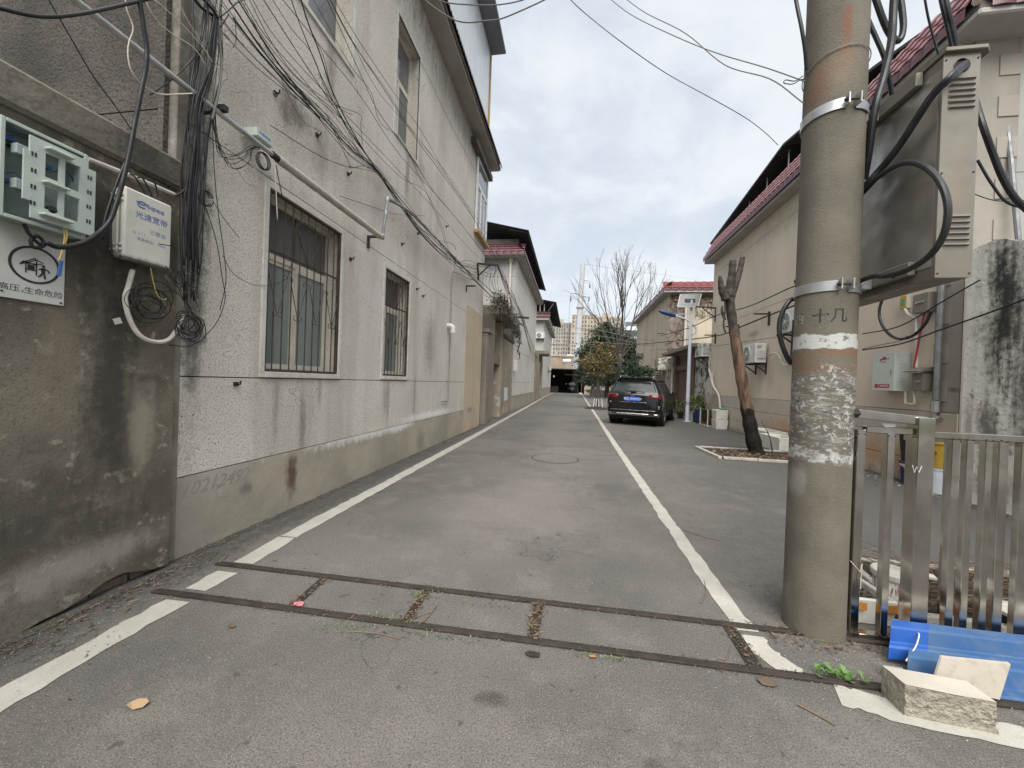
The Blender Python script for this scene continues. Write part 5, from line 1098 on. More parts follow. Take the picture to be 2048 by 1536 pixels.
# ---------------------------------------------------------------- trees
def grow(m,p,d,r,l,dep,rnd,up=.12,spread=.38,n=4,seg=4,kids_=(2,3),shr=.68,rs=.62,minr=.006,sides=5):
    pts=[p]; rr=[r]; dd=d.copy()
    for i in range(seg):
        dd=(dd+Vector((rnd.gauss(0,.09),rnd.gauss(0,.09),rnd.gauss(0,.05)+up*.35))).normalized(); pts.append(pts[-1]+dd*l/seg); rr.append(r*(1-(1-rs)*(i+1)/seg))
    m.tube(pts,rr,sides if r>.03 else 3,False)
    if dep<=0 or r*rs<minr: return
    k=rnd.randint(*kids_)
    for j in range(k):
        a=rnd.uniform(0,6.3); sp=rnd.uniform(.5,1.3)*spread; x=dd.orthogonal().normalized(); y=dd.cross(x)
        nd=(dd*math.cos(sp)+(x*math.cos(a)+y*math.sin(a))*math.sin(sp)); nd.z+=up; nd.normalize()
        q=pts[-1] if j<2 else pts[-2]
        grow(m,q,nd,rr[-1]*(1 if j==0 else .8),l*shr*rnd.uniform(.8,1.15),dep-1,rnd,up,spread,n,seg,kids_,shr,rs,minr,sides)
# big bare tree
bt0=Vector((4.5,38,0)); t=thing('bare_tree','tall leafless many-stemmed tree rising behind the parked car','tree',tuple(bt0)); rn=random.Random(11)
m=MB(); m.tube([bt0,bt0+Vector((.05,0,2.2)),bt0+Vector((-.02,0,4.6))],[.26,.22,.2],8); m.build('trunk',M['bark'],t)
m=MB()
for (dx,dy,l,r) in ((-.44,.1,4.5,.08),(-.26,-.1,4.9,.085),(-.10,.2,5.2,.10),(.10,-.2,5.2,.095),(.28,.1,5.0,.09),(.50,-.1,4.6,.08),(-.66,.2,3.7,.06),(.2,.4,4.8,.07),(-.18,-.4,4.8,.07),(.72,.3,3.9,.06),(-.36,.4,4.7,.05),(.38,.4,4.7,.05),(.02,.3,5.0,.06)):
    grow(m,bt0+Vector((dx*.5,0,4.3+random.uniform(-.3,.2))),Vector((dx,dy*.6,1)).normalized(),r,l,5,rn,up=.13,spread=.36,shr=.56,rs=.58,kids_=(3,4),minr=.0075,sides=4)
m.build('crown',M['bark'],t)
def leafy(name,label,base,h,blobs,n,size,mat,trunk_r=.12,seed=1,bmat='bark',asp=.45,stems=((0,0),),droop=.2):
    base=Vector(base); t=thing(name,label,'tree' if 'tree' in name else 'shrub',tuple(base)); r=random.Random(seed)
    m=MB()
    for (sx,sy) in stems:
        top=Vector(blobs[0][0]); m.tube(smooth_pts([base+Vector((sx*.3,sy*.3,0)),base+Vector((sx*.6,sy*.6,h*.35)),base.lerp(top,.6)+Vector((sx,sy,0)),top],4),list(np.linspace(trunk_r,trunk_r*.35,13)),7)
    for c,rad in blobs:
        for k in range(9):
            p=base.lerp(Vector(c),r.uniform(.55,.9)); q=Vector(c)+Vector([r.gauss(0,.5)*x for x in rad]); m.tube([p,p.lerp(q,.5)+Vector((0,0,.05)),q],[trunk_r*.25,trunk_r*.16,.008],4,False)
    m.build('trunk',M[bmat],t)
    allp=[]
    tot=sum(x[0]*x[1]*x[2] if False else x[0]*x[2] for _,x in blobs)
    rr=np.random.default_rng(seed)
    for c,rad in blobs:
        k=int(n*rad[0]*rad[2]/tot); nc=max(12,k//45); cen=cloud(nc,c,rad,0,seed+len(allp)); 
        for cc in cen:
            sz=min(rad)*.26; allp.append(cc+rr.normal(0,1,(k//nc,3))*np.array([sz,sz,sz*.55]))
    leaves(np.concatenate(allp),size,seed,'crown',M[mat],t,asp,droop)
    return t
leafy('evergreen_tree','large dark evergreen tree behind the bare tree at the end of the lane',(4.0,45,0),4,[((3.9,45,6.2),(2.6,2.2,2.1)),((2.1,45,4.6),(1.7,1.6,1.7)),((5.9,45,5.3),(1.6,1.6,2.0)),((1.3,44.6,3.0),(.8,1.0,1.2)),((3.6,44,3.2),(2.4,1.5,1.7)),((6.4,45,3.0),(1.0,1.1,1.4)),((3.6,45.4,7.9),(1.3,1.2,.8))],26000,.14,'leaf_dark',.3,3)
leafy('small_tree','small yellowing tree with white-painted foot, left of the parked car',(1.5,22.5,0),1.5,[((1.45,22.5,3.15),(.85,.8,.75)),((.85,22.5,2.65),(.5,.6,.5)),((2.15,22.5,2.7),(.5,.6,.55)),((1.5,22.4,2.2),(.7,.6,.45)),((1.9,22.6,3.5),(.5,.5,.35))],4200,.058,'leaf_mix',.07,4,stems=((0,0),(-.06,0),(.08,.05),(.02,-.05)))
t=thing('painted_stake','white-painted stakes tied around the foot of the small yellowing tree','stake',(1.5,22.3,0))
for dx in (-.2,-.08,.04,.2): m=MB(); m.tube([(1.5+dx*1.4,22.3,0),(1.5+dx,22.4,.62)],.028,6); m.build('stake',M['pvc'],t)
o=MB(); o.lathe((1.45,22.5,0),[(.75,0),(.5,.09),(.2,.16)],14); tag(o.build('soil_mound',M['soil']),'low soil mound around the foot of the small yellowing tree','soil')
leafy('dark_shrub','dark glossy shrub close behind the parked car',(3.9,24,0),1.,[((3.75,24,2.55),(.75,.7,.75)),((4.5,24,2.3),(.6,.6,.55)),((3.2,24,1.9),(.6,.6,.6)),((4.0,24,1.5),(.9,.7,.8)),((3.85,24,3.2),(.35,.35,.3))],5200,.085,'leaf_shrub',.06,5,asp=.33,stems=((0,0),(.15,0),(-.12,0)))
leafy('dark_shrub','shaded shrub mass under the evergreen, left of the small tree',(1.9,40,0),1.,[((2.2,40,2.0),(1.5,1,1.1)),((4.,40,2.2),(1.3,1,1.2))],5000,.1,'leaf_dark',.08,6)
P=np.array(cloud(2600,(-.9,52.5,0),(.01,.01,.01),0,1))
t=leafy('bush','light twiggy bush beside the low wall at the shed',(2.9,51,0),.6,[((2.7,51,.7),(.9,.6,.5))],700,.09,'leaf_mix',.04,12)

# leaning, cut-back trunk
def trunk_mat():
    k=N('leaning_trunk_bark'); z=k.n('ShaderNodeSeparateXYZ'); k.l(k.tc,z.inputs[0]); Z=k.math('ADD',z.outputs['Z'],k.math('MULTIPLY',k.math('SUBTRACT',k.noise(5,4),.5),.9))
    sc1=k.noise(1,5,.6,k.mapv((12,12,1.6)))
    wood=k.mix(k.rng(sc1,.4,.62),(.17,.105,.07),(.055,.04,.03)); dark=k.mix(k.rng(k.noise(9,4),.35,.65),(.085,.07,.06),(.038,.032,.028)); black=k.mix(k.rng(k.noise(20,4),.35,.65),(.009,.008,.007),(.020,.017,.015))
    col=k.mix(k.rng(Z,.95,1.08,1,0),wood,black); col=k.mix(k.rng(Z,2.55,2.7),col,dark); k.l(col,k.b.inputs['Base Color']); k.b.inputs['Roughness'].default_value=.8; k.b.inputs['Specular IOR Level'].default_value=.25
    h=k.math('ADD',k.math('MULTIPLY',k.noise(1,5,.6,k.mapv((14,14,3))),.03),k.math('MULTIPLY',k.noise(40,3),.006)); b=k.n('ShaderNodeBump'); b.inputs['Strength'].default_value=1; b.inputs['Distance'].default_value=1; k.l(h,b.inputs['Height']); k.l(b.outputs[0],k.b.inputs['Normal']); return k.m
M['trunk']=trunk_mat(); TY=8.95
t=thing('cut_tree','leaning sawn-off tree trunk with bare orange wood and black wet foot','tree trunk',tuple(ony(1512,912,TY)))
def tr_(px,rad,n=12):
    P=smooth_pts([ony(u,v,TY+(dy if dy else 0)) for (u,v,*q) in px for dy in [q[0] if q else 0]],6); R_=np.interp(np.linspace(0,1,len(P)),np.linspace(0,1,len(rad)),rad)*(1+.05*np.array([math.sin(i*1.7)+random.uniform(-.6,.6) for i in range(len(P))])); mm=MB(); mm.tube(P,list(R_),n); return mm
tr_([(1520,930),(1511,900),(1500,850),(1491,800),(1482,750),(1474,700),(1466,650),(1459,600),(1455,580)],[.19,.15,.135,.12,.115,.108,.095,.095,.11],14).build('trunk',M['trunk'],t,smooth=True)
tr_([(1457,595),(1460,570),(1464,545),(1466,521)],[.10,.085,.075,.07]).build('limb',M['trunk'],t,smooth=True)
tr_([(1460,600,.1),(1472,565,.15),(1480,540,.18),(1485,515,.2)],[.09,.075,.06,.055]).build('limb',M['trunk'],t,smooth=True)
tr_([(1452,600,-.1),(1444,580,-.12),(1441,562,-.14),(1440,552,-.14)],[.085,.075,.05,.03]).build('limb',M['trunk'],t,smooth=True)
tr_([(1450,640,-.1),(1444,622,-.12),(1445,612,-.12)],[.03,.03,.02],6).build('broken_stub',M['dark_bark'],t)
m=MB(); m.tube(smooth_pts([ony(1448,585,TY-.1),ony(1450,620,TY-.14),ony(1447,650,TY-.14),ony(1452,668,TY-.12)],5),[.02]*16,5); m.build('bark_strip',M['dark_bark'],t)
# pit around it
t=thing('tree_pit','kerbed soil bed full of wood chips at the foot of the leaning trunk','planting bed',(3.9,8.8,0))
C_=[(2.92,9.42),(2.99,8.12),(4.95,8.13),(4.85,9.42)]
def kerb_run(a,b,L_=.75,w_=.07,h=.055,par=None):
    a,b=Vector(a),Vector(b); n=max(1,round((b-a).length/L_)); 
    for i in range(n):
        p,q=a.lerp(b,i/n),a.lerp(b,(i+1)/n); e=(q-p).normalized()*.006; dz=random.uniform(-.004,.004); m=MB(); m.beam((*(p+e),h/2+dz),(*(q-e),h/2+dz),w_,h); m.build('kerb_stone',M['kerb'],par,bevel=.006)
kerb_run(C_[0],C_[1],par=t); kerb_run((3.04,8.12),C_[2],par=t); kerb_run((4.95,8.2),C_[3],par=t); kerb_run((2.99,9.42),(4.8,9.42),par=t)
m=MB(); m.quad((2.96,8.15,.03),(4.9,8.15,.03),(4.85,9.4,.03),(2.96,9.4,.03)); m.build('soil',M['soil'],t)
A_,B_=litter(650,lambda r:(r.uniform(3.0,4.88),8.17+abs(r.gauss(0,.5))%1.2),zs=.05,leaf=.55,ls=.045,seed=21,twl=.14)
for o,n_ in ((A_,'wood_chips'),(B_,'broken_twigs')): 
    o.v=[(x,y,z+.03) for x,y,z in o.v]; q=o.build(n_,M['chips'] if n_=='wood_chips' else M['twig_dry'],t); q['kind']='stuff'
o=MB(); o.tube(smooth_pts([ony(1546,912,8.7),ony(1541,880,8.7),ony(1533,860,8.65),ony(1522,842,8.6)],5),[.014]*5+[.010]*5+[.005]*6,5); tag(o.build('dry_stem',M['dark_bark']),'thin arching dry stem in the tree pit beside the black trunk foot','stem')
# foam boxes
def foam_box(name,label,x0,x1,y0,y1,z0,h,th=.035,rot=0,mat='foam',parts=None,cat='foam box',group=None):
    c=Vector(((x0+x1)/2,(y0+y1)/2,z0)); t=thing(name,label,cat,tuple(c),group); m=MB()
    a,b=(x1-x0)/2,(y1-y0)/2; k=.9
    def ring(s,inset,z): 
        f=k+(1-k)*s; return [(c.x+sx*(a*f-inset),c.y+sy*(b*f-inset),z) for sx,sy in ((-1,-1),(1,-1),(1,1),(-1,1))]
    R=[ring(0,0,z0),ring(1,0,z0+h),ring(1,th,z0+h),ring(.2,th,z0+th)]
    for r_ in R: m.v+=r_
    m.f.append((3,2,1,0)); m.f.append((12,13,14,15))
    for j in range(3):
        for i in range(4): i2=(i+1)%4; m.f.append((j*4+i,j*4+i2,j*4+4+i2,j*4+4+i))
    o=m.build('box_body',M[mat],t,bevel=.008); return t
foam_box('foam_box','old white polystyrene trough nearer the leaning trunk',4.72,5.2,9.45,10.35,0,.34,rot=0)
foam_box('foam_box','old white polystyrene trough against the right wall behind the leaning trunk',4.98,5.42,10.45,11.6,0,.36)
foam_box('foam_box','lower white foam box of the pair beside the dark tank',5.02,5.42,14.15,14.6,0,.33)
t=foam_box('foam_box','upper white foam box with a teal lid on top, beside the dark tank',5.02,5.42,14.15,14.6,.34,.31)
m=MB(); m.box(5.03,5.41,14.16,14.59,.652,.68); m.build('foam_lid',M['foam'],t,bevel=.006)
t=thing('plastic_tray','small teal plastic dish on the upper foam box','tray',(5.3,14.35,.68)); m=MB(); m.lathe((5.27,14.3,.681),[(.09,0),(.13,.05),(.12,.05),(.08,.01)],16); m.build('dish',M['teal'],t)
t=thing('dark_tank','murky green-brown glass tank with a white frame beside the foam boxes','tank',(5.2,15.3,0))
m=MB(); m.box(5.0,5.42,14.9,15.7,.05,.62); m.build('tank_glass',M['tank'],t,bevel=.01)
m=MB(); 
for (x,y) in ((4.99,14.89),(4.99,15.71),(5.43,14.89)): m.beam((x,y,0),(x,y,.64),.03)
m.beam((4.985,14.89,.03),(4.985,15.71,.03),.035); m.beam((4.99,14.885,.03),(5.43,14.885,.03),.035); m.build('tank_frame',M['pvc'],t)
m=MB(); m.tube([(5.1,15.1,.5),(5.05,15.2,1.0)],.01,4); m.tube([(5.15,15.1,.5),(5.25,15.2,.95)],.01,4); m.build('stick',M['twig_dry'],t)
def bucket(name,label,x,y,z,r0,r1,h,mat,cat='bucket',handle=False,band=None,lid=None,label_part=None):
    t=thing(name,label,cat,(x,y,z)); m=MB(); m.lathe((x,y,z),[(r0,0),(r1,h*.93),(r1*1.06,h*.93),(r1*1.06,h),(r1*.95,h),(r0*.95,h*.1)],20); m.build('bucket_body',M[mat],t,smooth=True,auto=True)
    if handle: m=MB(); m.tube([(x-r1*math.cos(a)*1.05,y-.02-r1*.7*math.sin(a),z+h*.85-r1*.9*math.sin(a)) for a in np.linspace(0,pi,12)],.004,5); m.build('handle',M['galv'],t)
    if band: m=MB(); m.lathe((x,y,z+h*band[1]),[(r0+(r1-r0)*band[1]+.003,0),(r0+(r1-r0)*band[2]+.003,h*(band[2]-band[1]))],20); m.build('printed_band',M[band[0]],t,smooth=True)
    return t
bucket('planter_bucket','green-white bucket behind the street lamp foot',5.13,17.2,0,.15,.18,.42,'mint'); bucket('plastic_bucket','navy bucket with blue rim between street lamp and tank',5.16,16.3,0,.15,.19,.55,'navy')
t=thing('potted_plant','potted green plants between the street lamp and the tank','plant',(5.2,16.7,0)); m=MB(); m.lathe((5.2,16.75,0),[(.13,0),(.17,.4),(.15,.4)],14); m.build('pot',M['bin_black'],t); leaves(cloud(260,(5.2,16.8,.85),(.3,.35,.42),0,31),.09,31,'foliage',M['leaf_green'],t,.25)
t=thing('potted_plant','small light green plant behind the car, left of the street lamp','plant',(4.95,18.2,0)); m=MB(); m.lathe((4.95,18.3,0),[(.1,0),(.14,.3),(.12,.3)],14); m.build('pot',M['bin_black'],t); leaves(cloud(160,(4.9,18.3,.55),(.3,.3,.3),0,32),.07,32,'foliage',M['leaf_green'],t,.3)

# ---------------------------------------------------------------- solar street lamp
lx,ly=4.82,16.8; t=thing('solar_street_lamp','pale blue solar street lamp with tilted panel and blue lamp head, right of the car','street lamp',(lx,ly,0))
top=ony(1383,600,ly); m=MB(); m.tube([(lx,ly,0),(lx,ly,2.4),(lx,ly,top.z)],[.085,.07,.055],14); m.build('pole',M['lamp_white'],t,smooth=True,auto=True)
m=MB(); m.box(lx-.15,lx+.15,ly-.15,ly+.15,0,.02); m.build('base_plate',M['lamp_white'],t)
m=MB(); 
for sx in (-1,1):
    for sy in (-1,1): m.cyl((lx+sx*.12,ly+sy*.12,.02),(lx+sx*.12,ly+sy*.12,.05),.012,6)
m.build('base_bolts',M['rust'],t)
c=[ony(1361,589,ly+.25),ony(1403,588,ly+.25),ony(1396,614,ly-.15),ony(1355,614,ly-.15)]
nn=(c[1]-c[0]).cross(c[3]-c[0]).normalized()*.03
m=MB(); m.prism(c,nn); m.build('solar_panel',M['solar'],t); m=MB()
for i in range(4): m.beam(c[i],c[(i+1)%4],.035)
m.build('panel_frame',M['ecab_side'],t); m=MB(); m.obox((c[0]+c[2])/2+Vector((0.02,-.04,0)),(.2,0,0),(0,.05,0),(0,0,.06)); m.tube([(lx,ly,top.z-.1),(c[0]+c[2])/2],.03,6); m.build('panel_mount',M['ac_dark'],t)
a,b=ony(1317,621,ly),ony(1351,632,ly); m=MB(); hp=[a.lerp(b,i/8) for i in range(9)]; m.tube(hp,[.03,.07,.085,.09,.09,.09,.085,.075,.05],10); hm_=m.build('lamp_head',M['lamp_blue'],t,smooth=True); 
m=MB(); m.tube(smooth_pts([ony(u,v,ly) for u,v in ((1349,631),(1366,636),(1379,643),(1389,652),(1392,661),(1387,668),(1377,671))],5),.035,8); m.build('curved_arm',M['lamp_white'],t); m=MB(); m.tube([ony(1352,629,ly),ony(1378,627,ly)],.018,6); m.build('stay_rod',M['lamp_white'],t)
m=MB(); 
for k_ in range(3): m.tube([(lx+.087*math.cos(a),ly+.087*math.sin(a),.75+.05*k_+.04*math.sin(a)) for a in np.linspace(0,6.28,13)],.006,4)
m.build('tie_wire',M['cable'],t)

# ---------------------------------------------------------------- parked black SUV
CARP=Vector((2.93,16.0,0)); CARR=-math.radians(20)
car=thing('parked_car','black SUV parked half across the lane with blue number plate and red tail lamps','car',(0,0,0))
rear=[(.28,-2.20),(.42,-2.31),(.72,-2.32),(1.00,-2.27),(1.13,-2.21),(1.50,-1.98),(1.63,-1.98),(1.68,-1.75)]
wx=[.86,.90,.925,.915,.885,.715,.62,0]
colx=[0,.5,.82,.97,1,1,1,1,1,1,1,.96,.6,0]; dyr=[0,.005,.04,.16,.62,1.2,1.85,2.5,None,None,None,None,None,None]
fy=[None]*8+[.85,1.35,1.95,2.22,2.31,2.33]
upz=[(1.13,1.50,1.63,1.67)]*8+[(1.10,1.42,1.52,1.56),(1.05,1.10,1.13,1.15),(.98,1.02,1.04,1.06),(.85,.88,.90,.91),(.78,.80,.82,.83),(.76,.78,.80,.81)]
upy=[0]*8+[-.15,-.1,0,0,0,0]
G=[]
for u in range(14):
    colm=[]
    for v in range(8):
        z,y=rear[v]; x=wx[v]*colx[u]
        if v>=4: z=upz[u][v-4] if u>3 else z
        if dyr[u] is not None: y=y+dyr[u]*(1 if v<4 else (1-.10*(v-4))) 
        else: y=fy[u]+(upy[u]*(v-3) if v>=4 else 0)
        if u<=3: y=rear[v][1]+dyr[u]
        if v==7: x=0 if u>=3 else 0; 
        if v==7 and u<3: y=rear[v][1]
        if v==7 and u==3: y=rear[v][1]+.05
        if v==0: z=.30 
        if u>8 and v in (1,2,3): z=min(z,upz[u][0]-.02*(4-v))
        colm.append(Vector((x,y,z)))
    G.append(colm)
def cat(a,b,c,d,t): return .5*((2*b)+(c-a)*t+(2*a-5*b+4*c-d)*t*t+(3*b-a-3*c+d)*t**3)
def S(u,v):
    def gv(i,v):
        j=min(int(v),6); t=v-j; g=G[i]; return cat(g[max(j-1,0)],g[j],g[j+1],g[min(j+2,7)],t)
    i=min(int(u),12); t=u-i; mir=lambda P:Vector((-P.x,P.y,P.z))
    a=gv(i-1,v) if i>0 else mir(gv(1,v)); return cat(a,gv(i,v),gv(i+1,v),gv(min(i+2,13),v),t)
def patch(name,mat,u0,u1,v0,v1,off,sides=(1,),nu=10,nv=6,th=True,vfun=None):
    for sg in sides:
        m=MB()
        for i in range(nu+1):
            for j in range(nv+1):
                u=u0+(u1-u0)*i/nu; vv=(v0+(v1-v0)*j/nv) if not vfun else vfun(i/nu,j/nv); e=.02
                p=S(u,vv); du=S(min(u+e,13),vv)-S(max(u-e,0),vv); dv=S(u,min(vv+e,7))-S(u,max(vv-e,0)); n_=du.cross(dv)
                if n_.length>1e-9: n_.normalize()
                edge=(i in(0,nu) or j in (0,nv)); p=p+n_*(off if not edge else off*.2)
                m.v.append((p.x*sg,p.y,p.z))
        for i in range(nu):
            for j in range(nv): k=i*(nv+1)+j; q=(k,k+1,k+nv+2,k+nv+1); m.f.append(q if sg>0 else q[::-1])
        o=m.build(name,M[mat],car,smooth=True)
def shell():
    m=MB(); NU,NV=78,35
    for i in range(-NU,NU+1):
        for j in range(NV+1):
            p=S(abs(i)/NU*13,j/NV*7); m.v.append((p.x*(1 if i>=0 else -1),p.y,p.z))
    for i in range(2*NU):
        for j in range(NV): k=i*(NV+1)+j; m.f.append((k,k+1,k+NV+2,k+NV+1))
    return m
shell().build('body',M['paint_black'],car,smooth=True)
def both(name,mat,u1,v0,v1,off,**k):   # patch straddling the centre line
    m=MB(); nu,nv=14,6
    for i in range(-nu,nu+1):
        for j in range(nv+1):
            u=u1*abs(i)/nu; vv=v0+(v1-v0)*j/nv; e=.02; p=S(u,vv); n_=(S(u+e,vv)-S(max(u-e,0),vv)).cross(S(u,vv+e)-S(u,vv-e)); n_.normalize(); p=p+n_*(off if not (abs(i)==nu or j in(0,nv)) else off*.1); m.v.append((p.x*(1 if i>=0 else -1),p.y,p.z))
    for i in range(2*nu):
        for j in range(nv): q=i*(nv+1)+j; m.f.append((q,q+1,q+nv+2,q+nv+1))
    return m.build(name,M[mat],car,smooth=True)
RW=both('rear_window','car_glass',2.15,4.12,5.02,.010)
both('rear_bumper_trim','chrome',2.75,.72,1.10,.030); both('lower_grille','plastic_black',1.9,.15,.62,.012); both('bumper_crease','chrome',2.1,1.42,1.475,.016); both('boot_trim','chrome',1.0,2.28,2.33,.02)
patch('tail_lamp','tail',1.15,3.35,2.75,3.72,.022,(1,-1)); patch('reflector','chrome',2.35,2.75,1.62,2.0,.012,(1,-1),4,3)
patch('side_window','car_glass',3.45,4.35,4.2,4.93,.008,(1,-1)); patch('side_window','car_glass',4.45,6.1,4.12,4.95,.008,(1,-1)); patch('side_window','car_glass',6.2,7.9,4.12,4.95,.008,(1,-1)); patch('window_trim','chrome',3.4,8.0,4.95,5.04,.012,(1,-1),20,2); patch('sill_trim','chrome',4.9,9.5,.35,.5,.014,(1,-1),20,2)
for u_ in (4.4,6.15):
    patch('door_gap','plastic_black',u_,u_+.03,1.0,4.1,.003,(1,-1),1,8)
m=MB(); m.box(-.56,.56,-2.10,-1.86,1.625,1.665); m.build('roof_spoiler',M['paint_black'],car,bevel=.012)
for sx in (-1,1):
    m=MB(); m.tube(smooth_pts([(sx*.56,-1.75,1.66),(sx*.58,-1.6,1.715),(sx*.58,-.2,1.73),(sx*.58,.5,1.68),(sx*.58,.62,1.63)],5),.022,6); m.build('roof_rail',M['roofrail'],car,smooth=True)
    m=MB(); m.obox((sx*1.0,.72,1.13),(.10,0,0),(0,.05,0),(0,0,.075)); m.build('wing_mirror',M['paint_black'],car,bevel=.03)
    m=MB(); m.box(sx*.62-.09,sx*.62+.09,-2.345,-2.30,.40,.455); m.build('exhaust_tip',M['plastic_black'],car,bevel=.01)
for y in (-1.40,1.43):
    for sx in (-1,1):
        xo=sx*.935; m=MB(); m.lathe((sx*.70,y,.355),[(.30,0),(.345,.02),(.355,.05),(.355,.20),(.34,.235),(.26,.238)],32,(sx,0,0)); W_=m.build('wheel',M['rubber'],car,smooth=True,auto=True)
        m=MB(); m.lathe((sx*.935,y,.355),[(.255,0),(.235,-.03)],28,(sx,0,0)); m.build('rim',M['alloy'],W_)
        m=MB()
        for k in range(5): a=k*2*pi/5+.3; m.beam((xo+sx*.003,y,.355),(xo-sx*.005,y+.235*math.cos(a),.355+.235*math.sin(a)),.045,.03,up=(1,0,0))
        m.build('spokes',M['alloy'],W_)
        m=MB(); pts=[(sx*.918,y+.40*math.cos(a),.36+.40*math.sin(a)) for a in np.linspace(-.25,pi+.25,16)]; m.tube(pts,.03,6); m.build('arch_trim',M['plastic_black'],car)
        m=MB(); m.cyl((sx*.55,y,.37),(sx*.926,y,.37),.392,28); m.build('wheel_well',M['bin_black'],car)
m=MB(); m.box(-.8,.8,-2.0,2.1,.22,.34); m.build('underbody',M['bin_black'],car)
py=-2.335; pz=.925
m=MB(); m.box(-.24,.24,py-.006,py+.03,pz-.075,pz+.075); PL=m.build('number_plate',M['plate'],car,bevel=.004)
lettering('lettering','鄂D·WW520',.105,(0,py-.007,pz-.002),(1,0,0),(0,0,1),M['ink_white'],PL)
m=MB()
for a in (90,210,330): m.beam((0,py+.03,1.045),(.038*math.cos(math.radians(a)),py+.03,1.045+.038*math.sin(math.radians(a))),.01,.012,up=(0,1,0))
m.tube([(.045*math.cos(a),py+.03,1.045+.045*math.sin(a)) for a in np.linspace(0,6.283,20)],.005,5); m.build('badge',M['roofrail'],car)
m=MB(); m.tube([(0,-2.25,1.16),(-.16,-2.27,1.17),(-.22,-2.24,1.15)],.012,5); m.obox((-.0,-2.22,1.17),(.09,0,0),(0,.02,0),(0,0,.03)); m.tube([(0,-2.25,1.19),(.38,-2.24,1.15)],.010,5); m.build('rear_wiper',M['plastic_black'],car)
m=MB(); m.obox((-.75,-2.285,.80),(.03,0,0),(0,.005,0),(0,0,.03)); m.build('model_badge',M['roofrail'],car)
car.location=CARP; car.rotation_euler.z=CARR; car.scale=(1.035,1.035,1.035)

# ---------------------------------------------------------------- big concrete pole
PC=Vector((1.468,2.50,0)); PR=.150
t=thing('concrete_pole','big round concrete utility pole with peeling white paint, standing by the steel fence','utility pole',tuple(PC))
m=MB(); zz=list(np.linspace(0,9,70)); m.tube([PC+Vector((0,0,z)) for z in zz],[PR*(1.012 if z<.05 else 1)-.0008*z for z in zz],48); m.build('shaft',M['concrete_pole'],t,smooth=True,auto=True)
def onpole(u,v,off=.0): d=ray(u,v); h=Vector((d.x,d.y,0)); c=Vector((PC.x,PC.y)); dd=h.normalized(); b=dd.x*c.x+dd.y*c.y; q=PR+off; disc=q*q-(c.length_squared-b*b); s=b-math.sqrt(max(disc,0)); return O+d*(s/h.length)
def ringpole(z,h,w0,w1,th_,tilt=0,n=40):
    m=MB()
    for i in range(n+1):
        a=w0+(w1-w0)*i/n; dz=tilt*math.cos(a-w0)
        for rr,zz in ((PR,z-h/2),(PR+th_,z-h/2),(PR+th_,z+h/2),(PR,z+h/2)): m.v.append((PC.x+rr*math.cos(a),PC.y+rr*math.sin(a),zz+dz))
    for i in range(n):
        k=i*4
        for j in range(4): m.f.append((k+j,k+(j+1)%4,k+4+(j+1)%4,k+4+j))
    return m
fa=math.atan2(-PC.y,-PC.x)     # direction from the pole towards the viewer
for (u,v,lab) in ((1655,572,'lower'),(1665,212,'upper')):
    z=onpole(u,v).z; C=thing('pole_clamp',lab+' galvanised steel strap clamped round the big concrete pole with a bolt','clamp',(PC.x,PC.y,z))
    ringpole(z,.056,fa-3.6,fa+.36,.006).build('strap',M['galv'],C,smooth=True,auto=True); ringpole(z-.012,.05,fa+.66,fa+1.5,.006).build('strap',M['galv'],C,smooth=True,auto=True)
    for a in (fa+.36,fa+.66):
        d=Vector((math.cos(a),math.sin(a),0)); c=PC+d*(PR+.022)+Vector((0,0,z)); m=MB(); m.obox(c,d*.022,Vector((-d.y,d.x,0))*.004,(0,0,.03)); m.build('clamp_lug',M['galv'],C,bevel=.002)
    a=fa+.51; d=Vector((math.cos(a),math.sin(a),0)); s=Vector((-d.y,d.x,0)); c=PC+d*(PR+.024)+Vector((0,0,z)); m=MB(); m.tube([c-s*.045,c+s*.045],.006,8); m.tube([c-s*.038,c-s*.028],.012,6); m.build('bolt',M['rust'],C)
z=onpole(1680,105).z; m=MB(); m.tube([(PC.x+(PR+.004)*math.cos(a),PC.y+(PR+.004)*math.sin(a),z+.03*math.cos(a-fa-.6)) for a in np.linspace(0,2*pi,41)],.0028,5); tag(m.build('tie_wire',M['galv']),'thin steel wire tied round the concrete pole above the upper strap','wire')
m=MB(); pts=[onpole(1613,140,.01),onpole(1612,155,.01)]+[pts_ for pts_ in (ony(1600,160,2.42),ony(1585,168,2.42),ony(1568,166,2.42),ony(1572,160,2.42),ony(1590,162,2.42),ony(1606,152,2.42))]; m.tube(smooth_pts(pts,5),.0028,5); tag(m.build('wire_end',M['rust']),'twisted wire end sticking out left of the concrete pole','wire')
# worn painted characters wrapped on the shaft
def wrap_text(body,size,u,v,mat,**k):
    me=text_mesh(body,size,Matrix.Identity(4),M[mat],ex=.0004,**k); c=onpole(u,v); a0=math.atan2(c.y-PC.y,c.x-PC.x)
    for vt in me.vertices: 
        a=a0+vt.co.x/PR; r_=PR+.0014+vt.co.z-.0008*c.z; z_=vt.co.y; vt.co=(PC.x+r_*math.cos(a),PC.y+r_*math.sin(a),c.z+z_)
    o=bpy.data.objects.new('painted_writing',me); COL.objects.link(o); put(o,t); return o
wrap_text('十几',.085,1660,632,'ink',space=1.0); wrap_text('西',.085,1597,640,'chalk')

# ---------------------------------------------------------------- cabinet hung on the pole
cx0,cx1=1.70,1.850; cy0,cy1=2.105,2.95; cz0,cz1=1.975,3.045
t=thing('electric_cabinet','tall dented grey steel electric cabinet hanging on the right of the concrete pole','electric cabinet',(cx0,cy0,cz0))
m=MB(); m.box(cx0+.003,cx1-.003,cy0+.006,cy1,cz0,cz1-.004); m.build('cabinet_shell',M['gcab'],t,bevel=.003)
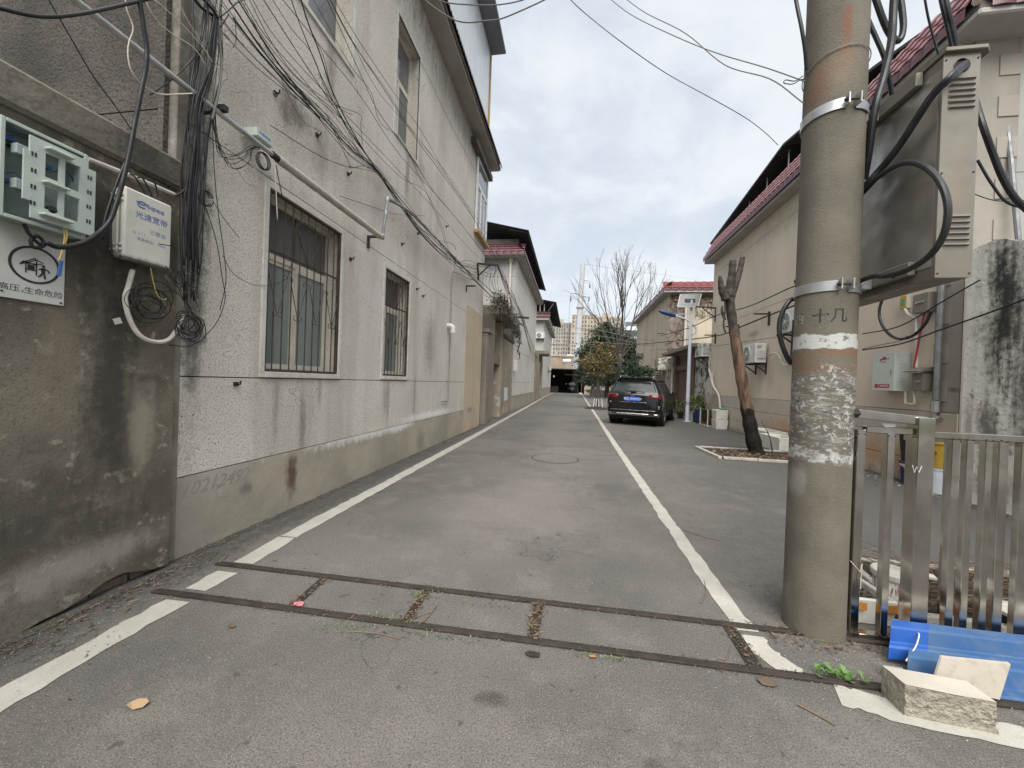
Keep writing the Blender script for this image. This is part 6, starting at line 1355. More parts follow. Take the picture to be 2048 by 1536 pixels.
# front face with cable hole
m=MB(); hc=onz(0,0) if False else Vector(((cx0+cx1)/2+.0,cy0,2.985)); n=24; fx0,fx1,fz0,fz1=cx0,cx1,cz0,cz1
ring_=[(hc.x+.030*math.cos(2*pi*i/n),hc.z+.030*math.sin(2*pi*i/n)) for i in range(n)]
def sqp(a):
    c_,s_=math.cos(a),math.sin(a); k=min((fx1-hc.x)/abs(c_) if abs(c_)>1e-6 else 9,((fz1-hc.z) if s_>0 else .1)/abs(s_) if abs(s_)>1e-6 else 9); return (hc.x+c_*k,hc.z+s_*k)
base=0
for i in range(n):
    a=2*pi*i/n; x,z=ring_[i]; m.v.append((x,cy0,z)); x,z=sqp(a); m.v.append((x,cy0,z))
for i in range(n): j=(i+1)%n; m.f.append((2*i,2*j,2*j+1,2*i+1))
# corners of the upper square and the long lower sheet
for (sx,sz) in ((1,1),(-1,1),(1,-1),(-1,-1)):
    X_=fx1 if sx>0 else fx0; Z_=fz1 if sz>0 else hc.z-.1; a_=math.atan2(Z_-hc.z,X_-hc.x)%(2*pi); i=int(a_/(2*pi)*n); p1=sqp(2*pi*i/n); p2=sqp(2*pi*((i+1)%n)/n); m.quad((p1[0],cy0,p1[1]),(X_,cy0,Z_),(p2[0],cy0,p2[1]))
m.quad((fx0,cy0,fz0),(fx1,cy0,fz0),(fx1,cy0,hc.z-.1),(fx0,cy0,hc.z-.1))
m.build('front_sheet',M['gcab'],t)
m=MB(); m.cyl((hc.x,cy0+.004,hc.z),(hc.x,cy0+.0055,hc.z),.0305,24); m.build('cable_hole',M['bin_black'],t)
m=MB(); m.tube([(hc.x+.031*math.cos(a),cy0-.001,hc.z+.031*math.sin(a)) for a in np.linspace(0,2*pi,25)],.003,6); m.build('hole_grommet',M['plastic_black'],t)
m=MB(); m.box(cx0-.001,cx0+.0025,cy0+.02,cy1-.02,cz0+.06,cz1-.06); m.build('dented_side',M['dent'],t)
for (z,) in ((cz0+.075,),(cz1-.035,)):
    m=MB(); m.box(cx0-.035,cx0-.003,cy0+.10,cy1,z-.035,z+.035); m.build('side_channel',M['gcab'],t,bevel=.004)
m=MB(); m.cyl((cx0-.036,cy0+.19,cz0+.06),(cx0-.0345,cy0+.19,cz0+.06),.012,12); m.build('channel_hole',M['bin_black'],t)
m=MB(); m.prism([(cx0-.006,cy0-.02,cz1),(cx1+.012,cy0-.02,cz1),(cx1+.045,cy0+.01,cz1-.003),(cx1+.012,cy1,cz1),(cx0-.006,cy1,cz1)],(0,0,.02)); m.build('cabinet_lid',M['gcab'],t,bevel=.003)
lv=MB(); lv.prism([(-.055,0,0),(.055,0,0),(.055,-.006,.002),(.05,-.009,.010),(-.05,-.009,.010),(-.055,-.006,.002)],(0,0,.008)); 
lvm=MB(); lvm.v=[(-.055,0,0),(.055,0,0),(.048,-.010,.011),(-.048,-.010,.011),(.055,0,.014),(-.055,0,.014)]; lvm.f=[(0,3,2,1),(3,5,4,2),(0,5,3),(1,2,4)]; lvx=lvm.mesh('louvre',M['gcab'])
for z0_ in (2.795,2.14):
    for i in range(6): child('louvre',lvx,t,Matrix.Translation(((cx0+cx1)/2+.004,cy0-.0005,z0_+i*.027))@Matrix.Scale(-1,4,(0,0,1)))
for z_ in (cz0+.02,cz0+.5,cz1-.03):
    for x_ in (cx0+.010,cx1-.010): m=MB(); m.cyl((x_,cy0+.004,z_),(x_,cy0-.003,z_),.004,8); m.build('screw',M['rust'],t)
# bracket arms from the pole to the cabinet
for z in (cz0+.06,cz1-.05): m=MB(); m.box(PC.x+PR-.02,cx0-.036,2.44,2.50,z-.03,z+.03); m.build('mounting_arm',M['galv'],t)
# ---------------------------------------------------------------- thick black cables on the pole
def hose(name,label,P,r,mat='hose',group=None,cat='cable',n=10,k=7):
    m=MB(); m.tube(smooth_pts(P,k),r,n); o=m.build(name,M[mat],None,smooth=True,auto=True); return tag(o,label,cat,group)
hole=Vector((hc.x,cy0,hc.z)); Xc=1.645
for i,(dx,dz) in enumerate(((-.009,0),(.006,.006),(.004,-.009))):
    hose('power_cable','thick black power cable strand leaving the cabinet hole towards the pole',[hole+Vector((dx,.03,dz)),hole+Vector((dx,-.012,dz-.004)),onx(1890,155,Xc)+Vector((dx*.5+.02,dx*.6,dz)),onx(1862,195,Xc)+Vector((0,dx,dz)),onx(1800,290,Xc)+Vector((0,dx,dz)),onx(1765,338,Xc)+Vector((-.01,dx,dz)),onx(1742,368,1.625)+Vector((-.02,.02+dx,dz)),Vector((1.58,2.66,2.55+dz))],.0125,group='cable strands from the cabinet hole')
hose('power_cable','thick black cable arching in a wide loop in front of the cabinet side',[Vector((1.60,2.60,2.50)),onx(1742,368,1.60),onx(1760,352,1.60),onx(1795,330,1.60),onx(1830,326,1.60),onx(1865,345,1.60),onx(1888,380,1.60),onx(1896,425,1.60),onx(1885,475,1.60),onx(1855,515,1.60),onx(1810,542,1.60),onx(1770,552,1.60),onx(1735,556,1.60),Vector((1.58,2.70,2.02))],.0135)
hose('power_cable','thick black cable running straight down beside the pole, right of it',[ony(1800,-120,2.42),ony(1788,0,2.42),ony(1783,80,2.42),ony(1768,150,2.42),ony(1750,215,2.42),ony(1738,300,2.46),ony(1728,360,2.52)],.019)
hose('power_cable','thick black cable with a hanging loop at the top right of the pole',[ony(1725,-90,2.5),ony(1752,0,2.5),ony(1775,60,2.5),ony(1796,82,2.5),ony(1806,60,2.5),ony(1804,20,2.5),ony(1792,-60,2.5)],.016)
hose('power_cable','black cable slanting down from behind the pole to the cabinet top',[ony(1700,-40,2.7),ony(1745,60,2.7),ony(1770,120,2.7),ony(1784,190,2.75)],.013)
hose('power_cable','thick black cable coming down from above to the back of the cabinet lid',[ony(1862,-160,2.6),ony(1890,0,2.6),ony(1903,55,2.62),ony(1914,102,2.64)],.016)
hose('power_cable','second black cable beside the first above the cabinet lid',[ony(1852,-150,2.6),ony(1882,0,2.6),ony(1894,50,2.62),ony(1906,104,2.64)],.010)
hose('thin_cable','thin black cable descending to the top of the cabinet channel',[ony(1838,-80,2.7),ony(1850,0,2.7),ony(1860,50,2.72),ony(1878,112,2.74)],.006)
hose('power_cable','thick black cable curving away behind the cabinet to the right edge',[ony(1945,180,2.75),ony(1962,240,2.6),ony(1985,305,2.6),ony(2010,365,2.6),ony(2045,412,2.6),ony(2120,470,2.6)],.016)
hose('thin_cable','thin cable sagging from the cabinet back to the right edge',[ony(1955,320,2.7),ony(1985,370,2.7),ony(2020,408,2.7),ony(2090,420,2.7)],.007)
hose('thin_cable','thin cable crossing just below the sagging one at the right edge',[ony(1940,385,2.9),ony(1985,400,2.9),ony(2030,402,2.9),ony(2090,395,2.9)],.003)
hose('power_cable','thick black cable loop bulging out left of the pole',[Vector((1.40,2.68,2.12)),ony(1600,590,2.62),ony(1578,603,2.6),ony(1562,632,2.6),ony(1559,665,2.6),ony(1568,700,2.6),ony(1582,726,2.62),ony(1586,700,2.68),ony(1590,640,2.7)],.014)
hose('power_cable','black cable hanging from above down the left side of the pole',[ony(1580,-80,2.45),ony(1592,0,2.42),ony(1603,55,2.40),ony(1610,100,2.42),ony(1613,140,2.45)],.010)
hose('power_cable','black cable loop hanging on the right house wall under the steel boxes',[onx(1770,585,5.3),onx(1759,618,5.3),onx(1762,645,5.3),onx(1778,668,5.3),onx(1800,678,5.3),onx(1828,670,5.3),onx(1850,648,5.3),onx(1863,622,5.3)],.022)

# ---------------------------------------------------------------- fittings on the right house wall near the pole
def wallbox(name,label,uf,un,uw,vt,vb,mf,ms,cat='electric box'):
    """box on the wall X=XR: uf/un far and near front edges, uw where its side meets the wall"""
    vm=(vt+vb)/2; yn=onx(uw,vm,XR).y; xf=ony(un,vm,yn).x; yf=onx(uf,vm,xf).y; z1=ony(un,vt,yn).z; z0=ony(un,vb,yn).z
    t=thing(name,label,cat,(XR,yn,z0)); m=MB(); m.box(xf+.012,XR-.001,yn,yf,z0,z1); m.build('box_body',M[ms],t,bevel=.005)
    m=MB(); m.box(xf,xf+.011,yn+.001,yf-.001,z0+.002,z1-.002); m.build('box_door',M[mf],t,bevel=.003)
    return t,(xf,yn,yf,z0,z1)
t,(xf,yn,yf,z0,z1)=wallbox('charging_cabinet','pale green wall cabinet with red emblem and red warning label, right of the pole',1745,1789,1823,704,782,'ecab','ecab_side')
for i in range(10): m=MB(); q=z0+.17+i*.032; cxm=(xf+XR)/2; m.box(cxm-.05,cxm+.05,yn-.006,yn-.0005,q,q+.010); m.build('louvre',M['ecab_side'],t,bevel=.002)
m=MB(); m.box(xf-.008,xf-.001,yn+.05,yn+.075,(z0+z1)/2-.06,(z0+z1)/2+.03); m.build('handle',M['galv'],t,bevel=.002)
def rt(body,fy,fz,size,mat,par,xx,yn_,yf_,z0_,z1_,**k): return lettering('lettering',body,size,(xx,yf_+(yn_-yf_)*fy,z0_+(z1_-z0_)*fz),(0,-1,0),(0,0,1),M[mat],par,**k)
m=MB(); a_=yf-(yf-yn)*.14; b_=yf-(yf-yn)*.29; m.box(xf-.0015,xf-.0004,b_,a_,z0+.05,z0+.115); m.build('warning_label',M['ink_red'],t); a2=yf-(yf-yn)*.32; b2=yf-(yf-yn)*.80; m=MB(); m.box(xf-.0015,xf-.0004,b2,a2,z0+.05,z0+.115); wl=m.build('warning_label',M['ink_red'],t)
lettering('lettering','有电危险',.044,(xf-.0018,(a2+b2)/2,z0+.081),(0,-1,0),(0,0,1),M['ink_white'],wl); 
ec=Vector((xf-.001,yf-(yf-yn)*.47,z1-.10)); m=MB()
m.prism([ec+Vector((0,.07,-.03)),ec+Vector((0,.055,.0)),ec+Vector((0,.01,.012)),ec+Vector((0,-.015,.035)),ec+Vector((0,-.06,.035)),ec+Vector((0,-.065,-.01)),ec+Vector((0,-.05,-.025)),ec+Vector((0,-.03,-.01)),ec+Vector((0,.03,-.022)),ec+Vector((0,.05,-.035))],(-.001,0,0)); m.build('red_emblem',M['ink_red'],t)
lettering('lettering','公司',.03,(xf-.0015,ec.y-.10,ec.z),(0,-1,0),(0,0,1),M['ink_red'],t); lettering('lettering','电动车充电桩',.018,(xf-.0015,ec.y-.01,ec.z-.052),(0,-1,0),(0,0,1),M['ink_red'],t)
t,(xf,yn,yf,z0,z1)=wallbox('meter_box','taupe steel meter box with a small pitched hood beside the pale cabinet',1823,1846,1868,745,782,'smallcab','smallcab')
m=MB(); m.prism([(xf-.09,yn-.03,z1+.005),(XR-.001,yn-.03,z1+.03),(XR-.001,yn-.03,z1+.045),(xf+.10,yn-.03,z1+.09),(xf-.10,yn-.03,z1+.02)],(0,(yf-yn)+.06,0)); m.build('hood',M['gcab'],t)
m=MB(); m.cyl((xf-.03,yn+.07,(z0+z1)/2),(xf,yn+.07,(z0+z1)/2),.02,10); m.build('lock_knob',M['galv'],t)
t,(xf,yn,yf,z0,z1)=wallbox('steel_box','grey steel box high on the right wall under the hanging cabinet',1825,1856,1876,583,622,'gcab','smallcab'); m=MB(); m.box(xf-.02,xf-.001,yn+.06,yn+.2,(z0+z1)/2,(z0+z1)/2+.03); m.build('handle',M['galv'],t)
t,(xf,yn,yf,z0,z1)=wallbox('yellowed_box','small yellowed plastic box with a green window beside the grey steel box',1799,1812,1822,590,616,'yellow','box_white'); m=MB(); m.box(xf-.004,xf-.001,yn+.03,yf-.03,z0+.06,z1-.05); m.build('box_window',M['teal'],t)
gpipe('drain_pipe','grey steel drain pipe down the corner of the right house','pipe',[(1888,500),(1882,590),(1877,690),(1872,800)],XR-.07,.038,'galv_pipe',smooth=False)
gpipe('pipe_coupling','ribbed couplings at the bottom of the grey drain pipe','pipe',[(1871,802),(1870,824)],XR-.07,.055,'galv',smooth=False)
gpipe('pipe_stub','pipe stub turning into the wall below the couplings','pipe',[(1870,826),(1870,834),(1880,838)],XR-.06,.035,'galv',smooth=False)
gpipe('drain_pipe','rust-patched grey pipe on the end wall at the right edge','pipe',[(1994,130,5.95),(2008,200,5.95),(2022,320,5.95),(2037,480,5.95)],5.95,.03,'galv_pipe',smooth=False) 
gpipe('conduit_pipe','white conduit looping below the pale cabinet','conduit',[(1811,782),(1811,805),(1812,808),(1828,808),(1829,805),(1829,783)],XR-.10,.018,'pvc',smooth=False)
gpipe('conduit_pipe','white vertical conduit above the meter box','conduit',[(1810,618),(1816,628),(1833,637),(1833,735)],XR-.06,.02,'pvc_new',smooth=False)
gpipe('red_conduit','thin red conduit slanting down to the meter box','conduit',[(1848,628),(1838,680),(1828,736)],XR-.08,.014,'red_cable',smooth=False)
# ---------------------------------------------------------------- mouldy boundary wall at right edge
t=thing('boundary_wall','tall peeling white wall blackened with mould at the right edge','wall',(5.3,4,0))
m=MB(); N_=70; ys=np.linspace(6.08,-1.5,N_); base=0; ro=random.Random(3); ztop=[3.40+.05*math.sin(i*.7)+ro.uniform(-.03,.03) for i in range(N_)]
for i,y in enumerate(ys):
    for (x,z) in ((5.3,0),(5.3,ztop[i]),(5.56,ztop[i]-.03),(5.56,0)): m.v.append((x+(ro.uniform(-.006,.006) if x<5.4 else 0),y,z))
for i in range(N_-1):
    k=i*4
    for j in range(3): m.f.append((k+j,k+j+1,k+5+j,k+4+j))
m.f.append((0,1,2,3)); m.build('wall_body',M['mould_wall'],t)
bucket('paint_bucket','navy bucket with white rim under the black bin by the right wall',5.38,6.85,0,.15,.18,.36,'navy',band=('ink_white',.8,.98),handle=True)
bucket('black_bin','black plastic bin stacked on the navy bucket by the right wall',5.38,6.85,.365,.16,.2,.50,'bin_black',cat='bin')
bucket('printed_pail','upturned pale blue printed pail under the yellow pail',5.40,6.44,0,.15,.13,.36,'bluewhite_bldg' if False else 'lamp_white')
t=bucket('yellow_pail','yellow plastic pail standing on the pale pail by the right wall',5.40,6.44,.365,.11,.15,.42,'yellow',handle=False)
m=MB(); m.lathe((5.40,6.44,.72),[(.155,0),(.165,.0),(.165,.06),(.14,.07)],20); m.build('rim',M['yellow'],t)
lettering('lettering','涂料',.06,(5.26,6.40,.58),(.85,-.53,0),(0,0,1),M['ink'],t)
A_,B_=litter(260,lambda r:(5.22-abs(r.gauss(0,.18)),r.uniform(3.2,7.6)),leaf=.8,ls=.03,seed=41)
M['chips_white']=leafm('paint_flakes',(.3,.28,.24),(.6,.58,.53)); tag(A_.build('paint_flakes',M['chips_white']),'white paint flakes fallen along the foot of the mouldy right wall','litter',kind='stuff')
# ---------------------------------------------------------------- stainless fence
FY=2.45
def steel(name,x0,x1,z0,z1,y=FY,d=.04,par=None,lab=None): m=MB(); m.box(x0,x1,y-d/2,y+d/2,z0,z1); return m.build(name,M['steel'],par,bevel=.003,label=lab)
t=thing('steel_fence','short stainless steel fence panel between the concrete pole and the scratched post','fence',(1.75,FY,0))
steel('post',1.618,1.662,.03,1.20,par=t); steel('bar',1.769,1.806,.04,1.183,par=t); steel('post',1.900,1.982,.0,1.285,d=.08,par=t,lab='wide square post with a scratched letter W')
steel('rail',1.663,1.899,1.184,1.222,par=t); steel('rail',1.662,1.90,.0,.038,y=FY,d=.05,par=t)
m=MB(); m.beam((1.60,FY-.01,1.292),(1.955,FY-.01,1.262),.035,.05); m.build('top_rail',M['steel'],t,bevel=.003)
m=MB(); m.prism([(1.74,FY-.005,1.243),(1.82,FY-.005,1.240),(1.785,FY-.005,1.20)],(0,-.004,0)); m.build('gusset',M['galv'],t)
m=MB(); m.lathe((1.585,FY-.03,1.27),[(.02,0),(.035,.02),(.02,.05)],8,(0,0,1)); m.build('weld_lump',M['rust'],t)
wc=ony(1834,938,FY-.042); m=MB(); q=[(-.022,.02),(-.012,-.02),(-.002,.012),(.010,-.02),(.022,.018)]; m.tube([wc+Vector((a,0,b)) for a,b in q],.0022,4); m.build('scratched_letter',M['ink_white'],t)
t=thing('steel_gate','folded stainless steel gate with many square bars right of the scratched post','gate',(2.4,FY,0))
steel('rail',1.984,3.2,1.172,1.208,par=t); steel('rail',1.984,3.2,.0,.036,d=.05,par=t)
for (a,b,y) in ((2.082,2.120,FY),(2.150,2.186,FY+.0),(2.238,2.272,FY),(2.30,2.345,FY),(2.40,2.455,FY),(2.53,2.57,FY),(2.62,2.66,FY),(2.78,2.82,FY)): steel('bar',a,b,.037,1.171,y=y,d=.036,par=t)
for (a,b,y) in ((2.03,2.06,FY+.30),(2.20,2.23,FY+.30),(2.45,2.49,FY+.3),(2.66,2.7,FY+.3)): steel('rear_bar',a+.12,b+.12,.037,1.12,y=y,d=.03,par=t)
m=MB(); m.box(2.1,3.2,FY+.285,FY+.315,1.121,1.155); m.build('rear_rail',M['steel'],t)
o=MB(); o.tube([(1.60,FY-.03,.45),(1.64,FY-.045,.40),(1.66,FY-.03,.44),(1.65,FY-.04,.30)],.0025,4); tag(o.build('string',M['cable_white']),'short white string tied on the first fence post','string')
wb=MB(); wb.lathe((0,0,-.004),[(.001,0),(.006,.002),(.007,.005),(.001,.008)],7,(0,0,1)); wbm=wb.mesh('weld_bead',M['rust'])
for (xs_,par_) in (((1.640,1.79,1.91,1.975),bpy.data.objects['steel_fence']),((2.10,2.168,2.255,2.322,2.43,2.55,2.64),bpy.data.objects['steel_gate'])):
    for x_ in xs_:
        for z_,d_ in ((1.176,-.017),(.042,-.018)):
            for e_ in (-.017,.015): child('weld_bead',wbm,par_,Matrix.Translation((x_+e_,FY-.019,z_+random.uniform(-.003,.003))))
# ---------------------------------------------------------------- things behind the fence
t=foam_box('planter_box','polystyrene box with orange tape and dead twigs inside, behind the fence',1.67,1.975,2.58,3.02,0,.165,th=.025,cat='foam box')
m=MB(); 
for (x0_,x1_) in ((1.668,1.80),(1.90,1.978)): m.box(x0_,x1_,2.571,2.576,.10,.145)
m.box(1.976,1.980,2.58,2.75,.10,.145)
m.build('orange_tape',M['tape'],t); m=MB(); m.quad((1.70,2.61,.12),(1.95,2.61,.12),(1.95,2.99,.12),(1.70,2.99,.12)); m.build('soil',M['soil'],t)
A_,B_=litter(140,lambda r:(r.uniform(1.71,1.94),r.uniform(2.62,2.98)),zs=.04,leaf=.5,ls=.02,seed=51,twl=.09)
for q,nm in ((A_,'dead_leaves'),(B_,'dead_twigs')): q.v=[(x,y,z+.12) for x,y,z in q.v]; q.build(nm,M['leaf_dry'] if nm=='dead_leaves' else M['twig_dry'],t)['kind']='stuff'
t=bucket('foam_drum','round white tub with a lid and streaks of brown glue, behind the fence',2.09,2.78,0,.095,.10,.255,'foam',cat='tub')
m=MB(); m.lathe((2.09,2.78,.256),[(.112,-.02),(.114,.012),(.104,.02)],24); m.build('lid',M['foam'],t,smooth=True,auto=True)
mm=N('brown_glue_streaks'); mm.l(mm.mix(mm.rng(mm.noise(1,6,.7,mm.mapv((26,26,5))),.47,.55),(.55,.53,.49),(.17,.08,.06)),mm.b.inputs['Base Color']); mm.b.inputs['Roughness'].default_value=.6
m=MB(); m.lathe((2.09,2.78,.01),[(.0975,0),(.1015,.21)],24); m.build('stained_side',mm.m,t,smooth=True)
t=thing('planting_bed','kerbed planting bed heaped with dry vine stems behind the fence','planting bed',(2.9,3.1,0))
kerb_run((2.27,3.52),(3.75,3.52),par=t,L_=.5,w_=.05); kerb_run((2.28,3.5),(2.12,2.72),par=t,L_=.5,w_=.05); kerb_run((2.12,2.70),(3.9,2.66),par=t,L_=.5,w_=.05); kerb_run((3.75,3.5),(3.95,2.7),par=t,L_=.5,w_=.05)
m=MB(); m.quad((2.14,2.72,.03),(3.92,2.68,.03),(3.74,3.5,.03),(2.3,3.5,.03)); m.build('soil',M['soil'],t)
A_,B_=litter(1300,lambda r:(lambda y:(r.uniform(2.2+(y-2.72)*.18,3.8),y))(r.uniform(2.76,3.46)),zs=.12,leaf=.12,ls=.03,seed=61,twl=.20)
for q,nm in ((A_,'dead_leaves'),(B_,'dead_twigs')): q.v=[(x,y,z+.03) for x,y,z in q.v]; q.build(nm,M['leaf_dry'] if nm=='dead_leaves' else M['twig_dry'],t)['kind']='stuff'
o=MB(); o.obox((2.70,2.72,.12),(.10,.0,.0),(0,.12,.0),(0,0,.012)); tag(o.build('foam_sheet',M['foam'],bevel=.004),'flat white foam lid at the right edge behind the gate','foam sheet')
o=MB(); o.obox((2.52,3.1,.13),(.012,.03,.0),(-.05,.02,.0),(0,0,.012)); tag(o.build('foam_scrap',M['foam'],bevel=.004),'small white foam scrap lying on the dry stems','foam scrap')
# ---------------------------------------------------------------- blue sheets, block, board
def profsheet(name,label,prof,x0,x1,mat,mat2,xs,thk=.006,yref=2.35):
    t=thing(name,label,'metal sheet',((x0+x1)/2,prof[0][0],0))
    for (a,b,mt,nm) in ((x0,xs,mat2,'sheet_end'),(xs,x1,mat,'sheet')):
        m=MB()
        for i,(y,z) in enumerate(prof):
            for x in (a,b):
                xs_=x+(y-yref)*.84 if x<xs+.01 else x
                m.v.append((xs_,y,z)); m.v.append((xs_,y+thk*.3,z-thk))
        for i in range(len(prof)-1): k=i*4; m.f+=[(k,k+2,k+6,k+4),(k+1,k+5,k+7,k+3),(k,k+4,k+5,k+1),(k+2,k+3,k+7,k+6)]
        m.build(nm,M[mt],t)
    return t
profsheet('blue_metal_sheet','upper blue ribbed metal sheet lying against the fence foot',[(2.40,.03),(2.39,.160),(2.38,.165),(2.325,.160),(2.318,.150),(2.300,.092),(2.292,.087),(2.272,.085),(2.262,.076),(2.245,.03)],1.765,3.2,'blue_sheet','blue_bright',1.94)
profsheet('blue_metal_sheet','lower blue ribbed metal sheet in front of the upper one',[(2.25,.03),(2.237,.096),(2.227,.100),(2.183,.098),(2.175,.088),(2.152,.022),(2.14,.018),(2.10,.016),(2.09,.005)],1.69,3.2,'blue_sheet','blue_sheet',1.86,yref=2.15)
t=thing('blue_metal_sheet','crumpled silver-grey sheet end curling at the left of the blue stack','metal sheet',(1.66,2.2,0))
m=MB(); m.prism([ony(1768,1330,2.14),ony(1805,1336,2.16),ony(1812,1350,2.14),ony(1790,1358,2.12),ony(1772,1356,2.12)],(0,.004,0)); m.prism([ony(1764,1362,2.1),ony(1784,1358,2.12),ony(1788,1400,2.06),ony(1768,1395,2.05)],(0,.004,0)); m.build('silver_edge',M['galv'],t)
o=MB(); o.tube(smooth_pts([ony(1813,1254,2.38),ony(1832,1264,2.33),ony(1838,1270,2.3),ony(1832,1292,2.25),ony(1820,1310,2.2),ony(1812,1322,2.17)],5),.0035,5); o.tube(smooth_pts([ony(1832,1266,2.33),ony(1848,1262,2.36),ony(1858,1272,2.33)],4),.003,5); tag(o.build('white_string',M['pvc_new']),'white plastic string tied round the blue metal sheets','string')
a,b,c=onz(1784,1403),onz(1808,1432),onz(1995,1471); u_=(c-b).normalized(); v_=Vector((-u_.y,u_.x,0))
L_=(c-b).length; t=thing('concrete_block','rough broken concrete kerb block with a smooth top lying in front of the blue sheets','concrete block',tuple((b+c)/2))
m=MB(); nx,ny,nz=46,14,16; Wd=.115; Hh=.135; rn=random.Random(8)
from mathutils import noise as mn
def bp(i,j,k):
    x=i/nx;y=j/ny;z=k/nz; X=b+u_*(L_*x)+v_*(Wd*y+.0)+Vector((0,0,Hh*z))
    front=(j==0); top=(k==nz); 
    n_=mn.noise(X*38)*.008+mn.noise(X*110)*.005; n2=mn.noise(X*9)*.010
    off=Vector()
    if front and not top: off+=v_*(-(n_+n2)*math.sin(pi*min(1,z*1.05)) if k>0 else -n2*.6)
    if i==nx: off+=u_*(n_*1.2+n2-(.035*(z-.3) if z>.3 else 0)*1.3-.02*y)
    if i==0: off+=u_*(n_*.3); off+=v_*(0)
    if top: off+=Vector((0,0,mn.noise(X*7)*.003))
    if i==nx and top: off+=Vector((0,0,-.006))
    sk=Vector((-.018,.0,0))*y
    return X+off+sk
idx={}
def gi(i,j,k):
    if (i,j,k) not in idx: idx[(i,j,k)]=len(m.v); m.v.append(tuple(bp(i,j,k)))
    return idx[(i,j,k)]
for i in range(nx):
    for k in range(nz): m.f+=[(gi(i,0,k),gi(i+1,0,k),gi(i+1,0,k+1),gi(i,0,k+1)),(gi(i,ny,k),gi(i,ny,k+1),gi(i+1,ny,k+1),gi(i+1,ny,k))]
for j in range(ny):
    for k in range(nz): m.f+=[(gi(0,j,k),gi(0,j,k+1),gi(0,j+1,k+1),gi(0,j+1,k)),(gi(nx,j,k),gi(nx,j+1,k),gi(nx,j+1,k+1),gi(nx,j,k+1))]
m.build('rough_body',M['block'],t)
m=MB(); idx={}; tv={}
def ti(i,j):
    if (i,j) not in tv: tv[(i,j)]=len(m.v); m.v.append(tuple(bp(i,j,nz)+Vector((0,0,.0015))))
    return tv[(i,j)]
for i in range(nx):
    for j in range(ny): m.f.append((ti(i,j),ti(i+1,j),ti(i+1,j+1),ti(i,j+1)))
m.build('smooth_top',M['block_top'],t)
t=None; m=MB(); m.prism([ony(1884,1315,2.075),ony(2022,1329,2.075),ony(2000,1400,2.03),ony(1866,1372,2.03)],(0,.012,.004)); o=m.build('tile_offcut',M['board'],bevel=.001); tag(o,'beige tile offcut leaning between the concrete block and the blue sheets','board')

# ---------------------------------------------------------------- cables on the left house
ccount=[0]
def wcable(px,x,r,label,mat='cable',group=None,k=5,jit=0,name='wall_cable'):
    P=[]
    for i,q in enumerate(px): p=onx(q[0]+random.gauss(0,jit),q[1]+random.gauss(0,jit),q[2] if len(q)>2 else x); P.append(p)
    m=MB(); m.tube(smooth_pts(P,k),r,6); o=m.build(name,M[mat],None,smooth=True); return tag(o,label,'cable',group)
G1='cables strung along the left wall'; LB='dark cable among those fanning down the left house wall to the far bracket'
XW=XL+.16
fan=[([(452,-10),(540,120),(640,228),(700,298),(757,345),(806,415),(850,470),(905,522),(960,572),(1003,612)],.0065),
 ([(470,-10),(560,130),(650,240),(705,300),(757,343),(812,410),(860,462),(910,520),(965,566),(1005,608)],.006),
 ([(520,-10),(610,130),(690,250),(757,345),(800,410),(850,480),(910,530),(960,545)],.0045),
 ([(600,-10),(615,45),(640,110),(665,185),(705,262),(757,345),(795,400),(840,465),(900,520),(955,538)],.007),
 ([(578,-10),(605,60),(650,170),(700,262),(757,345),(790,395),(870,490),(940,545)],.005),
 ([(410,-10),(480,85),(560,165),(640,240),(700,300),(757,345)],.0035),
 ([(560,-10),(640,90),(720,190),(800,310),(880,400),(940,470),(985,525)],.0035),
 ([(650,-10),(685,70),(722,150),(760,230),(815,300),(868,385),(920,450),(975,520)],.004),
 ([(655,-10),(705,85),(770,180),(830,275),(900,370),(955,450),(1000,530)],.005),
 ([(662,-10),(720,85),(790,190),(845,265),(905,370),(960,445),(1010,535)],.0035),
 ([(500,-10),(560,85),(680,215),(790,330),(870,420),(945,505),(1000,548)],.003),
 ([(480,-10),(530,70),(600,150),(650,210),(710,262),(800,352),(852,385),(885,455),(900,520)],.003),
 ([(436,-10),(520,105),(600,190),(690,300),(757,347)],.003),
 ([(622,-10),(700,130),(742,185),(760,245),(805,280),(835,350),(860,400),(885,470),(895,520)],.003),
 ([(540,-10),(585,60),(625,110),(663,200),(720,230),(722,250),(725,290)],.003),
 ([(495,-10),(545,90),(600,160),(680,215),(705,230)],.003)]
FL={0:'thickest black cable fanning down the left house wall to the far bracket',3:'black cable dropping steeply from the first upper window into the main bunch',7:'dark cable passing just left of the second upper window',8:'dark cable crossing the second upper window',9:'highest thin cable crossing the second upper window towards the far bay',13:'thin dark cable bowing down between the two upper windows'}
for i_,(px,r) in enumerate(fan): wcable(px,XW+random.uniform(-.04,.05),r,FL.get(i_,LB),group=None if i_ in FL else G1,jit=.8)
for i in range(7): 
    px,r=fan[random.choice((0,1,3,7,8,9))]; wcable([(a+random.gauss(0,6),b+random.gauss(0,5)) if 1<j<len(px)-2 else (a,b) for j,(a,b) in enumerate(px)],XW+random.uniform(-.04,.05),.003,LB,group=G1)
for i in range(5): wcable([(385+22*i,-10),(450+22*i,70+5*i),(530+18*i,150+3*i),(640+10*i,235),(720,308),(757,345)],XW+random.uniform(-.03,.03),.0028,LB,mat='cable_grey' if i%2 else 'cable',group=G1,jit=1.5)
wcable([(775,400),(812,418),(850,455),(905,510),(960,570),(1008,618),(1030,640)],XL+.2,.013,'thick grey sheathed cable leaving the elbow pipe along the left wall',mat='cable_grey')
wcable([(812,415),(835,450),(872,478),(905,488),(912,500)],XW,.004,'short dark cable sagging below the elbow pipe')
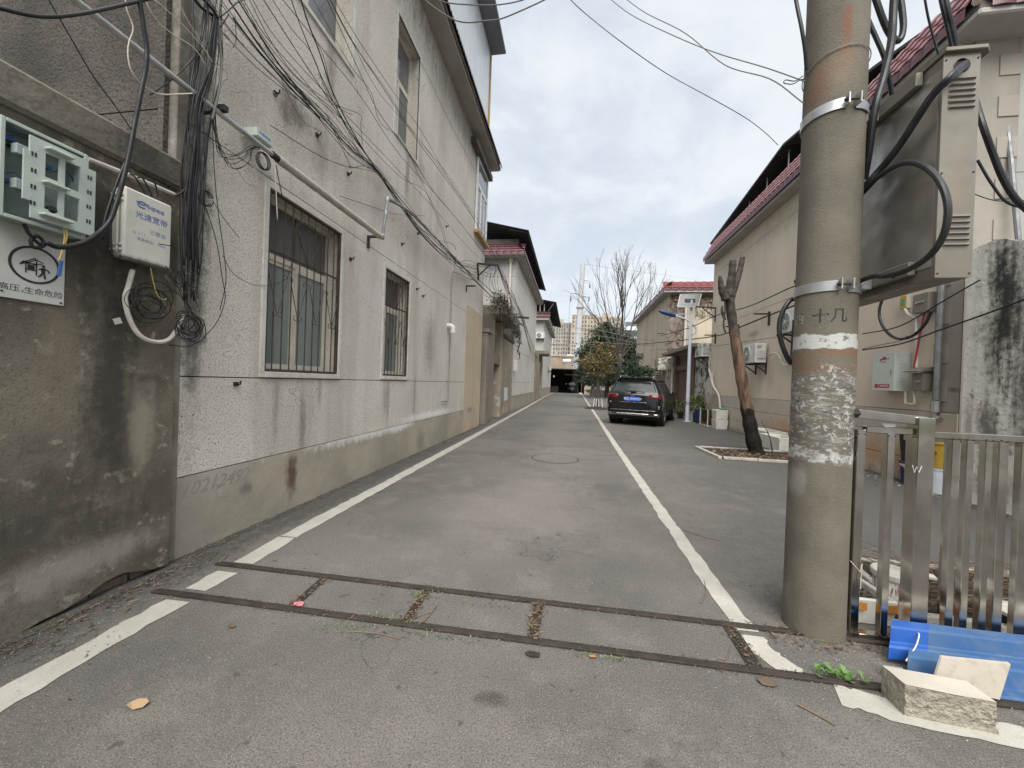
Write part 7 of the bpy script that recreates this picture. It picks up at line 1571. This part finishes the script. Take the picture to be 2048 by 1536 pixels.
for i in range(6): wcable([(890+4*i,500+3*i),(915,520+4*i),(935,522+5*i),(965,532+3*i),(985,526+6*i),(1000,530)],XL+.25,.004,'loose dark cable gathered at the far bracket of the left house',group='loose cables at the far bracket',jit=2)
wcable([(655,235),(700,330),(702,333),(757,345)],XW,.003,'thin cable hooking under the main bunch of the left wall')
wcable([(540,250),(640,312),(702,335),(725,332),(757,342)],XL+.05,.0035,'thin cable running from the small terminal box to the main bunch')
wcable([(680,392),(740,412),(790,428),(850,432)],XL+.03,.003,'thin cable crossing behind the elbow pipe')
wcable([(800,62),(850,140),(900,245),(950,340)],XL+.02,.003,'single thin cable stretched under the left eaves')
for k_,px in enumerate(([(478,-10),(545,120),(600,235),(640,262)],[(500,140),(560,200),(588,262),(575,262),(548,252)])): wcable(px,XW,.002,'thin pale cable straying across the stained left wall' if k_ else 'thin dark cable crossing the smudged part of the left wall',mat='cable_white' if k_ else 'cable')
# vertical bunch at the house corner
G2='cables dropping down the left house corner'; LC='dark cable in the tight bunch dropping down the left house corner'
XV=XL+.20
for i in range(15):
    j=random.uniform(-8,8); wcable([(432+j*.5,30),(424+j,95),(424+j*.4,128),(412+j,165),(400+j,205),(394+j*.7,260),(390+j,330),(384+j,390),(382+j*1.4,450),(380+j*2,520+random.uniform(-20,30))],XV+random.uniform(-.03,.03),random.uniform(.003,.0075),LC,group=G2,jit=1.2)
for i in range(16):
    o_=random.uniform(-34,30); wcable([(432+o_*.7,-10),(430+o_*.8,60),(424+o_,130+random.uniform(-20,20)),(408+o_*.9,220),(396+o_,320+random.uniform(-20,20)),(388+o_*.9,420),(384+o_*.6,520),(380+o_*.4,600)],XV+random.uniform(-.05,.04),random.uniform(.0018,.0036),'thin loose wire straggling down the left house corner',group='loose wires at the left house corner',jit=4)
wcable([(440,-10),(436,40),(440,90),(443,130),(438,180),(430,215),(424,240)],XV+.02,.0085,'thick grey cable hanging straight down at the left house corner',mat='cable_grey')
wcable([(383,-10),(400,12),(418,26),(433,34)],XV,.010,'thick black cable arriving at the tangle above the left house corner')
wcable([(400,-10),(414,6),(428,22),(435,36)],XV+.03,.010,'second thick black cable arriving at the tangle above the left house corner')
wcable([(458,28),(430,70),(400,100),(355,150),(300,190)],XV,.004,'black cable slanting left across the steel pipe near its upper end')
wcable([(385,-10),(388,60),(390,110),(380,180),(374,230),(378,300),(372,400)],XV,.005,'black cable falling left of the corner bunch')
wcable([(412,20),(395,100),(388,160),(376,260),(385,300)],XV,.004,'dark cable crossing the corner bunch')
wcable([(466,36),(500,80),(545,135),(590,185),(640,235)],XV,.0075,'thick black cable leaving the corner tangle down to the right')
wcable([(440,35),(458,20),(480,2),(520,-10)],XV,.004,'cable curling up right out of the corner tangle')
for i in range(6): wcable([(428,218),(430,260),(435+i*6,300+i*8),(470+i*6,310+i*3),(505,290+i*2),(518,296)],XV,.0025,'fine dark wire running from the corner bunch to the small terminal box',group='fine wires to the terminal box',jit=3)
wcable([(470,32),(472,80),(466,95)],XV,.003,'short cut wire end below the corner tangle')
wcable([(400,380),(432,480),(445,560),(450,600),(430,650),(385,690),(340,690)],XL+.08,.003,'long thin wire swinging in a wide curve right of the corner')
wcable([(425,240),(428,330),(436,420),(447,500),(452,560),(440,620)],XL+.06,.003,'thin wire hanging right of the corner bunch')
wcable([(425,400),(450,440),(478,475)],XL+.04,.0025,'short thin wire ending at an iron hook right of the corner')
wcable([(445,510),(470,550),(520,572),(570,560),(580,535),(585,520)],XL+.05,.0025,'thin wire sagging across the lower left of the first barred window')
for i in range(3): m=MB(); c=onx(408,396,XL+.07); m.tube(smooth_pts([c+Vector((.01*i,.045*math.cos(a)+.006*i,.055*math.sin(a))) for a in np.linspace(.3,5.8+i*.2,14)],3),.0035,5); tag(m.build('cable_loop',M['cable']),'small cable loop tied on the wall right of the corner bunch','cable','small loops right of the corner bunch')
c=onx(524,322,XL+.15)
for i in range(3): m=MB(); m.tube(smooth_pts([c+Vector((.01*i,.062*math.cos(a)+.004*i,.068*math.sin(a))) for a in np.linspace(0,6.28,16)],3),.004,5); tag(m.build('cable_loop',M['cable']),'black cable loop hanging under the small terminal box','cable','loops under the terminal box')
wcable([(470,330),(462,300),(475,296),(500,310),(512,350),(510,372),(490,362),(472,335)],XL+.06,.0035,'cream cable loop hanging left of the first barred window',mat='cable_white')
wcable([(550,335),(552,380),(555,440)],XL+.2,.004,'cream cable end hanging over the top of the first window',mat='cable_white')
wcable([(552,330),(558,362),(566,400)],XL+.19,.004,'dark cable end hanging over the top of the first window')
# over the near wall
XQ=XN+.28
wcable([(274,-20),(282,20),(288,60),(294,100),(291,140),(284,175),(272,235),(262,290),(250,345),(232,410),(214,450),(170,484),(120,494),(90,484)],XQ,.0125,'thick black cable swooping down past the telecom box to the sign')
wcable([(262,300),(240,350),(222,400),(210,440),(205,480)],XQ-.02,.007,'black cable following the thick one behind the telecom box')
wcable([(48,448),(60,470),(82,490),(86,482),(74,472),(62,480),(66,494),(82,494),(96,484)],XN+.10,.0085,'black cable knotted in a small loop over the warning sign')
wcable([(-10,14),(60,30),(110,33),(170,26),(235,12),(320,-8)],XQ,.0095,'black cable sagging across the top left corner')
wcable([(92,-10),(115,30),(150,90),(185,150),(225,205),(265,262)],XQ,.003,'thin black wire crossing diagonally over the open wiring box')
wcable([(250,-10),(254,20),(264,45),(266,62),(258,85),(256,110),(262,140),(280,165),(300,180),(325,189),(385,187)],XQ-.05,.0038,'cream cable curling behind the steel pipe at top left',mat='cable_white')
wcable([(288,-10),(300,20),(318,45),(345,68),(380,90),(398,108),(410,130)],XQ-.1,.003,'cream cable curving towards the corner bunch',mat='cable_white')
wcable([(310,0),(350,35),(380,65),(410,100),(425,125)],XQ-.1,.0028,'tan cable slanting down into the corner bunch',mat='cable_white')
wcable([(350,-10),(375,40),(400,80),(425,125)],XQ-.12,.0025,'pale cable slanting steeply into the corner bunch',mat='cable_white')
wcable([(352,392),(370,378),(380,345),(386,300),(388,262)],XN+.12,.006,'black cable entering the end of the upper conduit')
for i in range(3): wcable([(258+i*18,346+i*9),(270+i*18,350+i*8),(285+i*14,372+i*7),(290+i*12,395)],XN+.09,.0045,'short black cable drooping from the conduit onto the telecom box',group='cables drooping on the telecom box',jit=2)
wcable([(228,380),(222,430),(222,490),(228,515),(242,512)],XN+.14,.006,'black cable bowed round the left side of the telecom box')
wcable([(318,488),(345,492)],XN+.16,.003,'short black wire stub across the telecom box front')
wcable([(301,536),(307,565),(315,590),(328,600),(333,596)],XN+.1,.0028,'yellow wire hanging under the telecom box',mat='yellow_wire')
# coils
def coil(name,label,u,v,x,r0,turns,jit,rad,mat='cable',el=1.0,seed=1,grp=None):
    rn=random.Random(seed); c=onx(u,v,x)
    for k_ in range(turns):
        dc=Vector((rn.uniform(-.03,.04),rn.gauss(0,jit),rn.gauss(0,jit))); r=r0*rn.uniform(.72,1.12); a0=rn.uniform(0,6.3); e=rn.uniform(.75,1.1)*el; tw=rn.uniform(-.5,.5)
        pts=[]
        for a in np.linspace(a0,a0+rn.uniform(5.2,6.9),18):
            y=r*math.cos(a); z=r*e*math.sin(a); pts.append(c+dc+Vector((.012*math.sin(a*2+k_),y*math.cos(tw)-z*math.sin(tw),y*math.sin(tw)+z*math.cos(tw))))
        m=MB(); m.tube(smooth_pts(pts,3),rad*rn.uniform(.6,1.3),5); tag(m.build(name,M[mat]),label,'cable',grp)
coil('coiled_cable','black cable turn in the coil bundled at the wall corner below the telecom box',380,650,XN+.12,.082,13,.018,.0026,seed=2,grp='coil at the wall corner')
coil('coiled_cable','black cable turn in the loose coil hanging straight below the telecom box',300,605,XN+.08,.098,10,.022,.0024,seed=3,grp='coil below the telecom box')
coil('coiled_cable','thin wire turn in the tangle beside the right edge of the telecom box',368,560,XN+.12,.065,7,.03,.0018,seed=4,el=1.2,grp='tangle right of the telecom box')
for i in range(7): wcable([(345,535+6*i),(365,560+8*i),(380,590+6*i),(395,620+6*i)],XN+.13,.002,'thin black wire linking the corner coils',group='wires linking the coils',jit=9)
# ---------------------------------------------------------------- cables further along and overhead
def yc(px,y,r,label,mat='cable_grey',group=None,name='overhead_cable'):
    P=[ony(q[0],q[1],q[2] if len(q)>2 else y) for q in px]; m=MB(); m.tube(smooth_pts(P,6),r,5); return tag(m.build(name,M[mat],None,smooth=True),label,'cable',group)
yc([(840,-30),(880,2),(955,10),(1000,9),(1045,0),(1090,-20)],5,.008,'upper grey cable sagging across the top edge above the left eaves')
yc([(830,-20),(862,10),(905,38),(935,45),(965,42),(1000,38),(1045,20),(1088,0),(1110,-12)],5,.009,'lower grey cable sagging across the top edge above the left eaves')
yc([(1130,-12,7),(1165,22,8),(1240,82,8),(1330,145,9),(1420,195,9),(1490,235,10),(1530,265,11),(1556,290,11.4)],9,.009,'grey wire swooping across the sky to the black canopy roof')
yc([(1205,-15,4),(1260,28,3.6),(1340,68,3.2),(1430,105,3),(1530,135,2.7),(1610,163,2.45)],3,.0035,'upper thin wire crossing the sky to the concrete pole')
yc([(1235,-15,4),(1290,25,3.6),(1370,66,3.2),(1450,130,3),(1540,158,2.7),(1608,207,2.45)],3,.0035,'lower thin wire crossing the sky to the concrete pole')
for (px,l,r) in (([(1320,672,20),(1380,655,17),(1430,632,14.5),(1500,612,12.5),(1590,572,10.2),(1700,540,8)],'upper black cable strung along the right house wall',.016),([(1260,690,26),(1340,683,20),(1432,672,15.2),(1478,655,13.2),(1540,630,11.4),(1600,607,10)],'lower black cable strung along the right house wall on brackets',.022),([(1300,700,22),(1400,695,16),(1500,682,12.8),(1590,668,10.3)],'thin slack wire across the air conditioners on the right wall',.007)): yc(px,12,r,l,mat='cable')
for (px,l,r) in (([(1725,668,7.6),(1800,652,6.9),(1890,600,6.5),(1960,560,6.2)],'thin black cable crossing the right wall above the pale cabinet',.010),([(1725,700,7.9),(1800,688,7.1),(1880,660,6.5),(1960,632,6.1),(2060,595,5.5)],'black cable crossing the right wall and the mouldy wall',.012),([(1725,698,7.9),(1760,690,7.5),(1800,682,7.1),(1815,672,7.0)],'short slack wire under the black cable on the right wall',.006)): 
    P=[onx(q[0],q[1],5.24) for q in px]; m=MB(); m.tube(smooth_pts(P,6),r,5); tag(m.build('wall_cable',M['cable']),l,'cable')
yc([(1430,640,14.5),(1400,595,15.5),(1390,560,16.3)],15,.006,'thin wire rising beside the cut trunk')
for i,(u,v) in enumerate(((1540,630),(1478,655),(1432,672),(1330,668))):
    p=onx(u,v,XR); t=thing('cable_bracket',('black iron cable bracket on the right house wall nearest the concrete pole','black iron cable bracket behind the leaning trunk','black iron cable bracket at the far corner of the right house','black iron cable bracket beside the vine-covered corner')[i],'bracket',tuple(p)); m=MB(); m.beam(p+Vector((0,0,.03)),p+Vector((-.42,0,.03)),.04); m.beam(p+Vector((-.02,0,.1)),p+Vector((-.02,0,-.3)),.05); m.build('arm',M['black_iron'],t)
p=onx(1432,616,XR); t=thing('cable_bracket','larger black cable bracket high at the far corner of the right house','bracket',tuple(p)); m=MB(); m.beam(p+Vector((.0,0,0)),p+Vector((-.75,0,.05)),.05); m.beam(p,p+Vector((0,0,-.55)),.05); m.beam(p+Vector((0,0,-.4)),p+Vector((-.5,0,0)),.03); m.build('arm',M['black_iron'],t)
G3='cables running on to the second left house'; 
for i in range(9): yc([(995,531+random.uniform(-3,3),11.3),(1012,570+random.gauss(0,8),12.5),(1030,612+random.gauss(0,10),14.5),(1045,640+random.gauss(0,8),17),(1062,690+random.gauss(0,10),23),(1075,718+random.gauss(0,5),30)],12,.007,'dark cable running from the far bracket on towards the second left house',mat='cable',group=G3)
for i in range(6): yc([(975+random.uniform(0,22),530,11.3),(985+random.gauss(0,6),570,12),(1000+random.gauss(0,6),600,13),(1012+random.gauss(0,4),628+random.gauss(0,6),14)],12,.005,'slack wire drooping from the far bracket to the canopy creeper',mat='cable',group='wires drooping to the canopy')
p=ony(1045,634,16.4); t=thing('cable_bracket','black cable bracket with coils sticking out from the corner of the second left house','bracket',tuple(p)); m=MB(); m.beam(ony(1032,634,17.9),ony(1058,636,17.9),.09); m.beam(ony(1033,640,17.9),ony(1046,652,17.9),.06); m.beam(ony(1033,628,17.9),ony(1033,655,17.9),.06); m.build('arm',M['black_iron'],t)
for i in range(6):
    c=ony(1037,665+i*9,18.1); m=MB(); m.tube(smooth_pts([c+Vector((random.gauss(0,.05),0,.25-.12*k)) for k in range(5)],3),.02,4); tag(m.build('coiled_cable',M['cable']),'black cable hanging down the corner of the second left house','cable','cables hanging at the second left house corner')
for px,l in (([(1085,655),(1180,658),(1300,680),(1420,676)],'upper thin wire crossing the lane in front of the trees'),([(1085,660),(1200,672),(1320,690),(1400,655)],'lower thin wire crossing the lane in front of the trees'),([(1100,690),(1190,685),(1300,692)],'lowest thin wire crossing the lane near the yellowing tree')): yc(px,27,.016,l,mat='ecab_side' if False else 'cable_grey')
yc([(1167,528,62),(1290,545,90),(1400,560,130)],60,.018,'long power line leaving the top of the steel monopole')
yc([(1141,590,62),(1138,640,60),(1136,700,58)],60,.03,'thin wire hanging from the left arm of the steel monopole')
